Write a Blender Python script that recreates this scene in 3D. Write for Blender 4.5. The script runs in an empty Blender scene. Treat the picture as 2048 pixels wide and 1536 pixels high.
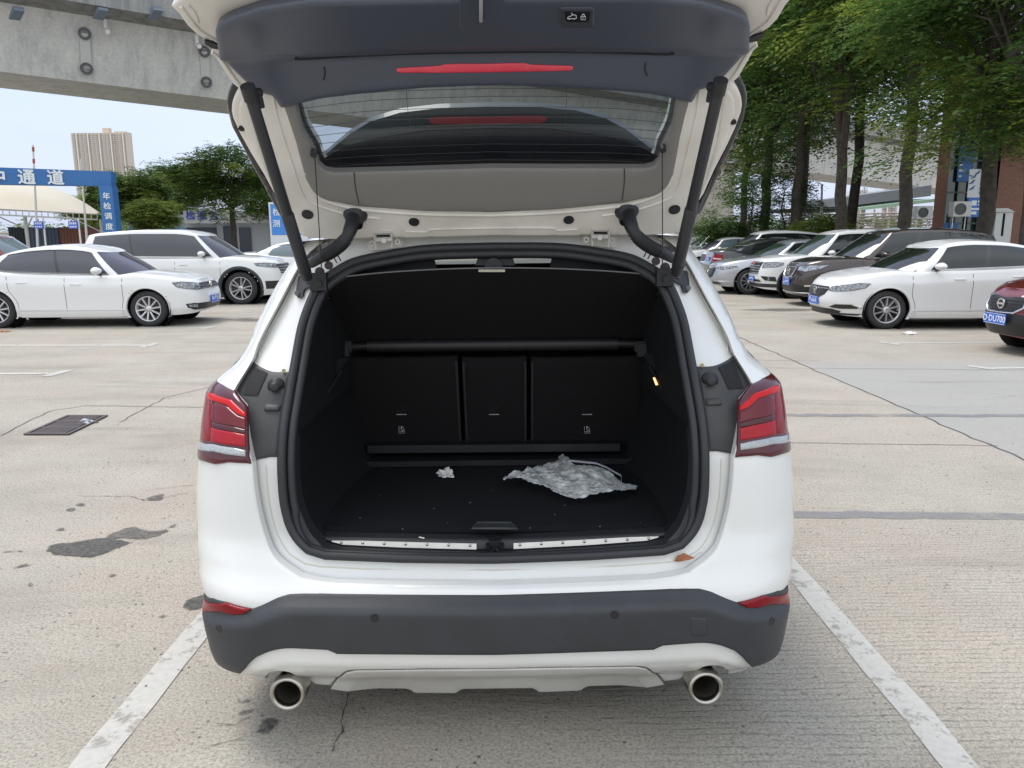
import bpy, bmesh, math, random
import numpy as np
from mathutils import Vector, Matrix
from mathutils.geometry import delaunay_2d_cdt
rad = math.radians
rng = np.random.default_rng(7)
random.seed(7)
S = bpy.context.scene
COL = S.collection

# ------------------------------------------------------------------ camera
TH, ROLL, FPX, CH = rad(10.95), rad(.3), 1540., 1.6
CP = np.array([0, 0, CH])
def basis(roll):
    F = np.array([0, math.cos(TH), -math.sin(TH)]); R0 = np.array([1., 0, 0]); U0 = np.array([0, math.sin(TH), math.cos(TH)])
    return F, R0*math.cos(roll)-U0*math.sin(roll), U0*math.cos(roll)+R0*math.sin(roll)
CF, CR, CU = basis(ROLL)
cam = bpy.data.cameras.new("camera"); co = bpy.data.objects.new("camera", cam); COL.objects.link(co)
cam.sensor_width = 36; cam.lens = 36*FPX/2048; cam.clip_start = .05; cam.clip_end = 3000
co.matrix_world = Matrix(((CR[0], CU[0], -CF[0], 0), (CR[1], CU[1], -CF[1], 0), (CR[2], CU[2], -CF[2], CH), (0, 0, 0, 1)))
S.camera = co
# ------------------------------------------------------------------ light
SUN_EL, SUN_AZ = rad(68), rad(-60)      # azimuth measured from +Y towards +X
W = bpy.data.worlds.new("World"); S.world = W; W.use_nodes = True
nt = W.node_tree; bg = nt.nodes["Background"]
sky = nt.nodes.new("ShaderNodeTexSky"); sky.sky_type = 'NISHITA'; sky.sun_disc = False
sky.sun_elevation = SUN_EL; sky.sun_rotation = SUN_AZ; sky.dust_density = 3.0; sky.air_density = 1.0; sky.ozone_density = 1.5
tc = nt.nodes.new("ShaderNodeTexCoord"); mp = nt.nodes.new("ShaderNodeMapping"); mp.inputs['Scale'].default_value = (1, 1, 3.5)
nz = nt.nodes.new("ShaderNodeTexNoise"); nz.inputs['Scale'].default_value = 2.2; nz.inputs['Detail'].default_value = 5
rp = nt.nodes.new("ShaderNodeValToRGB"); rp.color_ramp.elements[0].position = .3; rp.color_ramp.elements[1].position = .75
rp.color_ramp.elements[0].color = (.5, .5, .5, 1); rp.color_ramp.elements[1].color = (.95, .95, .95, 1)
mx = nt.nodes.new("ShaderNodeMix"); mx.data_type = 'RGBA'; mx.inputs[7].default_value = (4.85, 5.5, 7.1, 1)
# sky brightened overhead and behind the camera, and whitened there, as added fill light
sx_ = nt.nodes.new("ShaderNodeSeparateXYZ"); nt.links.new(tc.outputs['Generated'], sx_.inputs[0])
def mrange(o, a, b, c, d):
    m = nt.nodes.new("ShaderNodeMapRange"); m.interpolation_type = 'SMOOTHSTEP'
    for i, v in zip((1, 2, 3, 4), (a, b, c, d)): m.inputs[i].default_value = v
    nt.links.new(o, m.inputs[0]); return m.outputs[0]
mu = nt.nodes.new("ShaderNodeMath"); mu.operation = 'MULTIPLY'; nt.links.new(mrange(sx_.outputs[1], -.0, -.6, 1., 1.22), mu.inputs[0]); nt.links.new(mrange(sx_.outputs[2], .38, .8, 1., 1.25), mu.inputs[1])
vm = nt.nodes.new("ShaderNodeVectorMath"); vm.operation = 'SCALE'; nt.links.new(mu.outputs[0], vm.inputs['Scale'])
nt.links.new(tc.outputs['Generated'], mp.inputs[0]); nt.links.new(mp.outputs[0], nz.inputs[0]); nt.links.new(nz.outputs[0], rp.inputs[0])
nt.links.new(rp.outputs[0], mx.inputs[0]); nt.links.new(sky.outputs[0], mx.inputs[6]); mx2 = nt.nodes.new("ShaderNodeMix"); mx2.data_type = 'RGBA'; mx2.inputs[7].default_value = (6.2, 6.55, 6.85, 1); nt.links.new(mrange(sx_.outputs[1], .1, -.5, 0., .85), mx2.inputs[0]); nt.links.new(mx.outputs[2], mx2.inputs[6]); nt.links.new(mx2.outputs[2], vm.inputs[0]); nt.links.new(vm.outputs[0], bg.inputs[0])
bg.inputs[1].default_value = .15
sl = bpy.data.lights.new("sun", 'SUN'); sl.energy = 1.9; sl.angle = rad(24); sl.color = (1, .95, .88)
so = bpy.data.objects.new("sun", sl); COL.objects.link(so)
sd = Vector((math.sin(SUN_AZ)*math.cos(SUN_EL), math.cos(SUN_AZ)*math.cos(SUN_EL), math.sin(SUN_EL)))
so.rotation_euler = sd.to_track_quat('Z', 'Y').to_euler()
vs = S.view_settings; vs.view_transform = 'Standard'; vs.look = 'None'; vs.exposure = 0.22; vs.gamma = 1; vs.use_curve_mapping = False
S.render.engine = 'CYCLES'; S.cycles.max_bounces = 8; S.cycles.transparent_max_bounces = 12
try: S.cycles.use_denoising = True
except Exception: pass

# ------------------------------------------------------------------ rays
def ray(x, y, B=(CF, CR, CU)): return B[0]+B[1]*(x-1024)/FPX+B[2]*(768-y)/FPX
def G(x, y, z=0.):                      # point of the plane z seen at photo pixel x, y
    d = ray(x, y); return CP+d*((z-CH)/d[2])
def P(x, y, Y):                         # point at distance Y
    d = ray(x, y); return CP+d*(Y/d[1])

# ------------------------------------------------------------------ materials
def lin(c):
    if isinstance(c, str): c = [int(c[i:i+2], 16)/255 for i in (0, 2, 4)]
    return tuple(((v+.055)/1.055)**2.4 if v > .04045 else v/12.92 for v in c)
MATS = {}
def mat(name, col, rough=.5, metal=0., coat=0., spec=.5, trans=0., emit=0., noise=None, bump=None, alpha=None):
    if name in MATS: return MATS[name]
    m = bpy.data.materials.new(name); m.use_nodes = True; n = m.node_tree.nodes; l = m.node_tree.links; b = n["Principled BSDF"]
    c = lin(col) if isinstance(col, str) else tuple(col)
    b.inputs['Base Color'].default_value = (*c, 1); b.inputs['Roughness'].default_value = rough; b.inputs['Metallic'].default_value = metal
    b.inputs['Coat Weight'].default_value = coat; b.inputs['Coat Roughness'].default_value = .04
    b.inputs['Specular IOR Level'].default_value = spec; b.inputs['Transmission Weight'].default_value = trans
    if emit: b.inputs['Emission Color'].default_value = (*c, 1); b.inputs['Emission Strength'].default_value = emit
    if alpha is not None: b.inputs['Alpha'].default_value = alpha
    if noise:                            # (scale, amount, second colour)
        t = n.new("ShaderNodeTexCoord"); z = n.new("ShaderNodeTexNoise"); z.inputs['Scale'].default_value = noise[0]; z.inputs['Detail'].default_value = 6
        r = n.new("ShaderNodeValToRGB"); r.color_ramp.elements[0].position = .35; r.color_ramp.elements[1].position = .68
        c2 = lin(noise[2]) if len(noise) > 2 and isinstance(noise[2], str) else tuple(v*.6 for v in c)
        k = noise[1]; r.color_ramp.elements[0].color = (*[a*(1-k)+d*k for a, d in zip(c, c2)], 1); r.color_ramp.elements[1].color = (*c, 1)
        l.new(t.outputs['Object'], z.inputs[0]); l.new(z.outputs[0], r.inputs[0]); l.new(r.outputs[0], b.inputs['Base Color'])
    if bump:                             # (scale, strength)
        t = n.new("ShaderNodeTexCoord"); z = n.new("ShaderNodeTexNoise"); z.inputs['Scale'].default_value = bump[0]; z.inputs['Detail'].default_value = 4
        bp = n.new("ShaderNodeBump"); bp.inputs['Strength'].default_value = bump[1]; bp.inputs['Distance'].default_value = .01
        l.new(t.outputs['Object'], z.inputs[0]); l.new(z.outputs[0], bp.inputs['Height']); l.new(bp.outputs[0], b.inputs['Normal'])
    MATS[name] = m; return m
def tinted(name, tint, refl=1.0, rough=.0):          # thin tinted glass: transparent colour under a sharp reflection
    if name in MATS: return MATS[name]
    m = bpy.data.materials.new(name); m.use_nodes = True; n = m.node_tree.nodes; l = m.node_tree.links; n.remove(n["Principled BSDF"])
    o = n["Material Output"]; t = n.new("ShaderNodeBsdfTransparent"); t.inputs[0].default_value = (*tint, 1)
    g = n.new("ShaderNodeBsdfGlossy"); g.inputs[0].default_value = (refl, refl, refl, 1); g.inputs['Roughness'].default_value = rough
    f = n.new("ShaderNodeFresnel"); f.inputs[0].default_value = 1.5
    x = n.new("ShaderNodeMixShader"); l.new(f.outputs[0], x.inputs[0]); l.new(t.outputs[0], x.inputs[1]); l.new(g.outputs[0], x.inputs[2]); l.new(x.outputs[0], o.inputs[0])
    MATS[name] = m; return m
paint_white = mat("white_paint", (.735, .735, .715), .26, coat=.8, noise=(2.3, .22, "beb9ab"))
paint_white2 = mat("white_paint_parked", (.70, .70, .69), .3, coat=.8)
frame_white = mat("white_inner_paint", (.82, .795, .74), .38, coat=.4, noise=(5., .35, "a29c8e"))
black_plastic = mat("black_plastic", (.028, .030, .033), .5, noise=(9, .4, "3a3c42"), bump=(420, .12))
panel_plastic = mat("panel_plastic", (.070, .080, .108), .34, bump=(300, .06))
dark_inner = mat("dark_inner_panel", (.032, .033, .035), .55, noise=(14, .5, "4a4845"))
rubber = mat("rubber", (.022, .023, .026), .5)
carpet = mat("carpet", (.014, .0155, .017), .95, spec=.1, noise=(60, .5, "202226"), bump=(500, .5))
cloth = mat("seat_cloth", (.013, .0122, .0132), .9, spec=.15, bump=(300, .3))
trim_dark = mat("interior_trim", (.016, .016, .018), .6)
taupe = mat("taupe_trim", (.215, .208, .198), .6, bump=(200, .05))
chrome = mat("chrome", (.75, .75, .76), .12, metal=1)
satin = mat("satin_silver", (.52, .52, .51), .34, metal=.75, noise=(3, .2))
skid_silver = mat("skid_silver", (.62, .615, .59), .36, metal=.25, noise=(4, .3, "8f8b82"))
steel = mat("brushed_steel", (.55, .53, .49), .36, metal=1, noise=(30, .25))
red_lens = mat("red_lens", (.20, .001, .006), .2, coat=.25, spec=.2)
red_bright = mat("bright_red_lens", (.52, .006, .004), .25, coat=.2, spec=.2)
smoke_lens = mat("smoked_lens", (.06, .006, .008), .15, coat=.4, spec=.3)
maroon_lens = mat("maroon_lens", (.075, .006, .012), .15, coat=.5, spec=.3)
clear_lens = mat("clear_lens", (.42, .44, .45), .18, coat=1, noise=(160, .5, "6a6f72"))
tyre_m = mat("tyre_rubber", (.025, .025, .026), .8, bump=(90, .3))
alloy = mat("alloy", (.56, .56, .57), .28, metal=.8)
dark_alloy = mat("dark_alloy", (.05, .05, .055), .35, metal=.6)
black_gloss = mat("black_gloss", (.012, .012, .013), .12, coat=.6)
under_m = mat("underbody", (.012, .012, .013), .9, spec=.1)
car_glass = mat("dark_car_glass", (.010, .013, .014), .04, spec=.7)
car_glass2 = mat("grey_car_glass", (.030, .034, .042), .05, spec=.8)
plate_blue = mat("plate_blue", (.03, .13, .55), .4)
plate_white = mat("plate_white", (.75, .78, .82), .4)
lamp_glass = mat("lamp_glass", (.34, .36, .38), .08, coat=1, noise=(26, .9, "2c3036"))

# ------------------------------------------------------------------ mesh helpers
def link(name, me, parent=None):
    o = bpy.data.objects.new(name, me); COL.objects.link(o)
    if parent is not None: o.parent = parent
    return o
def thing(name, label, cat, loc=(0, 0, 0), rz=0., group=None):
    o = bpy.data.objects.new(name, None); COL.objects.link(o); o.location = loc; o.rotation_euler = (0, 0, rz)
    o.empty_display_size = .2; o['label'] = label; o['category'] = cat
    if group: o['group'] = group
    return o
def tag(o, label=None, cat=None, group=None, kind=None):
    for k, v in (('label', label), ('category', cat), ('group', group), ('kind', kind)):
        if v: o[k] = v
    return o
def mk(name, v, f, m, parent=None, smooth=False, label=None):
    me = bpy.data.meshes.new(name); v = [tuple(map(float, p)) for p in v]
    me.from_pydata(v, [], [tuple(map(int, q)) for q in f]); me.validate()
    me.materials.append(m)
    if smooth: me.shade_smooth()
    me.update(); o = link(name, me, parent)
    if label: o['label'] = label
    return o
class MB:
    def __init__(s): s.v = []; s.f = []; s.sm = []
    def add(s, v, f, smooth=False):
        n = len(s.v); s.v += [tuple(map(float, p)) for p in v]; s.f += [tuple(int(i)+n for i in q) for q in f]; s.sm += [smooth]*len(f)
    def box(s, a, b, bev=0.):
        x0, y0, z0 = [min(p, q) for p, q in zip(a, b)]; x1, y1, z1 = [max(p, q) for p, q in zip(a, b)]
        s.add([(x0, y0, z0), (x1, y0, z0), (x1, y1, z0), (x0, y1, z0), (x0, y0, z1), (x1, y0, z1), (x1, y1, z1), (x0, y1, z1)],
              [(3, 2, 1, 0), (4, 5, 6, 7), (0, 1, 5, 4), (1, 2, 6, 5), (2, 3, 7, 6), (3, 0, 4, 7)])
    def hexa(s, p): s.add(p, [(3, 2, 1, 0), (4, 5, 6, 7), (0, 1, 5, 4), (1, 2, 6, 5), (2, 3, 7, 6), (3, 0, 4, 7)])
    def tube(s, pts, r, n=10, cap=True, flat=1.):
        pts = [np.array(p, float) for p in pts]; rs = r if hasattr(r, '__len__') else [r]*len(pts); rings = []; up = None
        for i, p in enumerate(pts):
            t = pts[min(i+1, len(pts)-1)]-pts[max(i-1, 0)]; t = t/(np.linalg.norm(t)+1e-9)
            if up is None: up = np.cross(t, [0, 0, 1.]) if abs(t[2]) < .9 else np.cross(t, [0, 1., 0])
            up = up-t*np.dot(up, t); up /= np.linalg.norm(up)+1e-9; w = np.cross(t, up)
            rings.append([p+(up*math.cos(a)+w*math.sin(a)*flat)*rs[i] for a in np.linspace(0, 2*math.pi, n, endpoint=False)])
        v = [q for ri in rings for q in ri]
        f = [(i*n+j, i*n+(j+1) % n, (i+1)*n+(j+1) % n, (i+1)*n+j) for i in range(len(pts)-1) for j in range(n)]
        s.add(v, f, True)
        if cap: s.add(rings[0], [tuple(range(n))[::-1]]); s.add(rings[-1], [tuple(range(n))])
    def disc(s, c, ax, r, d, n=20, inner=0.):         # a disc or ring of thickness d along ax
        c = np.array(c, float); ax = np.array(ax, float); ax /= np.linalg.norm(ax)
        u = np.cross(ax, [0, 0, 1.]) if abs(ax[2]) < .9 else np.cross(ax, [0, 1., 0]); u /= np.linalg.norm(u); w = np.cross(ax, u)
        A = np.linspace(0, 2*math.pi, n, endpoint=False); ring = lambda R, h: [c+ax*h+(u*math.cos(a)+w*math.sin(a))*R for a in A]
        if inner <= 0:
            s.add(ring(r, 0)+ring(r, d), [(j, (j+1) % n, n+(j+1) % n, n+j) for j in range(n)], True)
            s.add(ring(r, d), [tuple(range(n))]); s.add(ring(r, 0), [tuple(range(n))[::-1]])
        else:
            R = [ring(r, 0), ring(r, d), ring(inner, d), ring(inner, 0)]
            for k in range(4): s.add(R[k]+R[(k+1) % 4], [(j, (j+1) % n, n+(j+1) % n, n+j) for j in range(n)], k in (0, 2))
    def lathe(s, prof, c, ax, n=32, sm=True):         # prof: (radius, along axis)
        c = np.array(c, float); ax = np.array(ax, float); ax /= np.linalg.norm(ax)
        u = np.cross(ax, [0, 0, 1.]) if abs(ax[2]) < .9 else np.cross(ax, [0, 1., 0]); u /= np.linalg.norm(u); w = np.cross(ax, u)
        A = np.linspace(0, 2*math.pi, n, endpoint=False)
        v = [c+ax*h+(u*math.cos(a)+w*math.sin(a))*r for r, h in prof for a in A]
        s.add(v, [(i*n+j, i*n+(j+1) % n, (i+1)*n+(j+1) % n, (i+1)*n+j) for i in range(len(prof)-1) for j in range(n)], sm)
    def build(s, name, m, parent=None, label=None, fn=None):
        me = bpy.data.meshes.new(name); v = [fn(p) for p in s.v] if fn else s.v
        me.from_pydata([tuple(map(float, p)) for p in v], [], s.f); me.materials.append(m)
        me.polygons.foreach_set('use_smooth', s.sm); me.update(); o = link(name, me, parent)
        if label: o['label'] = label
        return o
def inside(pts, poly):
    pts = np.asarray(pts); poly = np.asarray(poly); x, y = pts[:, 0], pts[:, 1]; r = np.zeros(len(pts), bool)
    x0, y0 = poly[:, 0], poly[:, 1]; x1, y1 = np.roll(x0, -1), np.roll(y0, -1)
    for a, b, c, d in zip(x0, y0, x1, y1):
        if b == d: continue
        k = ((b > y) != (d > y)) & (x < (c-a)*(y-b)/(d-b)+a); r ^= k
    return r
def pdist(pts, poly):                                 # distance from points to a closed polyline
    pts = np.asarray(pts); a = np.asarray(poly); b = np.roll(a, -1, axis=0); d = b-a; L = (d**2).sum(1)+1e-12
    out = np.full(len(pts), 1e9)
    for i in range(len(a)):
        t = np.clip(((pts-a[i])@d[i])/L[i], 0, 1); q = a[i]+t[:, None]*d[i]; out = np.minimum(out, np.hypot(*(pts-q).T))
    return out
def dense(poly, h, closed=True):
    out = []; n = len(poly)
    for i in range(n if closed else n-1):
        a = np.array(poly[i], float); b = np.array(poly[(i+1) % n], float); k = max(1, int(math.ceil(np.linalg.norm(b-a)/h)))
        out += [a+(b-a)*j/k for j in range(k)]
    if not closed: out.append(np.array(poly[-1], float))
    return out
def crv(p, k=5):                                      # open Catmull-Rom through p
    p = [np.array(q, float) for q in p]; q = [2*p[0]-p[1]]+p+[2*p[-1]-p[-2]]; o = []
    for i in range(1, len(q)-2):
        for j in range(k):
            t = j/k; a, b, c, d = q[i-1:i+3]
            o.append(.5*((2*b)+(c-a)*t+(2*a-5*b+4*c-d)*t*t+(3*b-a-3*c+d)*t**3))
    return o+[p[-1]]
def patch(name, outline, fn, h, m, parent, holes=(), flange=None, rnd=None, smooth=True, label=None, hole_flange=True):
    """A sheet filling outline (2D) bent onto fn(a, b) -> 3D, its rim turned back by flange. rnd=(radius, depth vector) rounds the rim."""
    loops = [dense(outline, h)]+[dense(q, h) for q in holes]
    V, E = [], []
    for L in loops:
        n = len(V); V += L; E += [(n+i, n+(i+1) % len(L)) for i in range(len(L))]
    nb = len(V); o = np.array(loops[0]); lo, hi = o.min(0), o.max(0)
    gx, gy = np.meshgrid(np.arange(lo[0]+h*.5, hi[0], h), np.arange(lo[1]+h*.5, hi[1], h)); g = np.c_[gx.ravel(), gy.ravel()]
    def keep(g, dm):
        if not len(g): return g
        k = inside(g, loops[0]); 
        for q in loops[1:]: k &= ~inside(g, q)
        g = g[k]
        for q in loops:
            if len(g): g = g[pdist(g, q) > dm]
        return g
    if rnd:
        ex = []
        for q in loops:
            q = np.array(q); t = np.roll(q, -1, 0)-np.roll(q, 1, 0); t /= np.linalg.norm(t, axis=1)[:, None]+1e-9; nn = np.c_[-t[:, 1], t[:, 0]]
            for s in (-1, 1):
                for r in (.18, .45, .9): 
                    k = q+nn*s*rnd[0]*r; k = k[pdist(k, q) > rnd[0]*r*.8] if len(k) else k; ex.append(keep(k, rnd[0]*r*.5))
        g = keep(g, rnd[0]*1.1); g = np.vstack([g]+[e for e in ex if len(e)])
    else: g = keep(g, h*.45)
    V = [Vector((p[0], p[1])) for p in V]+[Vector((p[0], p[1])) for p in g]
    r = delaunay_2d_cdt(V, E, [], 1, 1e-6)
    v2 = np.array([(p.x, p.y) for p in r[0]]); fs = [tuple(f) for f in r[2]]
    if holes:
        cc = np.array([v2[list(f)].mean(0) for f in fs]); kk = inside(cc, loops[0])
        for q in loops[1:]: kk &= ~inside(cc, q)
        fs = [f for f, k in zip(fs, kk) if k]
    v3 = np.array([fn(a, b) for a, b in v2])
    if rnd:
        d = np.min([pdist(v2, q) for q in loops], axis=0); u = 1-np.clip(d/rnd[0], 0, 1); v3 = v3+np.array(rnd[1])[None, :]*(1-np.sqrt(1-u*u*.96))[:, None]
    M = MB(); 
    p = v2[list(fs[0])]; 
    M.add(v3, fs, smooth)
    if flange is not None:
        cnt = {}
        for f in fs:
            for a, b in zip(f, f[1:]+f[:1]): cnt[(a, b)] = 1
        be = [(a, b) for a, b in cnt if (b, a) not in cnt]; idx = {}; vv = []; ff = []
        for a, b in be:
            for q in (a, b):
                if q not in idx: idx[q] = len(vv); vv += [v3[q], v3[q]+np.array(flange)]
            ff.append((idx[b], idx[a], idx[a]+1, idx[b]+1))
        M.add(vv, ff, smooth)
    ob = M.build(name, m, parent, label)
    return ob
def text(s, size, depth=.002, font=None):
    c = bpy.data.curves.new("t", 'FONT'); c.body = s; c.size = size; c.align_x = 'CENTER'; c.align_y = 'CENTER'; c.extrude = depth; c.resolution_u = 3
    o = bpy.data.objects.new("t", c); COL.objects.link(o); dg = bpy.context.evaluated_depsgraph_get(); dg.update()
    e = o.evaluated_get(dg); me = e.to_mesh(); v = [tuple(p.co) for p in me.vertices]; f = [tuple(p.vertices) for p in me.polygons]
    e.to_mesh_clear(); bpy.data.objects.remove(o); bpy.data.curves.remove(c)
    return v, f
def text_on(mb, s, size, org, ux, uy, depth=.002, bold=0.):
    v, f = text(s, size, depth); ux = np.array(ux, float); uy = np.array(uy, float); n = np.cross(ux, uy); org = np.array(org, float)
    offs = [(0, 0)] if not bold else [(bold*size*i, bold*size*j) for i, j in ((-1, 0), (1, 0), (0, 1), (0, -1))]
    for k, (a, b) in enumerate(offs): mb.add([org+ux*(p[0]+a)+uy*(p[1]+b)+n*(p[2]+k*.0004) for p in v], f)
def interp(t):
    xs = [a for a, _ in t]; ys = [b for _, b in t]
    m = [0]*len(xs); d = [(ys[i+1]-ys[i])/(xs[i+1]-xs[i]) for i in range(len(xs)-1)]
    for i in range(1, len(xs)-1): m[i] = 0 if d[i-1]*d[i] <= 0 else 2*d[i-1]*d[i]/(d[i-1]+d[i])
    m[0], m[-1] = d[0], d[-1]
    def f(x):
        if x <= xs[0]: return ys[0]
        if x >= xs[-1]: return ys[-1]
        i = int(np.searchsorted(xs, x, side='right'))-1; h = xs[i+1]-xs[i]; t = (x-xs[i])/h
        return ys[i]*(1+2*t)*(1-t)**2+m[i]*h*t*(1-t)**2+ys[i+1]*t*t*(3-2*t)+m[i+1]*h*t*t*(t-1)
    return f

# ================================================================== THE OPEN CAR
B75 = basis(rad(.75)); TM = np.array([CR, CU, CF]).T @ np.array([B75[1], B75[2], B75[0]])
XC = -.06
def T(p): return CP+TM@(np.array(p, float)-CP)
CARLOC = T((XC, 3.0, 0)); CARLOC[2] = 0
def K(p): return T(p)-CARLOC
car = thing('crossover_car', 'white crossover car seen from behind with its tailgate raised over an empty black boot', 'car', CARLOC)
def cray(x, y): return ray(x, y, B75)
yc_t = interp([(.0, 2.30), (.22, 2.215), (.27, 2.16), (.33, 2.125), (.5, 2.12), (.555, 2.13), (.575, 2.15), (.62, 2.17), (.7, 2.20), (.9, 2.215), (1.0, 2.24), (1.1, 2.30), (1.3, 2.43), (1.5, 2.55), (1.6, 2.63), (1.75, 2.75)])
# silhouette of the left side, photo pixels -> half width as a function of height
SIL = [(500, 1352), (487, 1345), (460, 1330), (440, 1310), (425, 1280), (412, 1230), (404, 1190), (393, 1130), (388, 1060), (387, 1000), (389, 950), (391, 914), (393, 895), (399, 865), (404, 817), (409, 785), (436, 752), (469, 724), (493, 685), (504, 656), (528, 607), (555, 558), (586, 511), (612, 478), (650, 470)]
def solve(d, fY, lo=1.5, hi=4.):
    def g(Y):
        p = CP+d*(Y/d[1]); return Y-fY(p[0]-XC, p[2])
    Y = lo; s = .01; a = g(lo)
    while Y < hi:
        b = g(Y+s)
        if a <= 0 < b: break
        Y += s; a = b
    l, h = Y, Y+s
    for _ in range(30):
        m = (l+h)/2
        if g(m) > 0: h = m
        else: l = m
    return CP+d*(l/d[1])
wt = []
for a, b in SIL:
    p = solve(cray(a, b), lambda x, z: yc_t(z)+.19); wt.append((p[2], abs(p[0]-XC)))
wt.sort(); wl = [wt[0]]
for z, w in wt[1:]:
    if z > wl[-1][0]+.006: wl.append((z, w))
WZ = interp(wl)
def Yr(x, z):
    w = WZ(z); ax = abs(x); u = min(max((ax-(w-.26))/.26, 0), .9995)
    return yc_t(z)+.035*(ax/w)**2+.21*(1-math.sqrt(1-u*u))
def L(px, py, off=0.):
    p = solve(cray(px, py), lambda x, z: Yr(x, z)+off); return np.array([p[0]-XC, p[2]])
def FR(off): return lambda x, z: K((XC+x, Yr(x, z)+off, z))
def LL(pts, off=0.): return [L(a, b, off) for a, b in pts]
def mirror(p): return [np.array([-q[0], q[1]]) for q in p]
def full(left): return list(left)+mirror(left)[::-1]          # left half from one centre point to the other, made whole
def ZS(px, py): return solve(cray(px, py), lambda x, z: yc_t(z)+.19)[2]
def NR(x, z):
    e = .004; return dirv(np.array([(Yr(x+e, z)-Yr(x-e, z))/(2*e), -1, (Yr(x, z+e)-Yr(x, z-e))/(2*e)])/math.sqrt(1+((Yr(x+e, z)-Yr(x-e, z))/(2*e))**2+((Yr(x, z+e)-Yr(x, z-e))/(2*e))**2))
def dirv(d): return TM@np.array(d, float)
def both(name, outline, fn, h, m, parent, **k):
    r = []
    for s in (1, -1):
        o = outline if s == 1 else mirror(outline)
        r.append(patch(name, o, fn, h, m, parent, **k))
    return r
def sil(z0, z1, n=26): return [np.array([-WZ(z)*.9992, z]) for z in np.linspace(z0, z1, n)]
RIM = (0, .02, 0)

# ---- outer skin around the opening, down to the cladding
seam = LL([(985, 1172), (820, 1171), (672, 1168), (630, 1163)], 0)+crv(LL([(600, 1156), (560, 1128), (538, 1098), (522, 1050), (510, 990), (504, 928)]), 4)+LL([(490, 860), (487, 815), (464, 786), (503, 721)])+crv(LL([(505, 716), (515, 688), (536, 646), (555, 611), (575, 573), (592, 541), (612, 511), (640, 486)]), 3)
seam[0][0] = 0; 
cl_top = LL([(985, 1192), (735, 1191), (610, 1190)])+crv(LL([(579, 1191), (554, 1198), (529, 1209), (504, 1217)]), 3)
zt = seam[-1][1]
sk = seam+[np.array([seam[-1][0], 1.603])]+sil(1.600, .50, 60)+[np.array([-.70, .50]), np.array([0, .53])]
skl = [p for p in sk]
body = patch('body', full(skl[::-1])[::-1] if False else full(skl), FR(0), .026, paint_white, car, flange=(0, .035, 0), rnd=(.014, (0, .007, 0)))
# ---- gutter between skin and seal
seal_in = LL([(985, 1112), (800, 1107), (680, 1101)], .05)+crv(LL([(646, 1092), (620, 1062), (600, 1015), (591, 960), (591, 880), (599, 792), (613, 714), (624, 640), (637, 578)], .05), 4)+crv(LL([(660, 553), (706, 538), (800, 521), (985, 514)], .05), 4)
seal_in[0][0] = 0; seal_in[-1][0] = 0
go = [np.array([p[0]*1.018-.006, p[1]-.02 if p[1] < .8 else p[1]]) for p in seam]
go = go+[np.array([go[-1][0], 1.600]), np.array([0, 1.602])]
patch('gutter_channel', full(go), FR(.05), .024, paint_white, car, holes=[full(seal_in)[:-1]])
# a raised weld ridge along the pillar channel, and the sill groove
for s in (1, -1):
    for pts, of, r, nm in ((([(510, 717), (514, 700), (516, 683), (536, 646), (555, 612), (575, 573), (592, 541), (614, 509), (635, 492), (655, 486)]), .046, .0035, 'weld_ridge'), (([(518, 713), (522, 690), (545, 646), (565, 610), (585, 571), (602, 541)]), .049, .0022, 'weld_ridge')):
        q = crv(LL(pts, of), 4); M = MB(); M.tube([K((XC+s*p[0], Yr(*p)+of, p[1])) for p in q], r, 6); M.build(nm, paint_white if of < .048 else frame_white, car)
q = LL([(985, 1141), (735, 1139), (640, 1134)], .05)+crv(LL([(610, 1128), (575, 1103), (552, 1060), (538, 1000), (532, 930)], .05), 5)
q[0][0] = 0
for s in (1, -1):
    M = MB(); M.tube([K((XC+s*p[0], Yr(*p)+.052, p[1])) for p in q], .0035, 6); M.build('sill_bead', mat("sealant", (.62, .60, .50), .5), car)
# dark panels either side, inboard of the lamps
dk = LL([(503, 719)], .045)+crv(LL([(505, 723), (520, 734), (545, 744), (579, 744)], .045), 3)+LL([(568, 800), (560, 860), (557, 914)], .045)+LL([(540, 914), (515, 919), (503, 928), (496, 860), (490, 815), (466, 783)], .045)
dp = both('pillar_panel', dk, FR(.040), .02, dark_inner, car, flange=(0, .02, 0), rnd=(.012, (0, .006, 0)))
def pos(px, py, off, s=1):
    p = L(px, py, off); return K((XC+s*p[0], Yr(*p)+off, p[1])), np.array([XC+s*p[0], Yr(*p)+off, p[1]])
def dirv(d): return TM@np.array(d, float)
for s, pp in ((1, dp[0]), (-1, dp[1])):
    pit = LL([(508, 732), (536, 745), (515, 790), (486, 788)], .04)
    patch('lamp_recess', pit if s == 1 else mirror(pit), FR(.036), .02, mat("recess_black", (.008, .008, .009), .8), pp)
    c, _ = pos(551, 773, .034, s); M = MB(); M.lathe([(.028, .012), (.026, 0), (.016, -.002), (.014, -.018), (.009, -.020), (.0, -.020)], c, dirv((0, 1, 0)), 18); M.build('bump_stop', rubber, pp)
    st = LL([(530, 808), (562, 808), (560, 822), (528, 822)], .04)
    patch('pressed_step', st if s == 1 else mirror(st), FR(.030), .01, dark_inner, pp, flange=(0, .015, 0), rnd=(.008, (0, .012, 0)))
    M = MB(); c, _ = pos(568, 741, .036, s); M.disc(c, dirv((0, -1, 0)), .006, .005, 10); M.build('plug', mat("brass", (.4, .35, .12), .4), pp)
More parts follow.
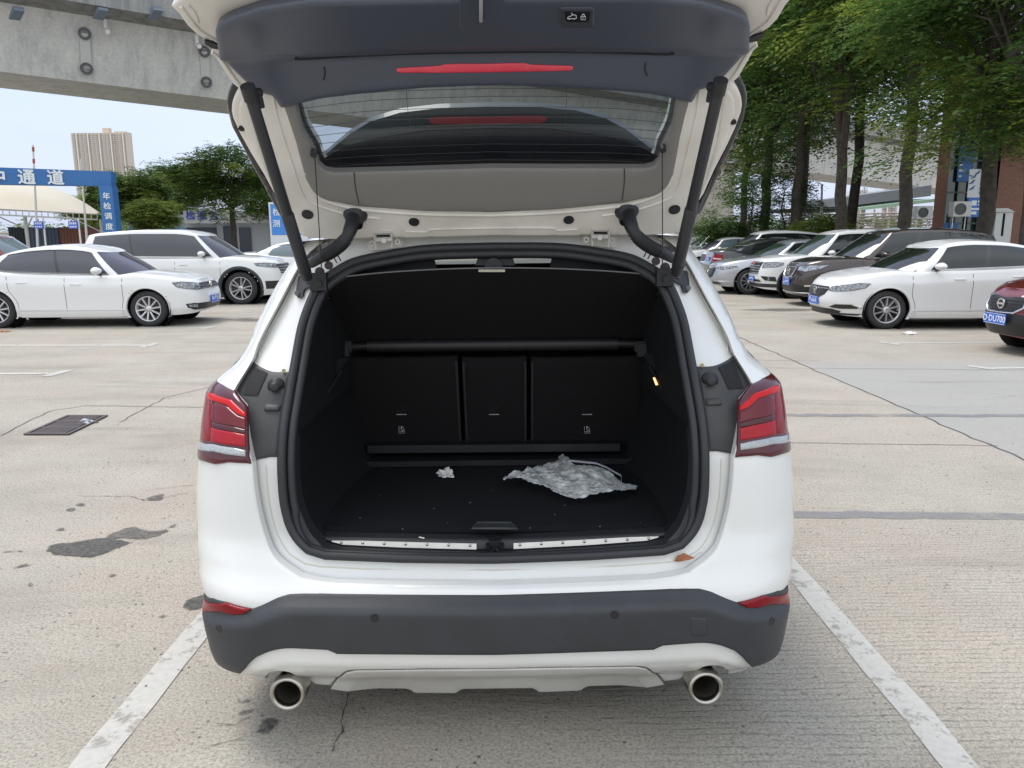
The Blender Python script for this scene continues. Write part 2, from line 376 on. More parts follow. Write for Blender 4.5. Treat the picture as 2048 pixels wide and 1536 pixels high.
# ---- rubber seal round the opening: two ribs
so1 = LL([(985, 1119), (800, 1117), (652, 1111)], .03)+crv(LL([(617, 1100), (590, 1074), (570, 1040), (560, 1000), (556, 940), (557, 885), (566, 817), (580, 740), (596, 656), (613, 605), (631, 566)], .03), 4)+crv(LL([(655, 545), (706, 517), (780, 501), (860, 490), (985, 486)], .03), 4)
mid = [a*.5+b*.5 for a, b in zip(dense(so1, .02, False)[::1], [None]*0)] if False else None
def loop_tube(M, path, off, r, n=8, flat=1.):
    q = dense(path, .02, False); F_ = [np.array([p[0], p[1]]) for p in q]; F_ = F_+mirror(F_)[::-1][1:]
    pts = [K((XC+p[0], Yr(*p)+off, p[1])) for p in F_]; M.tube(pts, r, n, flat=flat)
def inset(path, k):                    # move the path towards the hole centre by k metres
    c = np.array([0, 1.05]); o = []
    q = dense(path, .02, False)
    for i, p in enumerate(q):
        t = q[min(i+1, len(q)-1)]-q[max(i-1, 0)]; n = np.array([-t[1], t[0]]); n /= np.linalg.norm(n)+1e-9
        if np.dot(n, c-p) < 0: n = -n
        w = p+n*k*min(max((p[1]-.665)/.10, .02), 1)
        if i in (0, len(q)-1): w[0] = 0
        o.append(w)
    return o
M = MB(); loop_tube(M, inset(so1, .012), .030, .0145); loop_tube(M, inset(so1, .036), .046, .015)
M.build('door_seal', rubber, car)
patch('aperture_trim', full(inset(so1, .012)), FR(.044), .03, rubber, car, holes=[full(seal_in)[:-1]], flange=(0, .06, 0))
# ---- bumper cladding
clad = LL([(985, 1190), (735, 1189), (610, 1188)])+crv(LL([(579, 1189), (554, 1196), (529, 1208), (506, 1217)]), 3)+LL([(455, 1204), (425, 1196)])
z0, z1 = ZS(404, 1189), .262
clad = clad+sil(z0+.003, z1, 22)+LL([(489, 1335), (505, 1315)])[0:]+crv(LL([(520, 1302), (547, 1291), (579, 1285), (620, 1286), (660, 1288)]), 3)+LL([(668, 1291), (679, 1296), (797, 1297), (985, 1298)])
clad[0][0] = 0; clad[-1][0] = 0
def clad_off(x, z, o=0.):
    # sloping upper shelf, then the flat face
    e = cledge(abs(x)); t = min(max((e-z)/.036, 0), 1); return -.006-.034*(t*t*(3-2*t))+o
ce = LL([(985, 1192), (735, 1191), (610, 1190), (579, 1191), (554, 1198), (529, 1209), (504, 1219), (455, 1222), (420, 1215)])
_ce = interp(sorted([(abs(p[0]), p[1]) for p in ce])); cledge = lambda ax: _ce(ax)
bump = patch('bumper_cladding', full(clad), lambda x, z: K((XC+x, Yr(x, z)+clad_off(x, z), z)), .012, black_plastic, car, flange=(0, .03, 0), rnd=(.008, (0, .008, 0)))
for s in (1, -1):
    r = sil(ZS(405, 1191), ZS(409, 1209), 8)+LL([(441, 1220), (469, 1226), (488, 1225), (503, 1217), (454, 1204)])
    r = r if s == 1 else mirror(r)
    patch('reflector', r, lambda x, z: K((XC+x, Yr(x, z)+clad_off(x, z)-.007, z)), .012, red_lens, car, flange=(0, .03, 0), rnd=(.005, (0, .005, 0)))
    for (a, b) in ((749, 1236), (437, 1258)):
        p = L(a, b, -.04); c = K((XC+s*p[0], Yr(*p)-.041, p[1])); ax = NR(s*p[0], p[1])
        M = MB(); M.disc(c-ax*.004, ax, .0125, .004, 18, inner=.0095); M.disc(c-ax*.006, ax, .0092, .0055, 18); M.build('parking_sensor', mat("sensor", (.014, .014, .016), .35), bump)
# tow-hook cover on the right, only a fine groove round a square flap
tc_ = [L(a, b, -.04) for a, b in ((598, 1245), (566, 1247), (566, 1283), (598, 1283))]; tc_ = mirror(tc_)
patch('tow_cover', tc_, lambda x, z: K((XC+x, Yr(x, z)-.0425, z)), .01, black_plastic, bump, flange=(0, .006, 0), rnd=(.004, (0, .004, 0)))
# ---- lower bumper, white with the exhaust cut-outs
top = LL([(985, 1297), (797, 1296), (679, 1295), (668, 1290), (660, 1287)])+crv(LL([(620, 1285), (579, 1284), (547, 1290), (518, 1303), (500, 1318), (484, 1342)]), 4)
low = LL([(497, 1351), (532, 1361)])+crv(LL([(531, 1354), (540, 1345), (554, 1341), (579, 1344), (604, 1355), (629, 1373)]), 3)+LL([(660, 1376)])+crv(LL([(662, 1372), (676, 1355), (691, 1342), (710, 1337)]), 3)+LL([(850, 1335), (985, 1334)])
top[0][0] = 0; low[-1][0] = 0
_lz = interp(sorted([(abs(p[0]), p[1]) for p in LL([(985, 1326), (797, 1325), (679, 1323), (579, 1321), (540, 1330), (505, 1343)])]))
def low_off(x, z):
    e = _lz(abs(x)); t = min(max((e-z)/.008, 0), 1); return -.020+.008*t+max(e-z, 0)*.14
patch('lower_bumper', full(top+low), lambda x, z: K((XC+x, Yr(x, z)+low_off(x, z), z)), .014, paint_white, car, flange=(0, .05, 0), rnd=(.007, (0, .006, 0)))
# silver skid plate
st = LL([(985, 1335), (850, 1336), (712, 1338)])+crv(LL([(692, 1343), (677, 1356), (662, 1375)]), 3)+LL([(710, 1382), (810, 1383), (826, 1389), (913, 1390), (926, 1384), (985, 1383)])
st[0][0] = 0; st[-1][0] = 0
_sz = interp(sorted([(abs(p[0]), p[1]) for p in LL([(985, 1350), (797, 1350), (745, 1351), (715, 1362), (700, 1380)])]))
bx0, bx1 = abs(L(826, 1388)[0]), abs(L(913, 1388)[0])
def skid_off(x, z):
    e = _sz(abs(x)); t = min(max((e-z)/.010, 0), 1); b = 0.
    ax = abs(x); k = min(max((ax-bx1+.008)/.012, 0), 1)*min(max((bx0-ax+.008)/.012, 0), 1)*min(max((e-.012-z)/.01, 0), 1)
    return -.012+.006*t+max(e-z, 0)*.18-.010*k
patch('skid_plate', full(st), lambda x, z: K((XC+x, Yr(x, z)+skid_off(x, z), z)), .012, skid_silver, car, flange=(0, .05, 0), rnd=(.005, (0, .005, 0)))
# ---- exhausts
for s in (1, -1):
    p = P(0, 0, 1) if False else CP+cray(577, 1383)*(2.17/cray(577, 1383)[1]); x = (p[0]-XC)*s; z = p[2]; M = MB()
    c = K((XC+x, 2.155, z)); ax = dirv((0, 1, -.06)); R = .0565
    M.lathe([(.038, .30), (.039, .014), (.0405, .003), (.047, -.006), (.0535, .0), (R, .010), (R, .05), (.050, .12), (.04, .30)], c, ax, 40)
    pipe = M.build('exhaust_pipe', mat("tailpipe_steel", (.50, .485, .45), .28, metal=1., noise=(12, .3, "857c68")), car)
    M = MB(); M.disc(c+ax*.16, ax, .038, .003, 24); M.lathe([(.0382, .016), (.0378, .2)], c, ax, 24); M.build('pipe_bore', mat("soot", (.13, .12, .10), .45, metal=.7), pipe)
M = MB(); M.tube([K((XC-.62, 2.45, .27)), K((XC-.4, 2.5, .26)), K((XC+.4, 2.5, .26)), K((XC+.62, 2.45, .27))], .04, 12); M.build('silencer', under_m, car)
# ---- tail lamps
def lens(name, outline, off, m, h=.012, lab=None, par=None, rn=(.006, (0, .004, 0))):
    r = []
    for i, s in enumerate((1, -1)):
        o = outline if s == 1 else mirror(outline)
        r.append(patch(name, o, FR(off), h, m, par[i] if par else car, flange=(0, .012, 0), rnd=rn))
    return r
zb, zt2 = ZS(393, 914), ZS(425, 766)
hous = LL([(434, 759)])+sil(zt2-.005, zb, 16)+LL([(409, 922), (432, 928), (458, 924), (495, 926), (503, 927), (499, 914), (497, 828), (496, 816), (478, 794), (470, 782), (447, 770)])
TL = lens('tail_light', hous, -.012, maroon_lens, .014, rn=(.012, (0, .010, 0)))
z_a, z_b = ZS(405, 800), ZS(396, 878)
lens('outer_lens', sil(ZS(408, 788), z_b, 12)+LL([(426, 880), (427, 810), (424, 794)]), -.0145, red_lens, par=TL)
lens('running_light', LL([(419, 783), (428, 785), (465, 798), (494, 825), (494, 832), (478, 826), (457, 808), (434, 801), (418, 795)]), -.018, red_bright, par=TL, h=.006)
lens('indicator_lens', LL([(428, 806), (436, 803), (457, 811), (478, 829), (494, 834), (494, 856), (470, 850), (430, 842), (425, 832)]), -.0165, mat("dark_red_lens", (.12, .002, .005), .2, coat=.4, spec=.3), par=TL, h=.008)
lens('smoked_band', LL([(427, 842), (470, 851), (494, 857), (494, 866), (470, 862), (428, 852)]), -.0168, smoke_lens, par=TL, h=.008)
lens('brake_lens', LL([(426, 853), (470, 862), (494, 867), (494, 891), (470, 888), (425, 880)]), -.0185, mat("red_brake_lens", (.34, .001, .010), .2, coat=.25, spec=.25), par=TL, h=.008)
rv = sil(ZS(396, 879), ZS(394, 892), 3)+LL([(430, 900), (494, 910), (494, 898), (470, 893), (430, 886)])
lens('reversing_light', rv, -.019, clear_lens, par=TL, h=.006)
# ---- body shell forward of the rear corners: sides, roof, bonnet
sec = [(-WZ(z)*.9992, z) for z in np.linspace(.24, 1.585, 44)]
sec += [(-sec[-1][0]*-1+.0, 1.585)][:0]; xr = sec[-1][0]; sec += [(xr*k, 1.585+.03*(1-k*k)) for k in (.9, .75, .5, .25, 0)]
secR = [(-x, z) for x, z in sec[:-1]][::-1]; sec = sec+secR; ns = len(sec)
ys = [0, .02, .05]+list(np.linspace(.1, 3.9, 70)); ZT = interp([(2.2, 1.7), (4.35, 1.64), (4.75, 1.5), (5.25, 1.16), (5.5, 1.04), (6.0, .98), (6.25, .88), (6.4, .70), (6.45, .55)])
verts = []; 
for y in ys:
    for x, z in sec:
        Y0 = yc_t(z)+.225 if z < 1.585 else 2.63+.2*(1-(abs(x)/abs(xr))**2)*0; Y = Y0+(6.44-Y0)*y/3.9
        tz = ZT(Y); zz = min(z, tz+.05*(1-(x/.95)**2)); t = max(0, (Y-5.6)/.86); xx = x*(1-.35*t**2.2); zz = zz+.0
        verts.append(K((XC+xx, Y, zz)))
fb, fg, fw = [], [], []
zz_of = lambda i: sec[i][1]
VW = np.array(verts)+CARLOC
for i in range(len(ys)-1):
    for j in range(ns-1):
        f = (i*ns+j, (i+1)*ns+j, (i+1)*ns+j+1, i*ns+j+1); c = VW[list(f)].mean(0); Y, z = c[1], c[2]; ax = abs(c[0]-XC)
        side = 3 < j < 44 or j > ns-44
        if any(math.hypot(Y-w, z-.36) < .385 for w in (3.12, 5.72)) and z < .75 and ax > .5: continue
        oz = sec[j][1]
        if 4.42 < Y < 5.2 and oz > ZT(Y)+.0 and z > 1.17: fw.append(f)
        elif 2.9 < Y < 4.95 and 1.12 < z < 1.48 and side and not (3.72 < Y < 3.82) and ax > .5: fg.append(f)
        else: fb.append(f)
# closing the nose
nb = (len(ys)-1)*ns; fb.append(tuple(range(nb, nb+ns)))
def sub(name, fs, m, sm=True):
    u = sorted({k for f in fs for k in f}); ix = {k: i for i, k in enumerate(u)}
    return mk(name, [verts[k] for k in u], [tuple(ix[k] for k in f) for f in fs], m, car, sm)
sub('body_shell', fb, paint_white)
for s in (1, -1): sub('side_window', [f for f in fg if (VW[f[0]][0]-XC)*s > 0], car_glass2)
sub('windscreen', fw, tinted('clear_glass', (.78, .84, .82)))
M = MB(); M.box((XC-.86, 2.32, .24), (XC+.86, 6.3, .30)); M.box((XC-.80, 2.32, .30), (XC+.80, 2.46, .60)); M.box((XC-.66, 2.6, .3), (XC+.66, 6.2, .6))
M.build('underbody', under_m, car, fn=K)
for sx in (1, -1):
    for wy in (3.12, 5.72):
        c = (XC+sx*.86, wy, .345); ax = (sx, 0, 0); M = MB()
        M.lathe([(.23, -.11), (.31, -.115), (.34, -.09), (.346, -.04), (.346, .04), (.34, .085), (.31, .105), (.235, .10), (.225, .07)], c, ax, 40)
        w = M.build('wheel', tyre_m, car, fn=K); M = MB(); M.lathe([(.0, .06), (.06, .075), (.06, .06), (.2, .07), (.226, .09), (.228, .10), (.215, .07)], c, ax, 36); M.build('rim', alloy, w, fn=K)
        M = MB(); M.lathe([(.0, -.14), (.395, -.14), (.395, .02)], c, ax, 36); M.build('arch_liner', under_m, car, fn=K)
# ---- boot interior
q = dense(seal_in, .03, False); hole = [p for p in q]; V = []; rows = 7; Hn = hole+mirror(hole)[::-1][1:-1]
ft = 0
for k in range(rows):
    t = k/(rows-1)
    for x, z in Hn:
        Yb = Yr(x, z)+.08; Y = Yb*(1-t)+3.12*t
        sx = 1-.09*t+.07*math.sin(math.pi*t)*(1 if z < 1.0 else 0)
        V.append((XC+x*sx, Y, min(z+.03*t, 1.56)))
n = len(Hn); F_ = [(i*n+j, i*n+(j+1) % n, (i+1)*n+(j+1) % n, (i+1)*n+j) for i in range(rows-1) for j in range(n)]
# leave the ceiling open from the middle rows on, so that the cabin shows above the cover
F2 = []
for f in F_:
    c = np.array([V[i] for i in f]).mean(0)
    if c[2] > 1.40 and c[1] > 2.70: continue
    F2.append(f)
mk('boot_lining', [K(v) for v in V], F2, carpet, car, True)
def plane_pt(px, py, Y): return CP+cray(px, py)*(Y/cray(px, py)[1])
def zpt(px, py, z): d = cray(px, py); return CP+d*((z-CH)/d[2])
FZ = .685
fl = [zpt(595, 1075, FZ), zpt(600, 985, FZ), zpt(700, 925, FZ)]; fx = [abs(p[0]-XC) for p in fl]
fo = [np.array([-fx[0], fl[0][1]-.0]), np.array([-fx[0]-.03, fl[1][1]]), np.array([-fx[2], 3.12])]
fo = [np.array([0, 2.33]), np.array([-.56, 2.35])]+fo[1:]+[np.array([0, 3.12])]
floor = patch('boot_floor', full(fo), lambda x, y: K((XC+x, y, FZ+.0)), .04, carpet, car, flange=(0, 0, -.02))
M = MB(); a = zpt(945, 1057, FZ+.004); b = zpt(1035, 1057, FZ+.004); c = zpt(1022, 1045, FZ+.004); d = zpt(955, 1045, FZ+.004)
M.add([a, b, c, d], [(0, 1, 2, 3)]); M.tube([a, b, c, d, a], .004, 6)
M.build('floor_handle', mat("handle_grey", (.03, .032, .035), .45), floor, fn=K)
# sill trim and scuff plates
so_ = LL([(985, 1113), (800, 1108), (672, 1103), (638, 1092), (622, 1073), (650, 1074), (700, 1076), (985, 1080)], .10); so_[0][0] = 0; so_[-1][0] = 0
def sillf(off): return lambda x, z: K((XC+x, Yr(x, z)+off+.1, z))
sill = patch('sill_trim', full(so_), sillf(.0), .02, mat("sill_plastic", (.022, .022, .025), .5, bump=(200, .1)), car, flange=(0, .1, 0), rnd=(.008, (0, .01, 0)))
for s in (1, -1):
    sc = LL([(953, 1102), (850, 1099), (720, 1094), (664, 1090), (664, 1080), (720, 1080), (953, 1086)], .10); sc = sc if s == 1 else mirror(sc)
    pl = patch('scuff_plate', sc, sillf(-.005), .012, steel, sill, flange=(0, .006, 0))
    for k in range(7):
        p = L(682+k*43, 1086+k*1.0, .09); c = sillf(-.006)(s*p[0], p[1]); M = MB(); M.lathe([(.0055, .003), (.0045, -.0015), (.0, -.002)], c, dirv((0, 1, -.3)), 8); M.build('stud', steel, pl)
M = MB(); c = L(987, 1092, .1)
for dx0, dx1, z0_, z1_, o0 in ((-.028, .028, -.022, .016, 0.0),): 
    M.box((XC+dx0, 2.262, c[1]+z0_), (XC-.012, 2.29, c[1]+z1_-.006)); M.box((XC+.012, 2.262, c[1]+z0_), (XC+dx1, 2.29, c[1]+z1_-.006)); M.box((XC-.018, 2.262, c[1]+.002), (XC+.018, 2.32, c[1]+.024))
M.tube([(XC-.008, 2.268, c[1]-.022), (XC-.008, 2.26, c[1]-.002), (XC+.008, 2.26, c[1]-.002), (XC+.008, 2.268, c[1]-.022)], .003, 6)
M.build('latch_striker', mat("latch_black", (.03, .03, .032), .35, metal=.5), car, fn=K)
# seat backs
def sp(px, py, Y=3.08): p = plane_pt(px, py, Y); return p
for a, b in ((692, 921), (929, 1053), (1061, 1284)):
    z_lo, z_hi = .70, sp(a, 712, 3.0)[2]; xa, xb = sp(a, 800)[0], sp(b, 800)[0]
    o = [(xa+.012, z_lo), (xb-.012, z_lo), (xb, z_lo+.02), (xb, z_hi), (xa, z_hi), (xa, z_lo+.02)]
    sb = patch('seat_back', o, lambda x, z: K((x, 3.10-.16*(z-.7)/.5, z)), .05, cloth, car, flange=(0, .10, 0), rnd=(.02, (0, .02, 0)))
    for xx in (xa+.006, xb-.006): M = MB(); M.tube([K((xx, 3.10-.16*(z-.7)/.5+.006, z)) for z in np.linspace(z_lo+.02, z_hi-.02, 6)], .006, 6); M.build('seat_piping', mat('piping', (.024, .023, .025), .7), sb)
    def on(px, py, e=.004):
        d = cray(px, py); Y = 3.0
        for _ in range(12): z = CH+d[2]*Y/d[1]; Y = 3.10-.16*(z-.7)/.5-e
        return CP+d*(Y/d[1])
    cx = {692: 803, 929: 988, 1061: 1174}[a]; M = MB()
    M.tube([on(cx-10, 829), on(cx+10, 829-.2)], .0018, 6); M.build('strap_slot', mat("slot_edge", (.42, .42, .43), .4), sb, fn=K)
    M = MB(); p0, p1, p2, p3 = on(cx-12, 826, .003), on(cx+12, 826, .003), on(cx+12, 812, .003), on(cx-12, 812, .003); M.add([p0, p1, p2, p3], [(0, 1, 2, 3)]); M.build('strap_pocket', mat("pocket", (.002, .002, .002), .9), sb, fn=K)
    if cx != 988:                        # child seat anchor sign: seated figure in a shell, two bars below
        M = MB(); u = lambda x, y: on(cx+x, 858+y, .004)
        M.tube([u(-5, -5), u(-5, 5), u(6, 5)], .0012, 5); M.disc(u(0, -4), dirv((0, -1, 0)), .0032, .001, 10); M.tube([u(-1, -2), u(0, 2), u(5, 3)], .0016, 5); M.tube([u(-6, 8), u(7, 8)], .0009, 5); M.tube([u(2, -5), u(6, 3)], .0009, 5)
        M.build('anchor_sign', mat("sign_white", (.5, .5, .5), .5), sb, fn=K)
M = MB(); A, B_ = sp(735, 897, 3.02), sp(1240, 893, 3.02); M.hexa([A+(0, 0, -.02), B_+(0, 0, -.02), B_+(0, .08, -.02), A+(0, .08, -.02), A+(0, 0, .012), B_+(0, 0, .012), B_+(0, .08, .012), A+(0, .08, .012)])
A, B_ = sp(710, 921, 2.98), sp(1271, 913, 2.98); A[2] = B_[2] = .70; M.hexa([A+(0, 0, -.01), B_+(0, 0, -.01), B_+(0, .1, -.01), A+(0, .1, -.01), A+(0, 0, .012), B_+(0, 0, .012), B_+(0, .1, .012), A+(0, .1, .012)])
M.build('floor_lip', mat("lip_plastic", (.013, .014, .016), .42), car, fn=K)
# roller of the load cover and the raised flap
M = MB(); A, B_ = plane_pt(735, 692, 2.92), plane_pt(1236, 687, 2.92); M.tube([A, B_], .024, 14)
M.tube([plane_pt(690, 694, 2.92), A], .016, 10); M.tube([B_, plane_pt(1283, 688, 2.92)], .016, 10)
M.build('cover_roller', mat("roller", (.010, .0095, .011), .5), car, fn=K)
for px in (688, 1285):
    c = plane_pt(px, 697, 2.90); M = MB(); M.box(c-(.022, .02, .028), c+(.022, .02, .02)); M.box(c-(.03, .01, .01), c+(.03, .03, .028)); M.build('roller_socket', trim_dark, car, fn=K)
tops = crv([plane_pt(650, 559, 2.60), plane_pt(760, 547, 2.58), plane_pt(870, 540, 2.57), plane_pt(985, 537, 2.565), plane_pt(1100, 538, 2.57), plane_pt(1210, 543, 2.58), plane_pt(1324, 552, 2.60)], 6)
nb_ = len(tops); A, B_ = plane_pt(672, 684, 2.93), plane_pt(1298, 677, 2.93); V = []
for k in range(10):
    t = k/9
    for i in range(nb_):
        b = A+(B_-A)*i/(nb_-1); p = tops[i]*(1-t)+b*t; p = p+np.array([0, .03, -.012])*math.sin(math.pi*t); V.append(K(p))
F_ = [(i*nb_+j, i*nb_+j+1, (i+1)*nb_+j+1, (i+1)*nb_+j) for i in range(9) for j in range(nb_-1)]
cov = mk('load_cover', V, F_, cloth, car, True)
M = MB(); M.tube([p+np.array([0, -.003, .002]) for p in tops], .0028, 6); M.build('cover_edge', mat("edge_grey", (.13, .13, .135), .5), cov, fn=K)
M = MB(); a, b, c, d = plane_pt(957, 544, 2.555), plane_pt(1010, 544, 2.555), plane_pt(1010, 539, 2.56), plane_pt(957, 539, 2.56); M.hexa([a, b, b+(0, .01, 0), a+(0, .01, 0), d, c, c+(0, .01, 0), d+(0, .01, 0)]); M.build('pull_tab', mat("tab_cream", (.46, .44, .34), .5), cov, fn=K)
for s in (1, -1):
    p = plane_pt(640, 563, 2.56); c = np.array([XC+s*(p[0]-XC), p[1], p[2]]); M = MB(); M.box(c-(.03, .02, .028), c+(.025, .02, .028)); M.disc(c-(0, .03, .005), (0, 1, 0), .012, .01, 12)
    M.build('cover_hook', trim_dark, car, fn=K)
    # light-grey inner pillar trim seen beside the cover
    tr = [plane_pt(a, b, Y) for a, b, Y in ((641, 588, 2.62), (619, 706, 2.50), (640, 694, 2.62), (641, 640, 2.68))]
    V = [np.array([XC+s*(p[0]-XC), p[1], p[2]]) for p in tr]; mk('pillar_trim', [K(v) for v in V]+[K(v+(.0, .02, 0)) for v in V], [(0, 1, 2, 3), (7, 6, 5, 4)], mat("grey_trim", (.085, .08, .088), .7), car)
    # side pocket ledge
    M = MB(); e = [plane_pt(a, b, Y) for a, b, Y in ((600, 760, 2.48), (596, 822, 2.46), (632, 818, 2.6), (680, 740, 2.8), (700, 716, 2.9), (640, 716, 2.65))]
    V = [np.array([XC+s*(p[0]-XC), p[1], p[2]]) for p in e]; mk('side_pocket', [K(v) for v in V]+[K(v+(-.02*s, .02, -.01)) for v in V], [tuple(range(6)), tuple(range(6, 12))], mat("pocket_trim", (.02, .021, .024), .5), car)
    M = MB(); M.tube([K(np.array([XC+s*(v[0]-XC), v[1], v[2]])) for v in (plane_pt(596, 824, 2.45), plane_pt(634, 818, 2.58), plane_pt(682, 742, 2.78))], .005, 6); M.build('pocket_rim', trim_dark, car)
    for q1, q2 in (((592, 995, 2.36), (640, 992, 2.62)), ((621, 1042, 2.36), (637, 1018, 2.45))):
        V = [plane_pt(*q) for q in (q1, q2)]; M = MB(); M.tube([K(np.array([XC+s*(v[0]-XC), v[1], v[2]])) for v in V], .0012, 5); M.build('elastic_cord', mat('cord_grey', (.16, .16, .16), .6), car)
# boot lamp (lit) on the right wall
c = plane_pt(1311, 763, 2.70); M = MB(); M.hexa([c+(-.008, 0, .012), c+(-.002, 0, .014), c+(-.002, .01, .014), c+(-.008, .01, .012), c+(.002, 0, -.014), c+(.010, 0, -.012), c+(.010, .01, -.012), c+(.002, .01, -.014)])
M.build('boot_lamp', mat("boot_lamp_lit", (1., .50, .22), .5, emit=1.6), car, fn=K)
# cabin beyond: front and rear head restraints, headliner, mirror
for x in (-.45, .45):
    M = MB(); M.box((XC+x-.13, 3.95, 1.10), (XC+x+.13, 4.03, 1.34)); M.box((XC+x-.25, 3.85, .6), (XC+x+.25, 4.05, 1.12)); M.build('front_seat', cloth, car, fn=K)
M = MB(); M.box((XC-.66, 3.16, .5), (XC+.66, 3.4, plane_pt(985, 529, 3.3)[2])); M.build('rear_bench', cloth, car, fn=K)
M = MB(); M.box((XC-.62, 2.68, 1.535), (XC+.62, 4.4, 1.555)); M.build('headliner', mat("headliner", (.06, .058, .055), .9), car, fn=K)
hd = LL([(985, 515), (860, 517), (760, 529), (700, 541), (668, 552)], .10)
M = MB(); c = plane_pt(985, 523, 2.66); M.hexa([plane_pt(950, 531, 2.64), plane_pt(1030, 531, 2.64), plane_pt(1028, 531, 2.7), plane_pt(952, 531, 2.7), plane_pt(956, 515, 2.64), plane_pt(1026, 515, 2.64), plane_pt(1024, 515, 2.7), plane_pt(958, 515, 2.7)]); M.disc(plane_pt(987, 534, 2.62), (0, 1, 0), .030, .02, 24)
M.build('lock_housing', rubber, car, fn=K)
for s in (1, -1):                        # dark header cheeks left and right of the two bright slots
    pp = [plane_pt(a, b, 2.70) for a, b in ((690, 530), (700, 552), (800, 549), (874, 541), (868, 519), (800, 512))]
    V = [np.array([XC+s*(p[0]-XC), p[1], p[2]]) for p in pp]; mk('rear_header_trim', [K(v) for v in V]+[K(v+(0, .02, 0)) for v in V], [tuple(range(6)), tuple(range(6, 12))], trim_dark, car)

# ================================================================== THE RAISED TAILGATE
GA, GB, GC_ = np.array([2.60, 1.60]), np.array([2.108, 2.09]), np.array([1.75, 2.205])
GS1 = np.linalg.norm(GB-GA); d1 = (GB-GA)/GS1; d2 = (GC_-GB)/np.linalg.norm(GC_-GB)
n1 = np.array([-d1[1], d1[0]])*1.; n2 = np.array([-d2[1], d2[0]])*1.      # towards the ground / camera
if n1[1] > 0: n1 = -n1
if n2[1] > 0: n2 = -n2
def gp(x, s, off=0.):
    # soft bend over 6 cm about the kink
    def prof(s): return GA+d1*s if s < GS1 else GB+d2*(s-GS1)
    w = .03
    if abs(s-GS1) < w: t = (s-GS1+w)/(2*w); a, b, c = prof(GS1-w), GB, prof(GS1+w); q = a*(1-t)**2+2*b*t*(1-t)+c*t*t; n = n1*(1-t)+n2*t
    else: q = prof(s); n = n1 if s < GS1 else n2
    n = n/np.linalg.norm(n); q = q+n*off; return K((XC+x, q[0], q[1]))
def gl(px, py, off=0.):
    d = cray(px, py); o = np.array([CP[1], CP[2]]); dd = np.array([d[1], d[2]])
    for A_, D_, N_, base, lo in ((GA, d1, n1, 0, -9), (GB, d2, n2, GS1, 0)):
        A2 = A_+N_*off; k = np.dot(A2-o, N_)/np.dot(dd, N_); p = o+dd*k; s = np.dot(p-A2, D_)
        if base == 0 and s <= GS1: break
    return np.array([d[0]*k-XC, base+s])
def GLL(p, off=0.): return [gl(a, b, off) for a, b in p]
def GF(off): return lambda x, s: gp(x, s, off)
gn = lambda k: K(np.array([XC, 0, 0])+0)*0+TM@np.array([0, n1[0], n1[1]])*k       # along n1
def cen(p):
    p[0][0] = 0; p[-1][0] = 0; return p
glass_o = cen(GLL([(985, 150), (955, 151), (853, 156), (750, 166), (648, 180), (585, 193)])+crv(GLL([(586, 202), (603, 260), (627, 303)]), 3)+crv(GLL([(634, 326), (640, 336), (650, 343), (668, 346)]), 3)+GLL([(853, 341), (985, 337)]))
gin = cen(GLL([(985, 158), (955, 159), (853, 163), (750, 172), (648, 184), (590, 198), (605, 260), (629, 301), (637, 327), (650, 339), (668, 343), (853, 338), (985, 334)]))
fr_out = GLL([(985, 473), (853, 477), (812, 478), (658, 480)])+crv(GLL([(624, 478), (604, 473), (590, 455), (575, 430), (554, 400)]), 3)+GLL([(528, 352), (500, 306), (480, 270), (466, 239)])+crv(GLL([(463, 225), (464, 208), (470, 192), (478, 180)]), 3)+GLL([(466, 170), (445, 139), (422, 104), (424, 96), (439, 91), (415, 83), (394, 71), (375, 54), (357, 29), (342, 14), (357, 0), (372, -12), (400, -50), (700, -75), (985, -78)])
fr_out = cen(fr_out)
gate = patch('tailgate', full(fr_out), GF(0), .03, frame_white, car, holes=[full(glass_o)[1:-1]], flange=tuple(-gn(1)*.03), rnd=(.012, tuple(-gn(1)*.008)))
# outer skin above (further from the camera)
def shrink(p, k): 
    c = np.array([0, .45]); return [c+(q-c)*k for q in p]
osk = shrink(fr_out, 1.0); osk = cen([q+np.array([0, 0.]) for q in osk])
patch('outer_panel', full(osk), GF(-.05), .05, paint_white, gate, holes=[full(cen(shrink(glass_o, .97)))[1:-1]], flange=tuple(gn(1)*.022))
# black side fins of the spoiler
fin = GLL([(481, 168), (463, 171), (455, 190), (452, 205), (454, 224), (463, 257), (500, 327), (545, 409), (562, 440), (590, 455), (604, 455), (560, 395), (510, 300), (480, 240)], -.02)
for s in (1, -1): patch('spoiler_fin', fin if s == 1 else mirror(fin), GF(-.022), .03, black_gloss, gate, flange=tuple(-gn(1)*.03), rnd=(.01, tuple(-gn(1)*.01)))
# raised pressings on the frame: ridge lines either side
def gtube(name, pts, off, r, m, par, n=6, sides=(1, -1)):
    for s in sides:
        M = MB(); M.tube([gp(s*p[0], p[1], off) for p in crv(GLL(pts, off), 4)], r, n); M.build(name, m, par)
gtube('pressed_ridge', [(560, 190), (566, 205), (598, 290), (617, 362), (630, 386), (655, 402), (720, 418), (853, 428), (984, 430)], .0, .007, frame_white, gate, 8)
gtube('pressed_ridge', [(545, 182), (556, 240), (585, 330), (604, 385), (628, 408), (700, 430), (760, 437)], .0, .004, frame_white, gate)
gtube('pressed_ridge', [(424, 104), (445, 122), (470, 158), (482, 172)], .0, .005, frame_white, gate)
gtube('pressed_ridge', [(362, 12), (384, 42), (400, 60), (425, 76), (440, 84)], .0, .005, frame_white, gate)
gtube('pressed_ridge', [(375, 8), (390, 26), (396, 45)], .0, .004, frame_white, gate)
gtube('frame_step', [(812, 463), (853, 464), (868, 459), (985, 456)], .002, .0028, frame_white, gate)
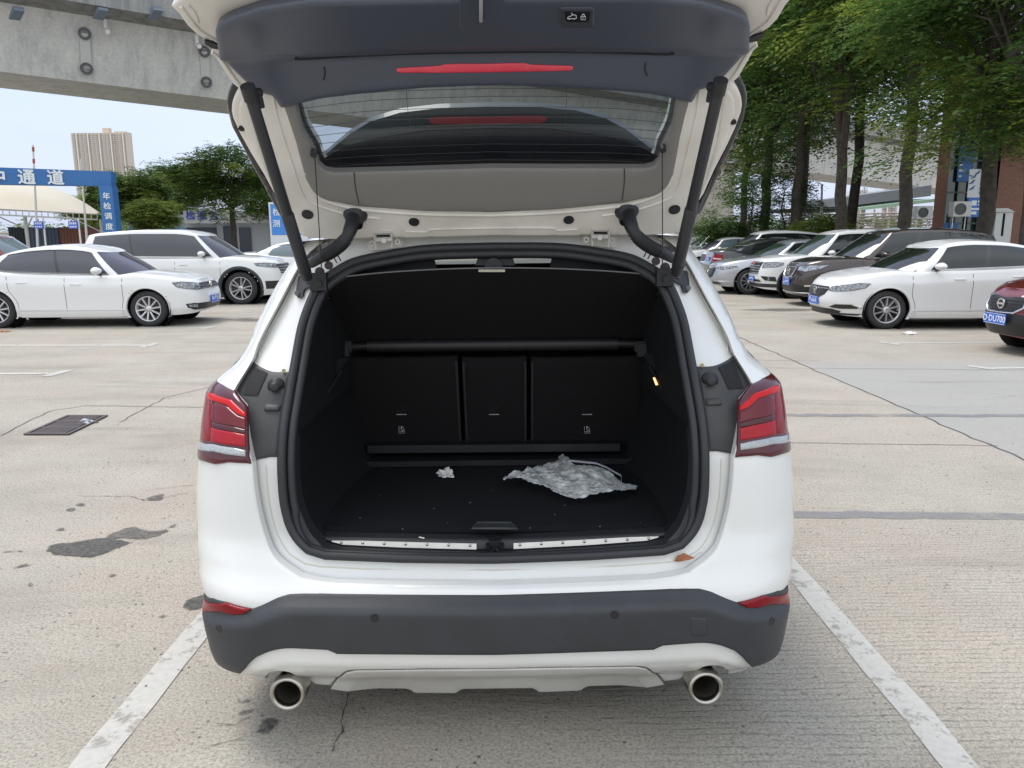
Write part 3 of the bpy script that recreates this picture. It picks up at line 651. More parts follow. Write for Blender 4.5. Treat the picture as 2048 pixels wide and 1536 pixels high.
sh = GLL([(478, 212), (486, 196), (496, 196), (520, 300), (560, 400), (572, 424), (548, 385), (506, 305), (478, 240)], .004)
for s in (1, -1): patch('strut_channel', sh if s == 1 else mirror(sh), GF(.004), .02, frame_white, gate, flange=tuple(-gn(1)*.006), rnd=(.008, tuple(-gn(1)*.005)))
# taupe trim round the window
tr_o = GLL([(985, 422), (853, 420), (716, 410)])+crv(GLL([(680, 403), (648, 395), (627, 380), (612, 356)]), 4)+GLL([(593, 284), (575, 230), (561, 190), (590, 186)])+[gl(590, 178), gl(750, 156), gl(985, 142)]
tr_o = cen(tr_o)
trim = patch('window_trim', full(tr_o), GF(.010), .03, taupe, gate, holes=[full(gin)[1:-1]], flange=tuple(-gn(1)*.028), rnd=(.010, tuple(-gn(1)*.007)))
gtube('trim_joint', [(708, 345), (711, 375), (718, 408)], .0105, .0016, mat("joint_dark", (.04, .04, .04), .7), trim)
# glass, black border, heater wires
glass = patch('rear_window', full(glass_o), GF(-.018), .06, tinted('rear_glass', (.44, .48, .49), 1.), gate, smooth=True)
fb_ = cen(GLL([(985, 257), (853, 261), (750, 277), (700, 290), (668, 304), (645, 318), (628, 322), (630, 335), (645, 346), (668, 349), (853, 344), (985, 340)], -.018))
patch('black_border', full(fb_), GF(-.0165), .04, mat("frit_black", (.006, .007, .010), .12, coat=.3), glass)
for k, y0 in enumerate((176, 192, 213, 233, 252, 269, 287, 303, 319)):
    M = MB(); xl = 598+k*4.4; dy = 24-k*1.2
    pts = crv(GLL([(xl, y0+dy+2), (750, y0+8), (985, y0)], -.017), 5); pts[-1][0] = 0; pts = pts+mirror(pts)[::-1][1:]
    M.tube([gp(p[0], p[1], -.016) for p in pts], .0008, 4, cap=False); M.build('heater_wire', mat("wire_brown", (.05, .045, .045), .5), glass)
gtube('heater_wire', [(812, 166), (815, 215), (822, 260)], -.016, .0006, mat("wire_brown", (0, 0, 0)), glass, 4)
# spoiler seen through the glass, with its own lamp
spo = cen(GLL([(985, 214), (880, 217), (800, 226), (740, 244), (700, 268), (655, 306), (628, 322), (632, 352), (985, 352)], -.06)); sp_ = patch('spoiler', full(spo), GF(-.062), .05, mat("spoiler_grey", (.10, .115, .115), .35, coat=.4), gate, flange=tuple(-gn(1)*.02))
sl_ = cen(GLL([(985, 233), (870, 234), (857, 238), (860, 246), (870, 249), (985, 249)], -.055)); patch('spoiler_lamp', full(sl_), GF(-.056), .02, mat("pink_lamp", (.50, .10, .12), .3), sp_)
# dark lower trim panel
pn = cen(GLL([(985, 163), (955, 163), (853, 167), (750, 176), (648, 188), (600, 199)])+crv(GLL([(586, 203), (568, 207), (560, 202), (553, 190)]), 3)+crv(GLL([(545, 182), (515, 173), (484, 145), (460, 121), (445, 107), (438, 82), (433, 58), (430, 35), (437, 22), (451, 12), (480, 0)]), 3)+GLL([(520, -14), (620, -30), (985, -38)]))
def pf(off):
    def f(x, s):
        o = off
        r = gridge(abs(x)); t = min(max((s-r)/.018, 0), 1); o += .012*t*t*(3-2*t)           # the upper half stands a little proud
        return gp(x, s, o)
    return f
_gr = interp(sorted([(abs(p[0]), p[1]) for p in GLL([(985, 78), (860, 80), (720, 86), (600, 96), (460, 112)])])); gridge = lambda ax: _gr(ax)
panel = patch('trim_panel', full(pn), pf(.030), .022, panel_plastic, gate, flange=tuple(-gn(1)*.03), rnd=(.02, tuple(-gn(1)*.016)))
gl2 = [(593, 118), (598, 103), (606, 99), (720, 103), (860, 100), (985, 98)]
gtube('panel_groove', [(594, 112), (600, 118), (720, 109), (860, 102), (984, 100)], .0310, .0022, mat("groove", (.012, .013, .016), .7), panel)
gtube('panel_groove', [(648, 134), (650, 148), (647, 160)], .0310, .0018, mat("groove", (0, 0, 0)), panel)
# third brake light strip, latch, close button
bl = cen(GLL([(985, 127), (920, 127), (888, 128), (880, 131), (794, 136), (793, 140), (797, 145), (880, 145), (985, 144)], .03))
patch('high_brake_light', full(bl), GF(.034), .012, mat("brake_strip", (.75, .05, .09), .25, coat=.6), gate, flange=tuple(-gn(1)*.01), rnd=(.004, tuple(-gn(1)*.003)))
def rr(x0, y0, x1, y1, r, off, n=4):                 # rounded rectangle in photo pixels on the panel plane
    o = []
    for cx, cy, a0 in ((x1-r, y0+r, -90), (x1-r, y1-r, 0), (x0+r, y1-r, 90), (x0+r, y0+r, 180)):
        for k in range(n+1): a = rad(a0+90*k/n); o.append(gl(cx+r*math.cos(a), cy+r*math.sin(a), off))
    return o
lp = patch('latch_cover', rr(918, -60, 1009, 61, 14, .042), GF(.0435), .02, panel_plastic, gate, flange=tuple(-gn(1)*.004), rnd=(.006, tuple(-gn(1)*.004)))
M = MB(); M.tube([gp(*gl(962, y, .05), .055) for y in (-30, 10, 38)]+[gp(*gl(962, 46, .05), .045)], .0042, 8); M.build('lock_hook', mat('hook_steel', (.7, .7, .7), .4, metal=.6), lp)
sw = patch('close_switch', rr(1119, 14, 1190, 55, 6, .044), GF(.046), .012, mat("switch_rim", (.055, .062, .078), .3), gate, flange=tuple(-gn(1)*.006), rnd=(.006, tuple(-gn(1)*.005)))
bt = GLL([(1129, 23), (1181, 23), (1178, 40), (1174, 43), (1136, 43), (1132, 40)], .046)
patch('switch_button', bt, GF(.0475), .012, mat("switch_black", (.012, .013, .016), .3), sw, flange=tuple(-gn(1)*.003))
def gsym(lines, name):
    M = MB()
    for ln in lines: M.tube([gp(*gl(a, b, .048), .0485) for a, b in ln], .00085, 5)
    M.build(name, mat("symbol_white", (.75, .77, .8), .4), sw)
gsym([[(1135, 37), (1136, 34), (1141, 32), (1146, 29), (1152, 30), (1153, 36), (1150, 37), (1135, 37)], [(1146, 29), (1143, 26)], [(1137, 38), (1140, 38)], [(1147, 38), (1150, 38)]], 'tailgate_symbol')
gsym([[(1162, 33), (1171, 33), (1171, 39), (1162, 39), (1162, 33)], [(1164, 33), (1164, 30), (1166, 28), (1168, 28), (1169, 30), (1169, 33)], [(1166, 35), (1166, 37)]], 'padlock_symbol')
# plugs and clips on the white frame
for s in (1, -1):
    for px, py, r in ((615, 429, .0185), (828, 444, .0170), (483, 257, .0085)):
        p = gl(px, py, .002); M = MB(); c = gp(s*p[0], p[1], .0); M.disc(c, gn(1), r, .004, 22); M.disc(c, gn(1), r*.72, .0052, 18, inner=r*.66); M.build('rubber_plug', rubber, gate)
    # stop pad
    st_ = GLL([(409, 79), (424, 83), (440, 88), (440, 96), (424, 92), (411, 86)], .004); patch('stop_pad', st_ if s == 1 else mirror(st_), GF(.008), .02, rubber, gate, flange=tuple(-gn(1)*.01))
    # cord holding the cover
    M = MB(); a = gl(628, 305, .02); A_ = gp(s*a[0], a[1], .012); q0 = plane_pt(644, 552, 2.55); B2 = K((XC+s*(q0[0]-XC), q0[1], q0[2])); M.tube([A_, B2], .0016, 6); M.disc(A_, gn(1), .010, .02, 10); M.build('cover_cord', rubber, car)
    # powered strut
    def cs(px, py, Y): p = plane_pt(px, py, Y); return K((XC+s*(p[0]-XC), p[1], p[2]))
    t0, t1 = cs(499, 186, 2.05), cs(613, 552, 2.47); ax = t1-t0; M = MB()
    M.tube([t0, t0+ax*.02, t0+ax*.028, t0+ax*.60, t0+ax*.605], [.0145, .0145, .0155, .0165, .0165], 16)
    M.tube([t0+ax*.605, t0+ax*.61, t0+ax*.97], [.0165, .0190, .0190], 16)
    sr = M.build('lift_strut', mat("strut_black", (.028, .029, .034), .38), car)
    M = MB(); M.tube([t0-ax*.03, t0+ax*.03], .019, 12); e = cs(520, 185, 2.08); M.tube([t0, e], .012, 10); f = cs(514, 180, 2.1); M.tube([f, cs(522, 215, 2.12)], .011, 8); M.tube([cs(484, 180, 2.06), cs(494, 178, 2.06)], .010, 8); M.build('strut_joint', rubber, sr)
    M = MB(); M.tube([t1-ax*.05, t1+ax*.015], [.021, .017], 14); M.build('strut_boot', rubber, sr)
    o = [(596, 553), (618, 545), (628, 560), (622, 573), (607, 580), (604, 594), (596, 597), (590, 590), (592, 572)]; OL = LL(o, .03)
    br = patch('strut_bracket', OL if s == 1 else mirror(OL), FR(.034), .012, rubber, car, flange=(0, .02, 0), rnd=(.006, (0, .004, 0)))
    for px, py in ((615, 561), (595, 587)):
        p = L(px, py, .03); M = MB(); M.disc(K((XC+s*p[0], Yr(*p)+.032, p[1])), dirv((0, -1, .2)), .009, .007, 12); M.disc(K((XC+s*p[0], Yr(*p)+.026, p[1])), dirv((0, -1, .2)), .005, .004, 6); M.build('bolt', mat("bolt_steel", (.12, .12, .12), .4, metal=.6), br)
    # ribbed cable conduit
    path = crv([cs(706, 434, 2.50), cs(702, 455, 2.46), cs(690, 480, 2.45), cs(668, 500, 2.47), cs(640, 516, 2.50), cs(622, 528, 2.53)], 14); M = MB(); pts, rs = [], []
    for i, p in enumerate(path):
        pts.append(p); rs.append(.0195+(.0028 if i % 2 else -.0028) if i < len(path)*.72 else .019-(i/len(path)-.72)*.02)
    M.tube(pts, rs, 14); cd = M.build('cable_conduit', rubber, car)
    M = MB(); a = gl(711, 431, .0); C0 = gp(s*a[0], a[1], -.002); M.lathe([(.040, 0), (.038, .006), (.029, .016), (.025, .04)], C0, path[2]-path[0] if False else gn(1)+dirv((0, 0, -.4)), 20); M.build('conduit_boot', rubber, cd)
    # hinge
    o = [(733, 483), (738, 466), (746, 456), (780, 457), (792, 458), (806, 472), (808, 486), (800, 495), (768, 500), (740, 503), (733, 495)]
    OL = LL(o, .03); hg = patch('hinge', OL if s == 1 else mirror(OL), FR(.040), .014, frame_white, car, flange=(0, .02, 0), rnd=(.006, (0, .006, 0)))
    M = MB()
    for a0, b0 in (((748, 458), (752, 500)), ((782, 458), (784, 496))): M.tube([cs(*a0, 2.59), cs(*b0, 2.60)], .0048, 6)
    M.tube([cs(750, 465, 2.585), cs(784, 464, 2.585)], .005, 8); M.tube([cs(752, 480, 2.585), cs(784, 479, 2.585)], .0085, 8); M.build('hinge_arm', mat("hinge_white", (.5, .48, .45), .4), hg)
    M = MB(); M.disc(cs(768, 481, 2.575), dirv((0, -1, 0)), .0088, .006, 14); M.build('hinge_bolt', mat("bolt_white", (.5, .49, .46), .3, metal=.3), hg)
    for q1 in ((745, 487), (796, 484)): M = MB(); M.disc(cs(*q1, 2.60), dirv((0, -1, 0)), .0085, .010, 14, inner=.006); M.build('rivet', mat("bolt_white", (0, 0, 0)), hg)
    M = MB(); M.tube([cs(754, 470, 2.60), cs(782, 469, 2.60)], .007, 6); M.build('hinge_gap', mat("groove", (0, 0, 0)), hg)
    # round grommets and moulding beads in the roof corner
    for q1, r in (((640, 544), .016), ((658, 531), .014)): M = MB(); M.disc(cs(*q1, 2.585), dirv((0, -1, .1)), r, .006, 18); M.build('grommet', mat("grommet", (.05, .035, .038), .6), car)
    for e1, e2 in (((664, 508), (674, 526)), ((672, 505), (682, 522))): M = MB(); M.tube([cs(*e1, 2.60), cs(*e2, 2.60)], .0022, 6); M.build('moulding_bead', mat("groove", (0, 0, 0)), car)
# ================================================================== THINGS LYING IN AND ON THE CAR
def bubble(px, py):
    d = cray(px, py); return CP+d*((FZ+.012-CH)/d[2])
ol = [(1003, 970), (1020, 963), (1042, 961), (1060, 948), (1090, 932), (1115, 923), (1126, 918), (1140, 935), (1165, 944), (1190, 948), (1210, 955), (1240, 968), (1258, 973), (1276, 973), (1268, 985), (1245, 998), (1225, 1003), (1195, 1006), (1150, 1007), (1117, 1003), (1100, 993), (1070, 988), (1045, 982), (1020, 975), (1008, 975)]
base = bubble(1150, 975); BL = T(base)
ol2 = [(p[0]-base[0], p[1]-base[1]) for p in (bubble(a, b) for a, b in crv(ol+[ol[0]], 2)[:-1])]
rngb = np.random.default_rng(3)
ol2 = [(a+rngb.normal()*.002, b+rngb.normal()*.002) for a, b in ol2]
def bw(x, y):
    z = .020+.016*math.sin(9*x+2)*math.cos(11*y)+.005*abs(math.sin(38*x+14*y+3*math.sin(9*y)))+.004*abs(math.sin(29*y-17*x+2*math.sin(11*x)))+.010*math.sin(23*x+5*y)+.006*math.sin(31*y-12*x)+.004*math.sin(70*x+50*y)
    gx, gy = (x*.8+y*.6)/.021, (y*.8-x*.6)/.021; gx += .5*(int(math.floor(gy)) % 2); r = math.hypot(gx-math.floor(gx)-.5, gy-math.floor(gy)-.5)
    return (x, y, max(z, .002)+.0035*math.sqrt(max(0, 1-(r/.44)**2)))
bm = bpy.data.materials.new("bubble_film"); bm.use_nodes = True; n_ = bm.node_tree.nodes; l_ = bm.node_tree.links; b_ = n_["Principled BSDF"]
b_.inputs['Base Color'].default_value = (.85, .88, .88, 1); b_.inputs['Roughness'].default_value = .15; b_.inputs['Alpha'].default_value = .5; b_.inputs['Specular IOR Level'].default_value = 1.0
t_ = n_.new("ShaderNodeTexCoord"); z_ = n_.new("ShaderNodeTexNoise"); z_.inputs['Scale'].default_value = 28; z_.inputs['Detail'].default_value = 6; r_2 = n_.new("ShaderNodeValToRGB"); r_2.color_ramp.elements[0].position = .35; r_2.color_ramp.elements[1].position = .68; r_2.color_ramp.elements[0].color = (.40, .40, .40, 1); r_2.color_ramp.elements[1].color = (.92, .92, .92, 1)
l_.new(t_.outputs['Object'], z_.inputs[0]); l_.new(z_.outputs[0], r_2.inputs[0]); l_.new(r_2.outputs[0], b_.inputs['Alpha']); bp_ = n_.new("ShaderNodeBump"); bp_.inputs['Strength'].default_value = .8; bp_.inputs['Distance'].default_value = .006; z3 = n_.new("ShaderNodeTexVoronoi"); z3.inputs['Scale'].default_value = 45; l_.new(t_.outputs['Object'], z3.inputs[0]); l_.new(z3.outputs[0], bp_.inputs['Height']); l_.new(bp_.outputs[0], b_.inputs['Normal'])
MATS["bubble_film"] = bm
bwrap = patch('bubble_wrap', ol2, bw, .0055, bm, None, smooth=True)
bwrap.location = BL; tag(bwrap, 'crumpled sheet of clear bubble wrap lying on the black boot floor', 'bubble wrap')
M = MB(); pts = [bubble(a, b)+np.array([0, 0, h]) for a, b, h in ((1140, 932, .02), (1192, 934, .014), (1212, 941, .012), (1242, 957, .010), (1243, 963, 0))]
w = np.array([0, .006, .0]); V = []; 
for p in pts: V += [p-w-base, p+w-base, p+w-base+(0, 0, .005), p-w-base+(0, 0, .005)]
M.add(V, [(4*i+j, 4*i+(j+1) % 4, 4*i+4+(j+1) % 4, 4*i+4+j) for i in range(len(pts)-1) for j in range(4)]+[(3, 2, 1, 0), tuple(range(4*len(pts)-4, 4*len(pts)))])
o = M.build('foam_strip', mat("foam_white", (.60, .58, .68), .5)); o.location = BL; tag(o, 'bent white plastic strip tucked beside the bubble wrap', 'strip')
# scrap of white tissue
tb = bubble(893, 948); M = MB(); bmm = bmesh.new(); bmesh.ops.create_icosphere(bmm, subdivisions=4, radius=1)
V = []
for v in bmm.verts:
    x, y, z = v.co; k = 1+.35*math.sin(5*x+3*y)+.3*math.sin(9*y+4*z)+.18*math.sin(17*x-8*z)+rngb.normal()*.05; V.append((x*.024*k+.004*z, y*.026*k-.35*x*.022, max(z*.017*k, -.004)+.006))
M.add(V, [tuple(v.index for v in f.verts) for f in bmm.faces]); bmm.free()
o = M.build('tissue', mat("tissue_white", (.8, .79, .78), .9, bump=(150, .5))); o.location = T(tb)-np.array([0, 0, .008]); tag(o, 'small crumpled scrap of white tissue on the black boot floor', 'tissue')
# dry leaf on the bumper step
q = L(1380, 1117, .0) if False else None
d = cray(1369, 1119); lp_ = solve(d, lambda x, z: Yr(x, z)+.035); M = MB(); N = 12; V = []
for i in range(N+1):
    t = i/N; w = .011*math.sin(math.pi*t**.8)+.0003; c = np.array([-.031+.062*t, .0, .004+.006*math.sin(4*t)]); u = np.array([0, .45, .9]); V += [c-u*w+(0, -.003, 0), c+(0, -.0055, 0), c+u*w*(1+.2*math.sin(14*t))+(0, -.003, 0)]
F_ = [(3*i+j, 3*i+3+j, 3*i+4+j, 3*i+1+j) for i in range(N) for j in range(2)]
M.add(V, F_, True); M.tube([(.03, -.004, .003), (.045, -.003, .010), (.056, -.002, .012)], .0007, 5)
o = M.build('dry_leaf', mat("leaf_brown", (.34, .12, .045), .6, noise=(60, .5, "5a2a14"))); o.location = T(lp_); o.rotation_euler = (0, rad(-14), 0); tag(o, 'small curled brown leaf lying on the white rear bumper step', 'leaf')
# crumbs on the boot floor
M = MB()
for a, b in ((1110, 1023), (895, 1040), (805, 1052), (1281, 1040), (1200, 1047), (868, 1012), (1266, 1058), (1130, 1005), (985, 975), (720, 1030), (760, 985), (1180, 1055), (1060, 1050), (940, 1000), (650, 1020)):
    c = T(bubble(a, b)); r = .0011+.001*random.random(); M.add([c+np.array(k)*r-(0, 0, .010) for k in ((1, 0, 0), (0, 1, 0), (-1, 0, 0), (0, -1, 0), (0, 0, 1))], [(0, 1, 4), (1, 2, 4), (2, 3, 4), (3, 0, 4)])
c = T(bubble(843, 1071)); M.add([c+(-.010, .004, -.008), c+(.008, -.006, -.008), c+(.010, -.003, -.006), c+(-.008, .007, -.006)], [(0, 1, 2, 3)])
o = M.build('crumbs', mat("crumb", (.6, .58, .54), .7)); tag(o, 'scattered pale crumbs and lint on the boot carpet', 'crumbs', kind='stuff')

# ================================================================== GROUND
def ground_mat():
    m = bpy.data.materials.new("concrete"); m.use_nodes = True; n = m.node_tree.nodes; l = m.node_tree.links; b = n["Principled BSDF"]; b.inputs['Roughness'].default_value = .88; b.inputs['Specular IOR Level'].default_value = .25
    t = n.new("ShaderNodeTexCoord")
    def N(kind, **k):
        x = n.new("ShaderNode"+kind)
        for a, v in k.items():
            if a in x.inputs: x.inputs[a].default_value = v
            else: setattr(x, a, v)
        return x
    def noise(sc, det=4, rough=.55, vec=None, dist=0.):
        x = N("TexNoise"); x.inputs['Scale'].default_value = sc; x.inputs['Detail'].default_value = det; x.inputs['Roughness'].default_value = rough; x.inputs['Distortion'].default_value = dist
        l.new(vec or t.outputs['Object'], x.inputs[0]); return x.outputs[0]
    def ramp(f, stops):
        r = N("ValToRGB"); e = r.color_ramp.elements
        while len(e) < len(stops): e.new(.5)
        for el, (p, c) in zip(e, stops): el.position = p; el.color = (*c, 1) if len(c) == 3 else c
        l.new(f, r.inputs[0]); return r.outputs[0]
    def mix(a, b_, f, mode='MIX'):
        x = N("Mix"); x.data_type = 'RGBA'; x.blend_type = mode
        for s, i in ((a, 6), (b_, 7)):
            if hasattr(s, 'links'): l.new(s, x.inputs[i])
            else: x.inputs[i].default_value = (*s, 1)
        if hasattr(f, 'links'): l.new(f, x.inputs[0])
        else: x.inputs[0].default_value = f
        return x.outputs[2]
    def mth(op, a, b_=None):
        x = N("Math"); x.operation = op
        for i, s in enumerate((a, b_)):
            if s is None: continue
            if hasattr(s, 'links'): l.new(s, x.inputs[i])
            else: x.inputs[i].default_value = s
        return x.outputs[0]
    g = lambda v: (v, v, v)
    st = N("Mapping"); st.inputs['Scale'].default_value = (1, 2.6, 1); st.inputs['Rotation'].default_value = (0, 0, rad(-12)); l.new(t.outputs['Object'], st.inputs[0])
    c = mix(ramp(noise(.35, 6, .6, st.outputs[0]), [(.3, (.30, .275, .230)), (.5, (.385, .358, .300)), (.7, (.425, .405, .345))]), ramp(noise(1.7, 6, .65), [(.3, (.275, .252, .21)), (.7, (.41, .385, .325))]), .45)
    # pinkish and greenish weathering
    c = mix(c, (.39, .33, .275), ramp(noise(.8, 5, .6, None, .4), [(.42, g(0)), (.68, g(.6))]))
    c = mix(c, (.27, .275, .225), ramp(noise(.55, 4, .6, st.outputs[0]), [(.55, g(0)), (.78, g(.4))]))
    # aggregate speckle, worn patches where it shows
    worn = ramp(noise(.9, 5, .7, st.outputs[0], .6), [(.42, g(0)), (.58, g(1))])
    sp = ramp(noise(95, 3, .8), [(.36, g(.5)), (.5, g(1.0)), (.66, g(1.25))]); sp2 = ramp(noise(38, 3, .7), [(.3, g(.55)), (.42, g(1)), (.7, g(1.1))])
    c = mix(c, sp, .85, 'MULTIPLY'); c = mix(c, mix(c, sp2, 1., 'MULTIPLY'), worn)
    v = N("TexVoronoi"); v.inputs['Scale'].default_value = 26; v.inputs['Randomness'].default_value = 1; l.new(t.outputs['Object'], v.inputs[0])
    pit = mth('MULTIPLY', ramp(v.outputs[0], [(.12, g(1)), (.2, g(0))]), ramp(noise(3.2, 4, .7), [(.5, g(0)), (.62, g(.85))]))
    c = mix(c, (.075, .07, .065), pit)
    # broom lines running left-right, strong on the near slab to the right
    sx = N("SeparateXYZ"); l.new(t.outputs['Object'], sx.inputs[0])
    wv = mth('ADD', mth('MULTIPLY', sx.outputs[1], 62.*6.283/2), mth('MULTIPLY', noise(2.2, 3), 9.)); ln = mth('SINE', wv)
    br = N("Mapping"); br.inputs['Scale'].default_value = (3, 14, 1); l.new(t.outputs['Object'], br.inputs[0])
    bk = ramp(noise(2.4, 6, .8, br.outputs[0]), [(.44, g(0)), (.62, g(1))])
    side = ramp(mth('ADD', mth('MULTIPLY', sx.outputs[0], .5), mth('MULTIPLY', noise(1.1, 3), .9)), [(.40, g(0)), (.75, g(1))])
    near = ramp(mth('MULTIPLY', sx.outputs[1], .1), [(.35, g(1)), (.62, g(.0))])
    lines = mth('MULTIPLY', mth('MULTIPLY', ramp(ln, [(.35, g(0)), (.95, g(1))]), bk), mth('MULTIPLY', side, near))
    c = mix(c, (.10, .092, .082), mth('MULTIPLY', lines, .42))
    # greyer newer slabs on the far right side of the joint
    new = ramp(mth('SUBTRACT', sx.outputs[0], float(G(1800, 815)[0])), [(0, g(0)), (.02, g(1))])
    lo = ramp(mth('MULTIPLY', sx.outputs[1], .1), [(.93, g(1)), (1.0, g(0))])
    c = mix(c, mix(c, (.31, .315, .305), .62), mth('MULTIPLY', new, lo))
    # long tyre stains in the aisle
    far = N("Mapping"); far.inputs['Scale'].default_value = (.35, 1.6, 1); l.new(t.outputs['Object'], far.inputs[0])
    c = mix(c, (.19, .17, .145), ramp(noise(1.0, 6, .65, far.outputs[0], .5), [(.54, g(0)), (.74, g(.55))]))
    l.new(c, b.inputs['Base Color'])
    h = mth('ADD', mth('MULTIPLY', noise(60, 5, .8), .5), mth('ADD', mth('MULTIPLY', pit, -1.), mth('ADD', mth('MULTIPLY', lines, -.7), mth('MULTIPLY', mth('MULTIPLY', noise(14, 5, .8), worn), 1.2))))
    bp = N("Bump"); bp.inputs['Strength'].default_value = .4; bp.inputs['Distance'].default_value = .012; l.new(h, bp.inputs['Height']); l.new(bp.outputs[0], b.inputs['Normal'])
    return m
g_ = mk('ground', [(-500, -60, 0), (500, -60, 0), (500, 900, 0), (-500, 900, 0)], [(0, 1, 2, 3)], ground_mat()); tag(g_, kind='structure')
def worn_mat(name, col, lo=.46, hi=.60, sc=7., str_=1.):
    m = bpy.data.materials.new(name); m.use_nodes = True; n = m.node_tree.nodes; l = m.node_tree.links; b = n["Principled BSDF"]; b.inputs['Roughness'].default_value = .8
    t = n.new("ShaderNodeTexCoord"); z = n.new("ShaderNodeTexNoise"); z.inputs['Scale'].default_value = sc; z.inputs['Detail'].default_value = 8; z.inputs['Roughness'].default_value = .75
    r = n.new("ShaderNodeValToRGB"); r.color_ramp.elements[0].position = lo-.14; r.color_ramp.elements[1].position = hi-.14; r.color_ramp.elements[0].color = (0, 0, 0, 1); r.color_ramp.elements[1].color = (str_, str_, str_, 1)
    l.new(t.outputs['Object'], z.inputs[0]); l.new(z.outputs[0], r.inputs[0]); l.new(r.outputs[0], b.inputs['Alpha'])
    z2 = n.new("ShaderNodeTexNoise"); z2.inputs['Scale'].default_value = 40; r2 = n.new("ShaderNodeValToRGB"); r2.color_ramp.elements[0].color = (*[v*.75 for v in col], 1); r2.color_ramp.elements[1].color = (*col, 1)
    l.new(t.outputs['Object'], z2.inputs[0]); l.new(z2.outputs[0], r2.inputs[0]); l.new(r2.outputs[0], b.inputs['Base Color']); MATS[name] = m; return m
wl_m = worn_mat("worn_line", (.56, .545, .50), .46, .62, 8, .92); fl_m = worn_mat("faint_line", (.62, .60, .53), .40, .60, 5, .9)
tar_m = worn_mat("joint_filler", (.27, .275, .285), .42, .70, 2.5, .7); stain_m = worn_mat("stain", (.085, .08, .072), .30, .48, 14, .85); gap_m = worn_mat("joint_gap", (.10, .088, .075), .34, .56, 12, .85)
def strip(name, pts, w, m, z=.004, jit=0., lab=None, seg=.25):
    """A flat strip on the ground through pts (world x, y), w wide."""
    p = [np.array(q[:2], float) for q in pts]; p = dense(p, seg, False); V = []; ws = w if hasattr(w, '__len__') else [w]*len(p)
    for i, q in enumerate(p):
        t = p[min(i+1, len(p)-1)]-p[max(i-1, 0)]; t /= np.linalg.norm(t)+1e-9; nn = np.array([-t[1], t[0]]); k = rng.normal()*jit; h = w/2*(1+rng.normal()*jit*4)
        V += [(*(q+nn*(h+k)), z), (*(q-nn*(h-k)), z)]
    o = mk(name, V, [(2*i, 2*i+1, 2*i+3, 2*i+2) for i in range(len(p)-1)], m); o['kind'] = 'structure'; return o
# bay lines either side of the car
A, B_ = G(437, 1213), G(140, 1580); Ln = (B_-A)/np.linalg.norm(B_-A); strip('parking_line', [A-Ln*4.2, A+Ln*2.2], .115, wl_m, .004, .004)
A, B_ = G(1592, 1150), G(1893, 1500); Ln = (B_-A)/np.linalg.norm(B_-A); strip('parking_line', [A-Ln*.35, A+Ln*3], .115, wl_m, .004, .004)
for a, b, w in (((-120, 691), (300, 691), .10), ((-120, 749), (112, 747), .10), ((-100, 655), (425, 655), .09), ((480, 628), (560, 627), .08), ((1790, 687), (2080, 684), .07), ((1975, 737), (2150, 735), .08), ((1545, 625), (1640, 626), .07), ((1450, 608), (1520, 608), .07), ((1660, 652), (1760, 652), .06)):
    strip('parking_line', [G(*a), G(*b)], w, fl_m, .0044, .003)
for a, b, w in (((283, 696), (312, 687), .12), ((92, 753), (136, 741), .13), ((405, 658), (430, 653), .1), ((1758, 684), (1800, 690), .11), ((1936, 732), (1990, 739), .12), ((1622, 650), (1655, 655), .10), ((1530, 623), (1560, 626), .10)):
    strip('parking_line', [G(*a), G(*b)], w, wl_m, .005, .003)
# filled transverse joints, open joints
strip('joint_strip', [G(1380, 1030), G(1800, 1031), G(2250, 1034)], .115, tar_m, .004, .01, seg=.12)
strip('joint_strip', [G(1450, 831), G(1870, 831), G(2250, 832)], .11, tar_m, .004, .01, seg=.12)
xj = 3.42; strip('slab_joint', [(G(1490, 680)[0], G(1490, 680)[1]+8), G(1490, 680), G(2048, 920), (G(2048, 920)[0]+.05, 1.0)], .018, gap_m, .0036, .012, seg=.15)
for a, b in (((1570, 886), (1995, 892)), ((1520, 736), (2100, 741)), ((1400, 720), (1640, 722)), ((-100, 655), (-300, 655))): strip('slab_joint', [G(*a), G(*b)], .010, gap_m, .0038, .006, seg=.12)
strip('slab_joint', [G(0, 872), G(100, 822), G(170, 812), G(430, 815)], .012, gap_m, .0037, .008, seg=.1); strip('slab_joint', [G(240, 845), G(330, 796), G(430, 772)], .010, gap_m, .0037, .008, seg=.1)
def crack(pts, w=.006):
    q = dense([G(*p)[:2] for p in pts], .022, False); w_ = [w*(.25+1.3*abs(math.sin(i*.7+len(q)))*rng.random()) for i in range(len(q))]; acc = np.zeros(2); V = []
    for i, p in enumerate(q):
        acc = acc*.8+rng.normal(size=2)*.0055; t = q[min(i+1, len(q)-1)]-q[max(i-1, 0)]; t /= np.linalg.norm(t)+1e-9; nn = np.array([-t[1], t[0]]); V += [(*(p+acc+nn*w_[i]/2), .0046), (*(p+acc-nn*w_[i]/2), .0046)]
    o = mk('crack', V, [(2*i, 2*i+1, 2*i+3, 2*i+2) for i in range(len(q)-1)], mat("crack_dark", (.075, .068, .06), .95)); o['kind'] = 'structure'
crack([(700, 1385), (692, 1415), (680, 1440), (682, 1455), (672, 1480), (660, 1505)]); crack([(160, 992), (240, 993), (300, 1000), (372, 985)], .006)
crack([(0, 1106), (50, 1103)], .008); crack([(430, 1452), (470, 1445), (500, 1432)], .005); crack([(400, 1500), (440, 1492), (480, 1480)], .004); crack([(290, 982), (340, 975), (385, 972)], .005)
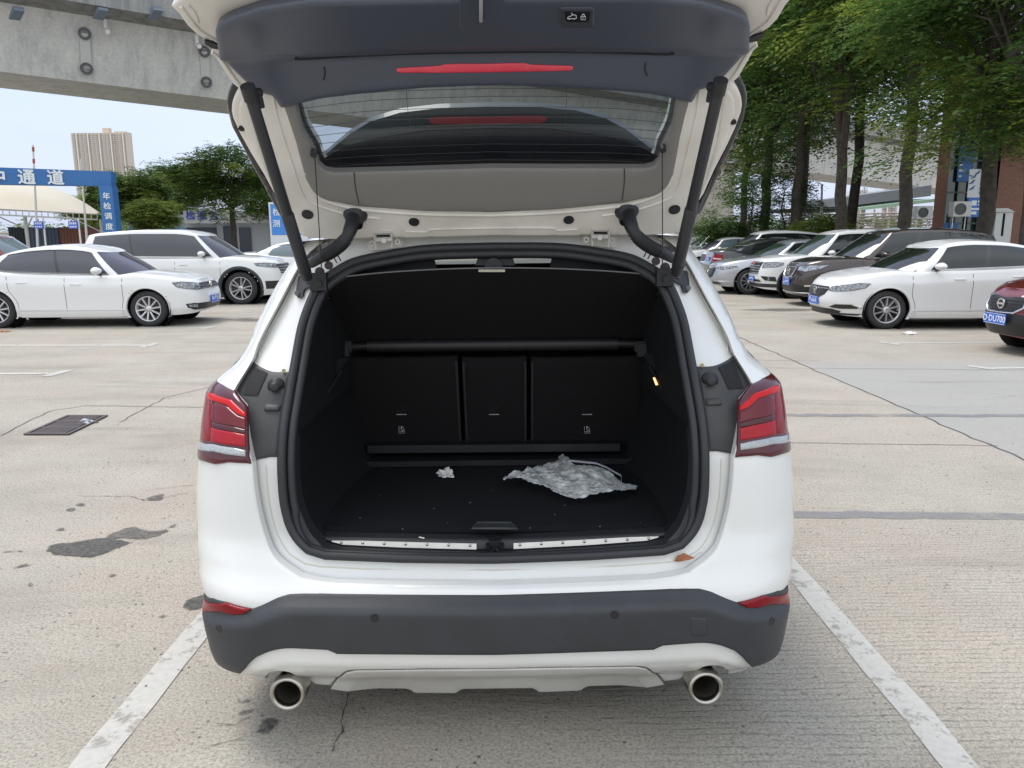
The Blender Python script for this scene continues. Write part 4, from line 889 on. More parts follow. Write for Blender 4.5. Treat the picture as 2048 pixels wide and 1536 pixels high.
def soft_mat(name, col, k=14., lo=.40, hi=.62, amp=.55, sc=22., mx_=.9):
    """A stain that soaks out: opacity rises with the distance from its rim, broken up by noise."""
    m = bpy.data.materials.new(name); m.use_nodes = True; n = m.node_tree.nodes; l = m.node_tree.links; b = n["Principled BSDF"]; b.inputs['Roughness'].default_value = .7
    at = n.new("ShaderNodeAttribute"); at.attribute_name = "edge"; t = n.new("ShaderNodeTexCoord"); z = n.new("ShaderNodeTexNoise"); z.inputs['Scale'].default_value = sc; z.inputs['Detail'].default_value = 7; z.inputs['Roughness'].default_value = .7
    l.new(t.outputs['Object'], z.inputs[0]); a1 = n.new("ShaderNodeMath"); a1.operation = 'MULTIPLY'; a1.inputs[1].default_value = k; l.new(at.outputs['Fac'], a1.inputs[0]); a3 = n.new("ShaderNodeMath"); a3.operation = 'MINIMUM'; a3.inputs[1].default_value = .62; l.new(a1.outputs[0], a3.inputs[0])
    a2 = n.new("ShaderNodeMath"); a2.operation = 'MULTIPLY'; a2.inputs[1].default_value = amp; l.new(z.outputs[0], a2.inputs[0]); s_ = n.new("ShaderNodeMath"); s_.operation = 'ADD'; l.new(a3.outputs[0], s_.inputs[0]); l.new(a2.outputs[0], s_.inputs[1])
    r = n.new("ShaderNodeValToRGB"); r.color_ramp.elements[0].position = lo; r.color_ramp.elements[1].position = hi; r.color_ramp.elements[0].color = (0, 0, 0, 1); r.color_ramp.elements[1].color = (mx_, mx_, mx_, 1); l.new(s_.outputs[0], r.inputs[0]); l.new(r.outputs[0], b.inputs['Alpha'])
    z2 = n.new("ShaderNodeTexNoise"); z2.inputs['Scale'].default_value = 55; z2.inputs['Detail'].default_value = 6; r2 = n.new("ShaderNodeValToRGB"); r2.color_ramp.elements[0].position = .3; r2.color_ramp.elements[1].position = .7; r2.color_ramp.elements[0].color = (*[v*.35 for v in col], 1); r2.color_ramp.elements[1].color = (*[v*1.6 for v in col], 1)
    l.new(t.outputs['Object'], z2.inputs[0]); l.new(z2.outputs[0], r2.inputs[0]); l.new(r2.outputs[0], b.inputs['Base Color']); MATS[name] = m; return m
def blob(pts, m=None, z=.0042, k=3, jit=.006, name='damp_patch'):
    q = [G(*p)[:2] for p in pts]; c = sum(q)/len(q); q = [c+(p-c)*1.12 for p in q]; q = crv(q+[q[0]], k)[:-1]; sz = max(np.ptp(np.array(q), axis=0)); h = max(.012, sz/26); q = dense(q, h*1.2); q = [(a+rng.normal()*jit*.6, b+rng.normal()*jit*.6) for a, b in q]
    o = patch(name, q, lambda x, y: (x, y, z), h, m, None, smooth=False); me = o.data; v = np.array([p.co[:2] for p in me.vertices]); d = pdist(v, q)
    at = me.attributes.new('edge', 'FLOAT', 'POINT'); at.data.foreach_set('value', d.astype(np.float32)); o['kind'] = 'structure'; return o
damp = soft_mat("damp_concrete", (.075, .070, .062), 18); damp2 = soft_mat("damp_lighter", (.125, .115, .10), 22, mx_=.78)
blob([(95, 1102), (110, 1090), (150, 1085), (200, 1078), (230, 1080), (258, 1086), (240, 1094), (215, 1104), (185, 1115), (140, 1113), (115, 1110)], damp)
blob([(210, 1078), (230, 1066), (268, 1055), (300, 1062), (335, 1060), (320, 1070), (285, 1079), (250, 1078)], damp2, .0048); blob([(330, 1057), (356, 1045), (350, 1056)], damp2, .005)
blob([(20, 1141), (45, 1128), (65, 1131), (40, 1138)], damp2); blob([(66, 1156), (82, 1155), (80, 1159)], damp, k=1, jit=.001)
blob([(362, 1218), (375, 1200), (412, 1190), (420, 1200), (410, 1215), (385, 1222)], damp); blob([(290, 997), (325, 988), (326, 1000), (300, 1003)], damp2); blob([(315, 1040), (333, 1032), (332, 1038)], damp2)
blob([(466, 1412), (474, 1396), (486, 1400), (500, 1394), (508, 1402), (498, 1410), (482, 1412)], damp2); blob([(512, 1455), (522, 1440), (545, 1436), (562, 1442), (552, 1458), (530, 1470), (512, 1468)], damp2); blob([(462, 1432), (485, 1420), (512, 1420), (500, 1428), (475, 1437)], damp2)
for a, b in ((230, 1292), (120, 1060), (140, 1020), (160, 1010), (320, 1235), (222, 1152), (60, 1170)): blob([(a-12, b+3), (a, b-4), (a+14, b-2), (a+4, b+4)], damp2, .0047)
# oily stains under the parked cars
for a, b, c, d_ in ((500, 640, 60, 5), (1560, 620, 90, 4)): blob([(a-c, b), (a, b-d_), (a+c, b), (a, b+d_)], soft_mat("oil%d" % a, (.13, .115, .10), 2., .45, .95, .8, 3., .6), .0034, jit=.03, name='oil_stain')
# iron drain grating
TLg, TRg, BRg, BLg = [G(*p) for p in ((134, 833), (226, 834), (138, 871), (47, 871))]; gr_c = (TLg+TRg+BRg+BLg)/4
u = (BRg-BLg); wd = np.linalg.norm(u); u /= wd; v_ = (TLg-BLg); hg_ = np.linalg.norm(v_); v_ /= hg_
gr = thing('drain_grate', 'rusty dark iron drain grating with slots set in the concrete left of the car', 'drain grate', gr_c)
def gq(a, b, z): return BLg+u*a+v_*b+np.array([0, 0, z])-gr_c
def gbox(M, a0, b0, a1, b1, z0, z1): M.hexa([gq(a0, b0, z0), gq(a1, b0, z0), gq(a1, b1, z0), gq(a0, b1, z0), gq(a0, b0, z1), gq(a1, b0, z1), gq(a1, b1, z1), gq(a0, b1, z1)])
iron = mat("iron", (.085, .075, .078), .6, metal=.3, noise=(12, .5, "6a5a50")); M = MB()
M.add([gq(0, 0, .005), gq(wd, 0, .005), gq(wd, hg_, .005), gq(0, hg_, .005)], [(0, 1, 2, 3)]); M.build('pit', mat("pit_black", (.006, .006, .006), .9), gr)
M = MB()
for a0, b0, a1, b1 in ((0, 0, wd, .03), (0, hg_-.03, wd, hg_), (0, .03, .03, hg_-.03), (wd-.03, .03, wd, hg_-.03)): gbox(M, a0, b0, a1, b1, .006, .016)
M.build('frame', iron, gr); M = MB(); nbar = 9
for i in range(1, nbar+1): a = .03+(wd-.06)*i/(nbar+1); gbox(M, a-.011, .03, a+.011, hg_-.03, .008, .015)
M.build('bars', iron, gr); M = MB()
for f in (.33, .66): gbox(M, .03, hg_*f-.014, wd-.03, hg_*f+.014, .009, .0165)
M.build('cross_bars', iron, gr)
def scrap(a, b, r, name, lab, cat, m, seed=1, fl=.35):
    rg = np.random.default_rng(seed); bmm = bmesh.new(); bmesh.ops.create_icosphere(bmm, subdivisions=3, radius=1); V = []
    for v in bmm.verts:
        x, y, z = v.co; k = 1+.4*math.sin(4*x+3*y+seed)+.3*math.sin(7*y+4*z)+rg.normal()*.06; V.append((x*r*k, y*r*.7*k, max(z*r*fl*k, -.002)+.002))
    M = MB(); M.add(V, [tuple(v.index for v in f.verts) for f in bmm.faces]); bmm.free(); o = M.build(name, m); o.location = G(a, b, .004); return tag(o, lab, cat)
scrap(172, 846, .075, 'paper_scrap', 'pale scrap of paper caught on the drain grating', 'paper', mat("paper_grey", (.42, .42, .44), .8), 2)
scrap(1820, 668, .085, 'plastic_litter', 'crumpled white plastic litter in front of the parked white hatchback', 'litter', mat("litter_white", (.78, .78, .77), .6), 5)
scrap(8, 663, .10, 'leaf_litter', 'dry orange leaf on the concrete at the left edge', 'leaf', mat("leaf_orange", (.42, .20, .07), .7), 8, .15)
# small stones, crumbs and chips on the concrete
V, F_ = [], []
for i in range(2600):
    x, y = rng.uniform(-4, 4.5), rng.uniform(1.5, 8); 
    if abs(x-XC) < .9 and 2.4 < y < 6.4: continue
    r = abs(rng.normal())*.0026+.0012; n = len(V); a = rng.uniform(0, 6.28)
    V += [(x+math.cos(a+k*2.09)*r, y+math.sin(a+k*2.09)*r, .004) for k in range(3)]+[(x, y, .004+r)]; F_ += [(n, n+1, n+3), (n+1, n+2, n+3), (n+2, n, n+3)]
o = mk('grit', V, F_, mat("grit", (.16, .15, .14), .9, noise=(8, .8, "cfc8bb"))); o['kind'] = 'stuff'; o['label'] = 'fine stone grit scattered over the worn concrete'

# ================================================================== PARKED CARS
def make_car(name, label, loc, rz, p, group='cars parked in the car park', grp=True):
    """A car with its nose along local +x, built from profiles."""
    Lh, Wd, H = p['L']/2, p['W']/2, p['H']; ax_f, ax_r, R = p['af'], p['ar'], p['R']; AR = R+p.get('gap', .055)
    root = thing(name, label, p.get('cat', 'car'), loc, rz, group if grp else None)
    zt = interp(p['top']); zb = interp(p.get('bot', [(-Lh, .34), (-Lh*.9, .26), (-Lh*.6, .2), (Lh*.6, .19), (Lh*.9, .22), (Lh, .27)]))
    wv = interp(p.get('wv', [(0, .935), (.10, .96), (.18, .985), (.30, .985), (.5, .992), (.66, 1.), (.76, 1.), (.82, .982), (.92, .962), (.97, .94), (1, .90)]))
    fv = interp(p.get('fv', [(0, .965), (.15, .985), (.4, 1.), (.6, .995), (.85, .975), (.95, .955), (1, .93)]))
    rv_ = interp(p.get('rv', [(0, .96), (.2, .99), (.45, 1.), (.7, .98), (.9, .965), (1, .945)]))
    ne, nr = p.get('nf', 4.2), p.get('nr', 5.2)
    def outline_pt(t, v):                       # t 0 (nose) .. 1 (tail), half outline
        Wv = Wd*wv(v)
        if t < .5: a = math.pi/2*(t/.5); x = Lh*fv(v)*max(math.cos(a), 0)**(2/ne); y = Wv*max(math.sin(a), 0)**(2/ne)
        else: a = math.pi/2*((t-.5)/.5); x = -Lh*rv_(v)*max(math.sin(a), 0)**(2/nr); y = Wv*max(math.cos(a), 0)**(2/nr)
        return x, y
    ts = np.linspace(0, 1, 900); o = np.array([outline_pt(t, .5) for t in ts]); s = np.r_[0, np.cumsum(np.hypot(*np.diff(o, axis=0).T))]
    NT = p.get('nt', 112); tt = np.interp(np.linspace(0, s[-1], NT), s, ts); vv = list(np.linspace(0, .9, 17))+[.94, .97, 1.0]
    crown = lambda x, y: .035*(1-min(1, abs(y)/Wd)**2)*(1 if abs(x) < Lh*.8 else .7)
    def sp(t, v, sg=1):
        x, y = outline_pt(t, v); z = zb(x)+(zt(x)-zb(x))*v; return [x, y*sg, z]
    def ysurf(x, z):
        v = min(max((z-zb(x))/(zt(x)-zb(x)), 0), 1); q = abs(x)/(Lh*(fv(v) if x > 0 else rv_(v))); e = ne if x > 0 else nr
        return Wd*wv(v)*max(1-min(q, .9999)**e, 0)**(1/e)
    def xsurf(y, z, end=1):
        x = Lh*.97*end
        for _ in range(9):
            v = min(max((z-zb(x))/(zt(x)-zb(x)), 0), 1); q = min(abs(y)/(Wd*wv(v)), .995); e = ne if end > 0 else nr; x = end*Lh*(fv(v) if end > 0 else rv_(v))*(1-q**e)**(1/e)
        return x
    paint = p['paint']
    for_sides = []
    V = []; idx = {}
    for sg in (1, -1):
        for j, v in enumerate(vv):
            for i, t in enumerate(tt):
                q = sp(t, v, sg)
                for cx in (ax_f, ax_r):
                    r = math.hypot(q[0]-cx, q[2]-R); 
                    if abs(r-AR) < .030 and r > 0: k = AR/r; q[0] = cx+(q[0]-cx)*k; q[2] = R+(q[2]-R)*k
                idx[sg, j, i] = len(V); V.append(q)
    body, doors = [], {}
    dl = p.get('doors', [])
    for sg in (1, -1):
        for j in range(len(vv)-1):
            for i in range(NT-1):
                f = [idx[sg, j, i], idx[sg, j, i+1], idx[sg, j+1, i+1], idx[sg, j+1, i]]; c = np.mean([V[k] for k in f], axis=0)
                if any(math.hypot(c[0]-cx, c[2]-R) < AR for cx in (ax_f, ax_r)) : continue
                if sg == -1: f = f[::-1]
                key = None
                for k, (xa, xb) in enumerate(dl):
                    if xa < c[0] < xb and .32 < c[2] < zt(c[0])-.015 and all(math.hypot(c[0]-cx, c[2]-R) > AR+.03 for cx in (ax_f, ax_r)): key = (sg, k)
                (doors.setdefault(key, []) if key else body).append(f)
        # deck: from the shoulder in to the centre line
        K_ = 7
        for i in range(NT):
            q = V[idx[sg, len(vv)-1, i]]
            for k in range(1, K_+1):
                y = q[1]*(1-k/K_); e = 1-(1-min(k/K_*1.5, 1))**2; z = q[2]+crown(q[0], y)*1.0*e-0; idx[sg, 'd', k, i] = len(V); V.append([q[0]+.0, y, z])
        for i in range(NT): idx[sg, 'd', 0, i] = idx[sg, len(vv)-1, i]
        for k in range(K_):
            for i in range(NT-1):
                f = [idx[sg, 'd', k, i], idx[sg, 'd', k, i+1], idx[sg, 'd', k+1, i+1], idx[sg, 'd', k+1, i]]
                if p['bf']-.45 > V[f[0]][0] > p['br']+.45: continue
                body.append(f if sg == 1 else f[::-1])
    # greenhouse
    roof = interp(p['roof']); bf, br, tf, tr_ = p['bf'], p['br'], p['tf'], p['tr']; wb_, wr = Wd*p.get('wb', .93), Wd*p.get('wr', .70); cb = p.get('cb', .38)
    def gbase(q):
        if q <= 1: x = bf-cb*q**2.4; y = wb_*.965*q**.96
        elif q <= 2: s_ = q-1; x = (bf-cb)+(br+.20-(bf-cb))*s_; y = wb_*(.965+.035*math.sin(math.pi*s_)) if s_ < .5 else wb_*(1.-.07*(2*s_-1)**2)
        else: s_ = 3-q; x = br+.20*s_**2.4; y = wb_*.93*s_**.96
        return x, y
    def gtop(q):
        if q <= 1: x = tf-.13*q**2.4; y = wr*.96*q**.96
        elif q <= 2: s_ = q-1; x = (tf-.13)+(tr_+.10-(tf-.13))*s_; y = wr*(.96+.04*math.sin(math.pi*s_)) if s_ < .5 else wr*(1.-.09*(2*s_-1)**2)
        else: s_ = 3-q; x = tr_+.10*s_**2.4; y = wr*.91*s_**.96
        return x, y
    def gpnt(q, u, sg=1, out=0.):
        xb, yb = gbase(q); xt, yt = gtop(q); zb_ = zt(xb)+crown(xb, yb)*.8-.012; zt_ = roof(xt)-.035*(yt/wr)**2-.01
        b = math.sin(math.pi*u)*.5+math.sin(math.pi*u)**.5*.0; uu = u
        x = xb+(xt-xb)*uu; y = yb+(yt-yb)*uu; z = zb_+(zt_-zb_)*uu
        nx = 1 if q < 1 else 0; k = .045*math.sin(math.pi*u*.9)
        if q < 1: x += k*(1-q**3)*.8
        elif q > 2: x -= k*(1-(3-q)**3)
        y += .05*math.sin(math.pi*min(u*.95, 1))*(1 if 1 <= q <= 2 else (q if q < 1 else 3-q))
        # roll over into the roof
        if u > .9: z += .012*math.sin((u-.9)/.1*math.pi/2)
        L_ = math.hypot(x*.02, y)+1e-6
        return [x+(out if q < .9 else (-out if q > 2.1 else 0)), (y+(out if .5 < q < 2.5 else 0))*sg, z]
    qs = list(np.linspace(0, 1, 13))+list(np.linspace(1, 2, 41))[1:]+list(np.linspace(2, 3, 13))[1:]; us = [0, .06, .14, .25, .38, .5, .62, .74, .83, .90, .95, 1.0]
    # snap q lines to window edges
    wins = [(1.+a, 1.+b) for a, b in p['wins']]; wq = sorted(set([.93]+[k for w in wins for k in w]+[2.12])) 
    for w in wq: i = int(np.argmin([abs(q-w) for q in qs])); qs[i] = w
    qs = sorted(set(qs)); GV = []; gi = {}; parts = {'g_body': []}; uhi = p.get('uhi', .90)
    for sg in (1, -1):
        for a, q in enumerate(qs):
            for b, u in enumerate(us): gi[sg, a, b] = len(GV); GV.append(gpnt(q, u, sg))
        for a in range(len(qs)-1):
            qm = (qs[a]+qs[a+1])/2
            for b in range(len(us)-1):
                um = (us[b]+us[b+1])/2; f = [gi[sg, a, b], gi[sg, a, b+1], gi[sg, a+1, b+1], gi[sg, a+1, b]]
                if sg == -1: f = f[::-1]
                key = 'g_body'
                if qm < .93 and .0 < um < .95: key = ('windscreen', 0)
                elif qm > 2.12 and .06 < um < .90 and p.get('rearglass', True): key = ('rear_window', 0)
                else:
                    for k, (wa, wb2) in enumerate(wins):
                        if wa < qm < wb2 and .06 < um < uhi: key = ('side_window', sg, k)
                    if key == 'g_body' and wins[0][0] < qm < wins[-1][1] and .06 < um < uhi: key = ('pillar', sg, sum(1 for wa, wb2 in wins if qm > wa))
                parts.setdefault(key, []).append(f)
        # roof
        K_ = 5
        for a, q in enumerate(qs):
            e = gpnt(q, 1., sg)
            for k in range(1, K_+1):
                t = k/K_; y = e[1]*(1-t); x = e[0]; z = roof(x)-.035*(y/wr)**2+.002; z = e[2]+(z-e[2])*min(1, t*2.2); gi[sg, a, 'r', k] = len(GV); GV.append([x, y, z])
            gi[sg, a, 'r', 0] = gi[sg, a, len(us)-1]
        for a in range(len(qs)-1):
            for k in range(K_):
                f = [gi[sg, a, 'r', k], gi[sg, a, 'r', k+1], gi[sg, a+1, 'r', k+1], gi[sg, a+1, 'r', k]]; parts['g_body'].append(f if sg == 1 else f[::-1])
    def emit(nm, VV, fs, m, par=root, lab=None):
        us_ = sorted({k for f in fs for k in f}); ix = {k: i for i, k in enumerate(us_)}
        return mk(nm, [VV[k] for k in us_], [tuple(ix[k] for k in f) for f in fs], m, par, True, lab)
    nb = len(V); bo = emit('body', V+GV, body+[[k+nb for k in f] for f in parts['g_body']], paint)
    dobj = {}
    for k, fs in doors.items(): dobj[k] = emit('door', V, fs, paint)
    gl_ = p.get('glass', car_glass)
    for k, fs in parts.items():
        if k == 'g_body': continue
        if k[0] == 'pillar': emit('window_pillar', GV, fs, p.get('pillar', black_gloss)); continue
        emit(k[0], GV, fs, p.get('wglass', gl_) if k[0] == 'windscreen' else gl_)
    # closures
    M = MB(); M.box((-Lh*.88, -Wd*.6, .21), (Lh*.88, Wd*.6, .30)); M.box((-Lh*.7, -Wd*.86, .205), (Lh*.7, Wd*.86, .305)); M.box((ax_r+AR+.02, -Wd*.9, .18), (ax_f-AR-.02, Wd*.9, .34)); M.box((-Lh*.9, -Wd*.55, .3), (Lh*.9, Wd*.55, .62)); M.build('underbody', under_m, root)
    def side(nm, poly, m, off, h=.05, sgs=(1, -1), par=root, d=.004):
        out = []
        for sg in sgs: out.append(patch(nm, poly if sg == 1 else poly, lambda x, z: (x, (ysurf(x, z)+off)*sg, z), h, m, par, flange=(0, -d*sg, 0)))
        return out
    def frontp(nm, poly, m, off, h=.04, par=root, sgs=(1, -1), end=1, d=.012):
        out = []
        for sg in sgs:
            cm = lambda a: a if abs(a) < .74*Wd else math.copysign(.74*Wd+(abs(a)-.74*Wd)*.58, a)
            q = [(cm(a)*sg, b) for a, b in poly]; out.append(patch(nm, q, lambda y, z: (xsurf(y, z, end)+off*end*(.4+.6*(1-(abs(y)/Wd)**3)), y+np.sign(y)*off*.8*(abs(y)/Wd)**2, z), h, m, par, flange=(-d*end, 0, 0)))
        return out
    # arch lips
    for cx in (ax_f, ax_r):
        A = np.linspace(rad(-28), rad(208), 34); w_ = p.get('lip', .018)
        for sg in (1, -1):
            V2 = []; 
            for a in A:
                for r, o_ in ((AR-.012, -.05), (AR-.012, .004), (AR+w_*.6, .012 if w_ > .03 else .004), (AR+w_, .0)):
                    x, z = cx+math.cos(a)*r, R+math.sin(a)*r; z = max(z, .17); V2.append((x, (ysurf(x, z)+o_)*sg, z))
            mk('wheel_arch', V2, [(4*i+j, 4*i+j+1, 4*i+5+j, 4*i+4+j) for i in range(len(A)-1) for j in range(3)], black_plastic if w_ > .03 else p.get('lipm', paint), root, True)
            yo = ysurf(cx, R*1.6); M = MB(); c = (cx, sg*(yo-.30), R); M.lathe([(0, 0), (AR+.02, 0), (AR+.01, .27)], c, (0, sg, 0), 36); M.build('arch_liner', under_m, root)
            # wheel
            wy = yo-.035; tw = .215; M = MB(); c = (cx, sg*wy, R); ax = (0, sg, 0); rr_ = R*p.get('rim', .70)
            M.lathe([(rr_, -tw), (R*.9, -tw-.005), (R*.985, -tw+.02), (R, -tw+.05), (R, -.05), (R*.985, -.022), (R*.92, .002), (R*.80, .006), (rr_+.006, -.004), (rr_-.004, -.02)], c, ax, 44); wh = M.build('wheel', tyre_m, root)
            M = MB(); M.lathe([(rr_-.012, -.03), (rr_+.002, -.006), (rr_-.004, .0), (rr_-.02, -.012), (rr_-.03, -.10), (.03, -.12), (0, -.12)], c, ax, 44); rim = M.build('rim', alloy, wh)
            M = MB(); M.disc((cx, sg*(wy-.085), R), ax, rr_*.80, .012, 28); M.build('brake_disc', dark_alloy, wh)
            M = MB(); n = p.get('spokes', 10); tw2 = p.get('twist', .0); sw_ = p.get('spw', .5)
            for k in range(n):
                a0 = 2*math.pi*k/n+.15; 
                if p.get('pair'): a0 = 2*math.pi*(k//2)/(n/2)+(k % 2-.5)*.42
                def pt(r, a, y): return (cx+math.cos(a)*r, sg*(wy+y), R+math.sin(a)*r)
                r0, r1 = .045, rr_-.012; w0, w1 = .020, .5*sw_*2*math.pi*r1/n; a1 = a0+tw2
                M.hexa([pt(r0, a0-w0/r0, -.075), pt(r0, a0+w0/r0, -.075), pt(r1, a1+w1/r1*.5, -.055), pt(r1, a1-w1/r1*.5, -.055), pt(r0, a0-w0/r0*.7, -.022), pt(r0, a0+w0/r0*.7, -.022), pt(r1, a1+w1/r1*.4, -.008), pt(r1, a1-w1/r1*.4, -.008)])
            M.build('spoke', p.get('spm', alloy), rim); M = MB(); M.lathe([(.06, -.06), (.058, -.016), (.03, -.008), (0, -.008)], c, ax, 20); M.build('hub_cap', alloy, rim)
    # door seams, handles, rocker
    sm = mat("seam_black", (.015, .015, .015), .8); ztop = lambda x: zt(x)-.02
    for x0, lean in p.get('seams', []):
        zz = np.linspace(.30, 1, 12); pl = []
        for t in np.linspace(0, 1, 12):
            z = .30+(ztop(x0)-.30)*t; x = x0+lean*(t-.5)*2
            for cx in (ax_f, ax_r):
                r = math.hypot(x-cx, z-R)
                if r < AR+.05: dz = z-R; x = cx+math.copysign(math.sqrt(max((AR+.05)**2-dz*dz, 0)), x0-cx)
            pl.append((x, z))
        for sg in (1, -1):
            V2 = []
            for x, z in pl: V2 += [(x-.004, (ysurf(x, z)+.0015)*sg, z), (x+.004, (ysurf(x, z)+.0015)*sg, z)]
            mk('door_gap', V2, [(2*i, 2*i+1, 2*i+3, 2*i+2) for i in range(len(pl)-1)], sm, root)
    for hx in p.get('handles', []):
        for sg in (1, -1):
            z = zt(hx)-p.get('hdz', .16); y = ysurf(hx, z); M = MB(); pts = [(hx-.09, (y-.002)*sg, z), (hx-.07, (y+.022)*sg, z+.004), (hx+.05, (y+.026)*sg, z+.006), (hx+.09, (y-.002)*sg, z+.004)]
            M.tube(pts, .013, 8, flat=.6); k = [q for q in dobj if q[0] == sg and dl[q[1]][0] < hx < dl[q[1]][1]]
            M.build('door_handle', p.get('hm', paint), dobj[k[0]] if k else root)
    x0, x1 = ax_r+AR+.06, ax_f-AR-.06
    for sg in (1, -1):
        V2 = []; xs = np.linspace(x0, x1, 14)
        for x in xs: V2 += [(x, (ysurf(x, .21)+.004)*sg, .19), (x, (ysurf(x, .27)+.014)*sg, .25), (x, (ysurf(x, .31)+.004)*sg, .30)]
        mk('sill', V2, [(3*i+j, 3*i+3+j, 3*i+4+j, 3*i+1+j) for i in range(13) for j in range(2)], p.get('rocker', paint), root, True)
    # belt trim
    for sg in (1, -1):
        M = MB(); M.tube([gpnt(q, .045, sg, .004) for q in np.linspace(wins[0][0], wins[-1][1], 16)], .008, 6); 
        if p.get('arc'): M.tube([gpnt(q, uhi+.012, sg, .004) for q in np.linspace(wins[0][0]+.03, wins[-1][1], 16)], .007, 6)
        M.build('window_trim', p.get('belt', black_gloss), root)
        # mirror
        mx_, my_, mz_ = gpnt(1.07, .13, sg); M = MB(); bmm = bmesh.new(); bmesh.ops.create_icosphere(bmm, subdivisions=3, radius=1)
        cx, cy, cz = mx_-.03, (abs(my_)+.16)*sg, mz_+.03
        V2 = [(cx+v.co.x*.11*(1 if v.co.x > 0 else .5), cy+v.co.y*.125, cz+v.co.z*.066*(1-.25*abs(v.co.y))) for v in bmm.verts]; M.add(V2, [tuple(v.index for v in f.verts) for f in bmm.faces], True); bmm.free()
        mi = M.build('wing_mirror', p.get('mirm', paint), root); M = MB(); M.tube([(mx_+.0, my_*.985, mz_-.05), (cx+.01, cy-.05*sg, cz-.05)], .022, 8); M.build('mirror_foot', black_plastic, mi)
    # plates, lamps
    def plate(end, z, txt=None, off=.012, tilt=0., y0=0.):
        x = xsurf(y0, z, end)+off*end; M = MB(); w, h = .22, .07
        M.box((x-.006, y0-w, z-h), (x+.006, y0+w, z+h)); pl = M.build('number_plate', plate_blue, root); M = MB()
        xe = x+.008*end
        if txt: text_on(M, txt, .118, (xe, y0, z-.004), (0, end, 0), (0, 0, 1), .001, .012)
        else:
            rg = np.random.default_rng(int(abs(loc[0])*100+loc[1]*7))
            yy = -.185
            for k in range(7):
                for q in range(3):
                    a, b = rg.uniform(-.003, .012), rg.uniform(-.04, .02); M.box((xe-.002, y0+yy+q*.014, z+b), (xe+.002, y0+yy+q*.014+.009, z+b+.035))
                yy += .052+(.014 if k == 1 else 0)
        M.box((xe-.001, y0-w+.004, z+h-.008), (xe+.0005, y0+w-.004, z+h-.003)); M.box((xe-.001, y0-w+.004, z-h+.003), (xe+.0005, y0+w-.004, z-h+.008))
        M.build('plate_marking', plate_white, pl)
    ctx = dict(side=side, front=frontp, plate=plate, xs=xsurf, ys=ysurf, zt=zt, gp=gpnt, root=root, Lh=Lh, Wd=Wd, V=V)
    for nm in p.get('extras', []): nm(ctx)
    return root
def fpatch(nm, poly, m, off=.006, sgs=(1, -1), h=.035, end=1): return lambda c: c['front'](nm, poly, m, off, h, sgs=sgs, end=end)
def lamp(poly, m=None, rim_=True):
    def f(c):
        a = c['front']('headlight', poly, m or lamp_glass, .008, .03)
        cy = sum(q[0] for q in poly)/len(poly); cz = sum(q[1] for q in poly)/len(poly)
        for sg, o in zip((1, -1), a):
            M = MB(); M.tube([(c['xs'](q[0]*sg, q[1])+.006, q[0]*sg+np.sign(q[0]*sg)*.008*(abs(q[0])/c['Wd'])**2, q[1]) for q in [(qq[0] if abs(qq[0]) < .74*c['Wd'] else math.copysign(.74*c['Wd']+(abs(qq[0])-.74*c['Wd'])*.58, qq[0]), qq[1]) for qq in dense(poly, .05)+[np.array(poly[0])]]], .0045, 5); M.build('lamp_surround', black_gloss, o)
            for k in (-.09, .06):
                y = (cy+k)*sg; x = c['xs'](y, cz); M = MB(); M.disc((x-.002, y, cz), (1, .35*sg, 0), .032, .014, 16, inner=.022); M.disc((x-.002, y, cz), (1, .35*sg, 0), .018, .016, 12); M.build('lamp_bulb', chrome, o)
    return f
def slats(nm, zs, y0, y1, m, off=.014, th=.010, taper=0.):
    def f(c):
        for i, z in enumerate(zs):
            M = MB(); yy = np.linspace(-(y1-taper*i), y1-taper*i, 15); M.tube([(c['xs'](y, z)+off, y, z) for y in yy], th, 6, flat=.7); M.build(nm, m, c['root'])
    return f
def plate(end, z, txt=None, off=.014): return lambda c: c['plate'](end, z, txt, off)
def ring(z, r, kind, end=1, off=.02):
    def f(c):
        x = c['xs'](0, z, end)+off*end; M = MB(); n = (end, 0, 0)
        if kind == 'vw':
            M.disc((x, 0, z), n, r, .008, 28, inner=r*.84); 
            for s in (1, -1):
                M.tube([(x+.006*end, s*r*.42, z+r*.78), (x+.006*end, 0, z+r*.05)], r*.07, 6); M.tube([(x+.006*end, s*r*.80, z+r*.38), (x+.006*end, s*r*.38, z-r*.78), (x+.006*end, 0, z+r*.0)], r*.07, 6)
        elif kind == 'bar': M.disc((x, 0, z), n, r, .012, 28, inner=r*.76); M.box((x, -r*1.12, z-r*.2), (x+.014*end, r*1.12, z+r*.2))
        elif kind == 'shields':
            M.disc((x, 0, z), n, r, .008, 28, inner=r*.86)
            for k in (-.45, 0, .45): M.add([(x+.010*end, (k-.16)*r, z+.45*r), (x+.010*end, (k+.16)*r, z+.45*r), (x+.010*end, (k+.14)*r, z-.2*r), (x+.010*end, k*r, z-.5*r), (x+.010*end, (k-.14)*r, z-.2*r)], [(0, 1, 2, 3, 4)])
        elif kind == 'wing': M.disc((x, 0, z), n, r, .008, 28, inner=r*.86); M.tube([(x+.006*end, -r*.8, z+r*.25), (x+.006*end, -r*.3, z-r*.1), (x+.006*end, 0, z-r*.45), (x+.006*end, r*.3, z-r*.1), (x+.006*end, r*.8, z+r*.25)], r*.08, 6)
        elif kind == 'redbox': M.box((x, -r*1.9, z-r*.4), (x+.01*end, r*1.9, z+r*.4))
        M.build('emblem', mat("red_badge", (.5, .02, .02), .3) if kind == 'redbox' else chrome, c['root'])
    return f
grille_m = mat("grille_black", (.014, .014, .015), .4)
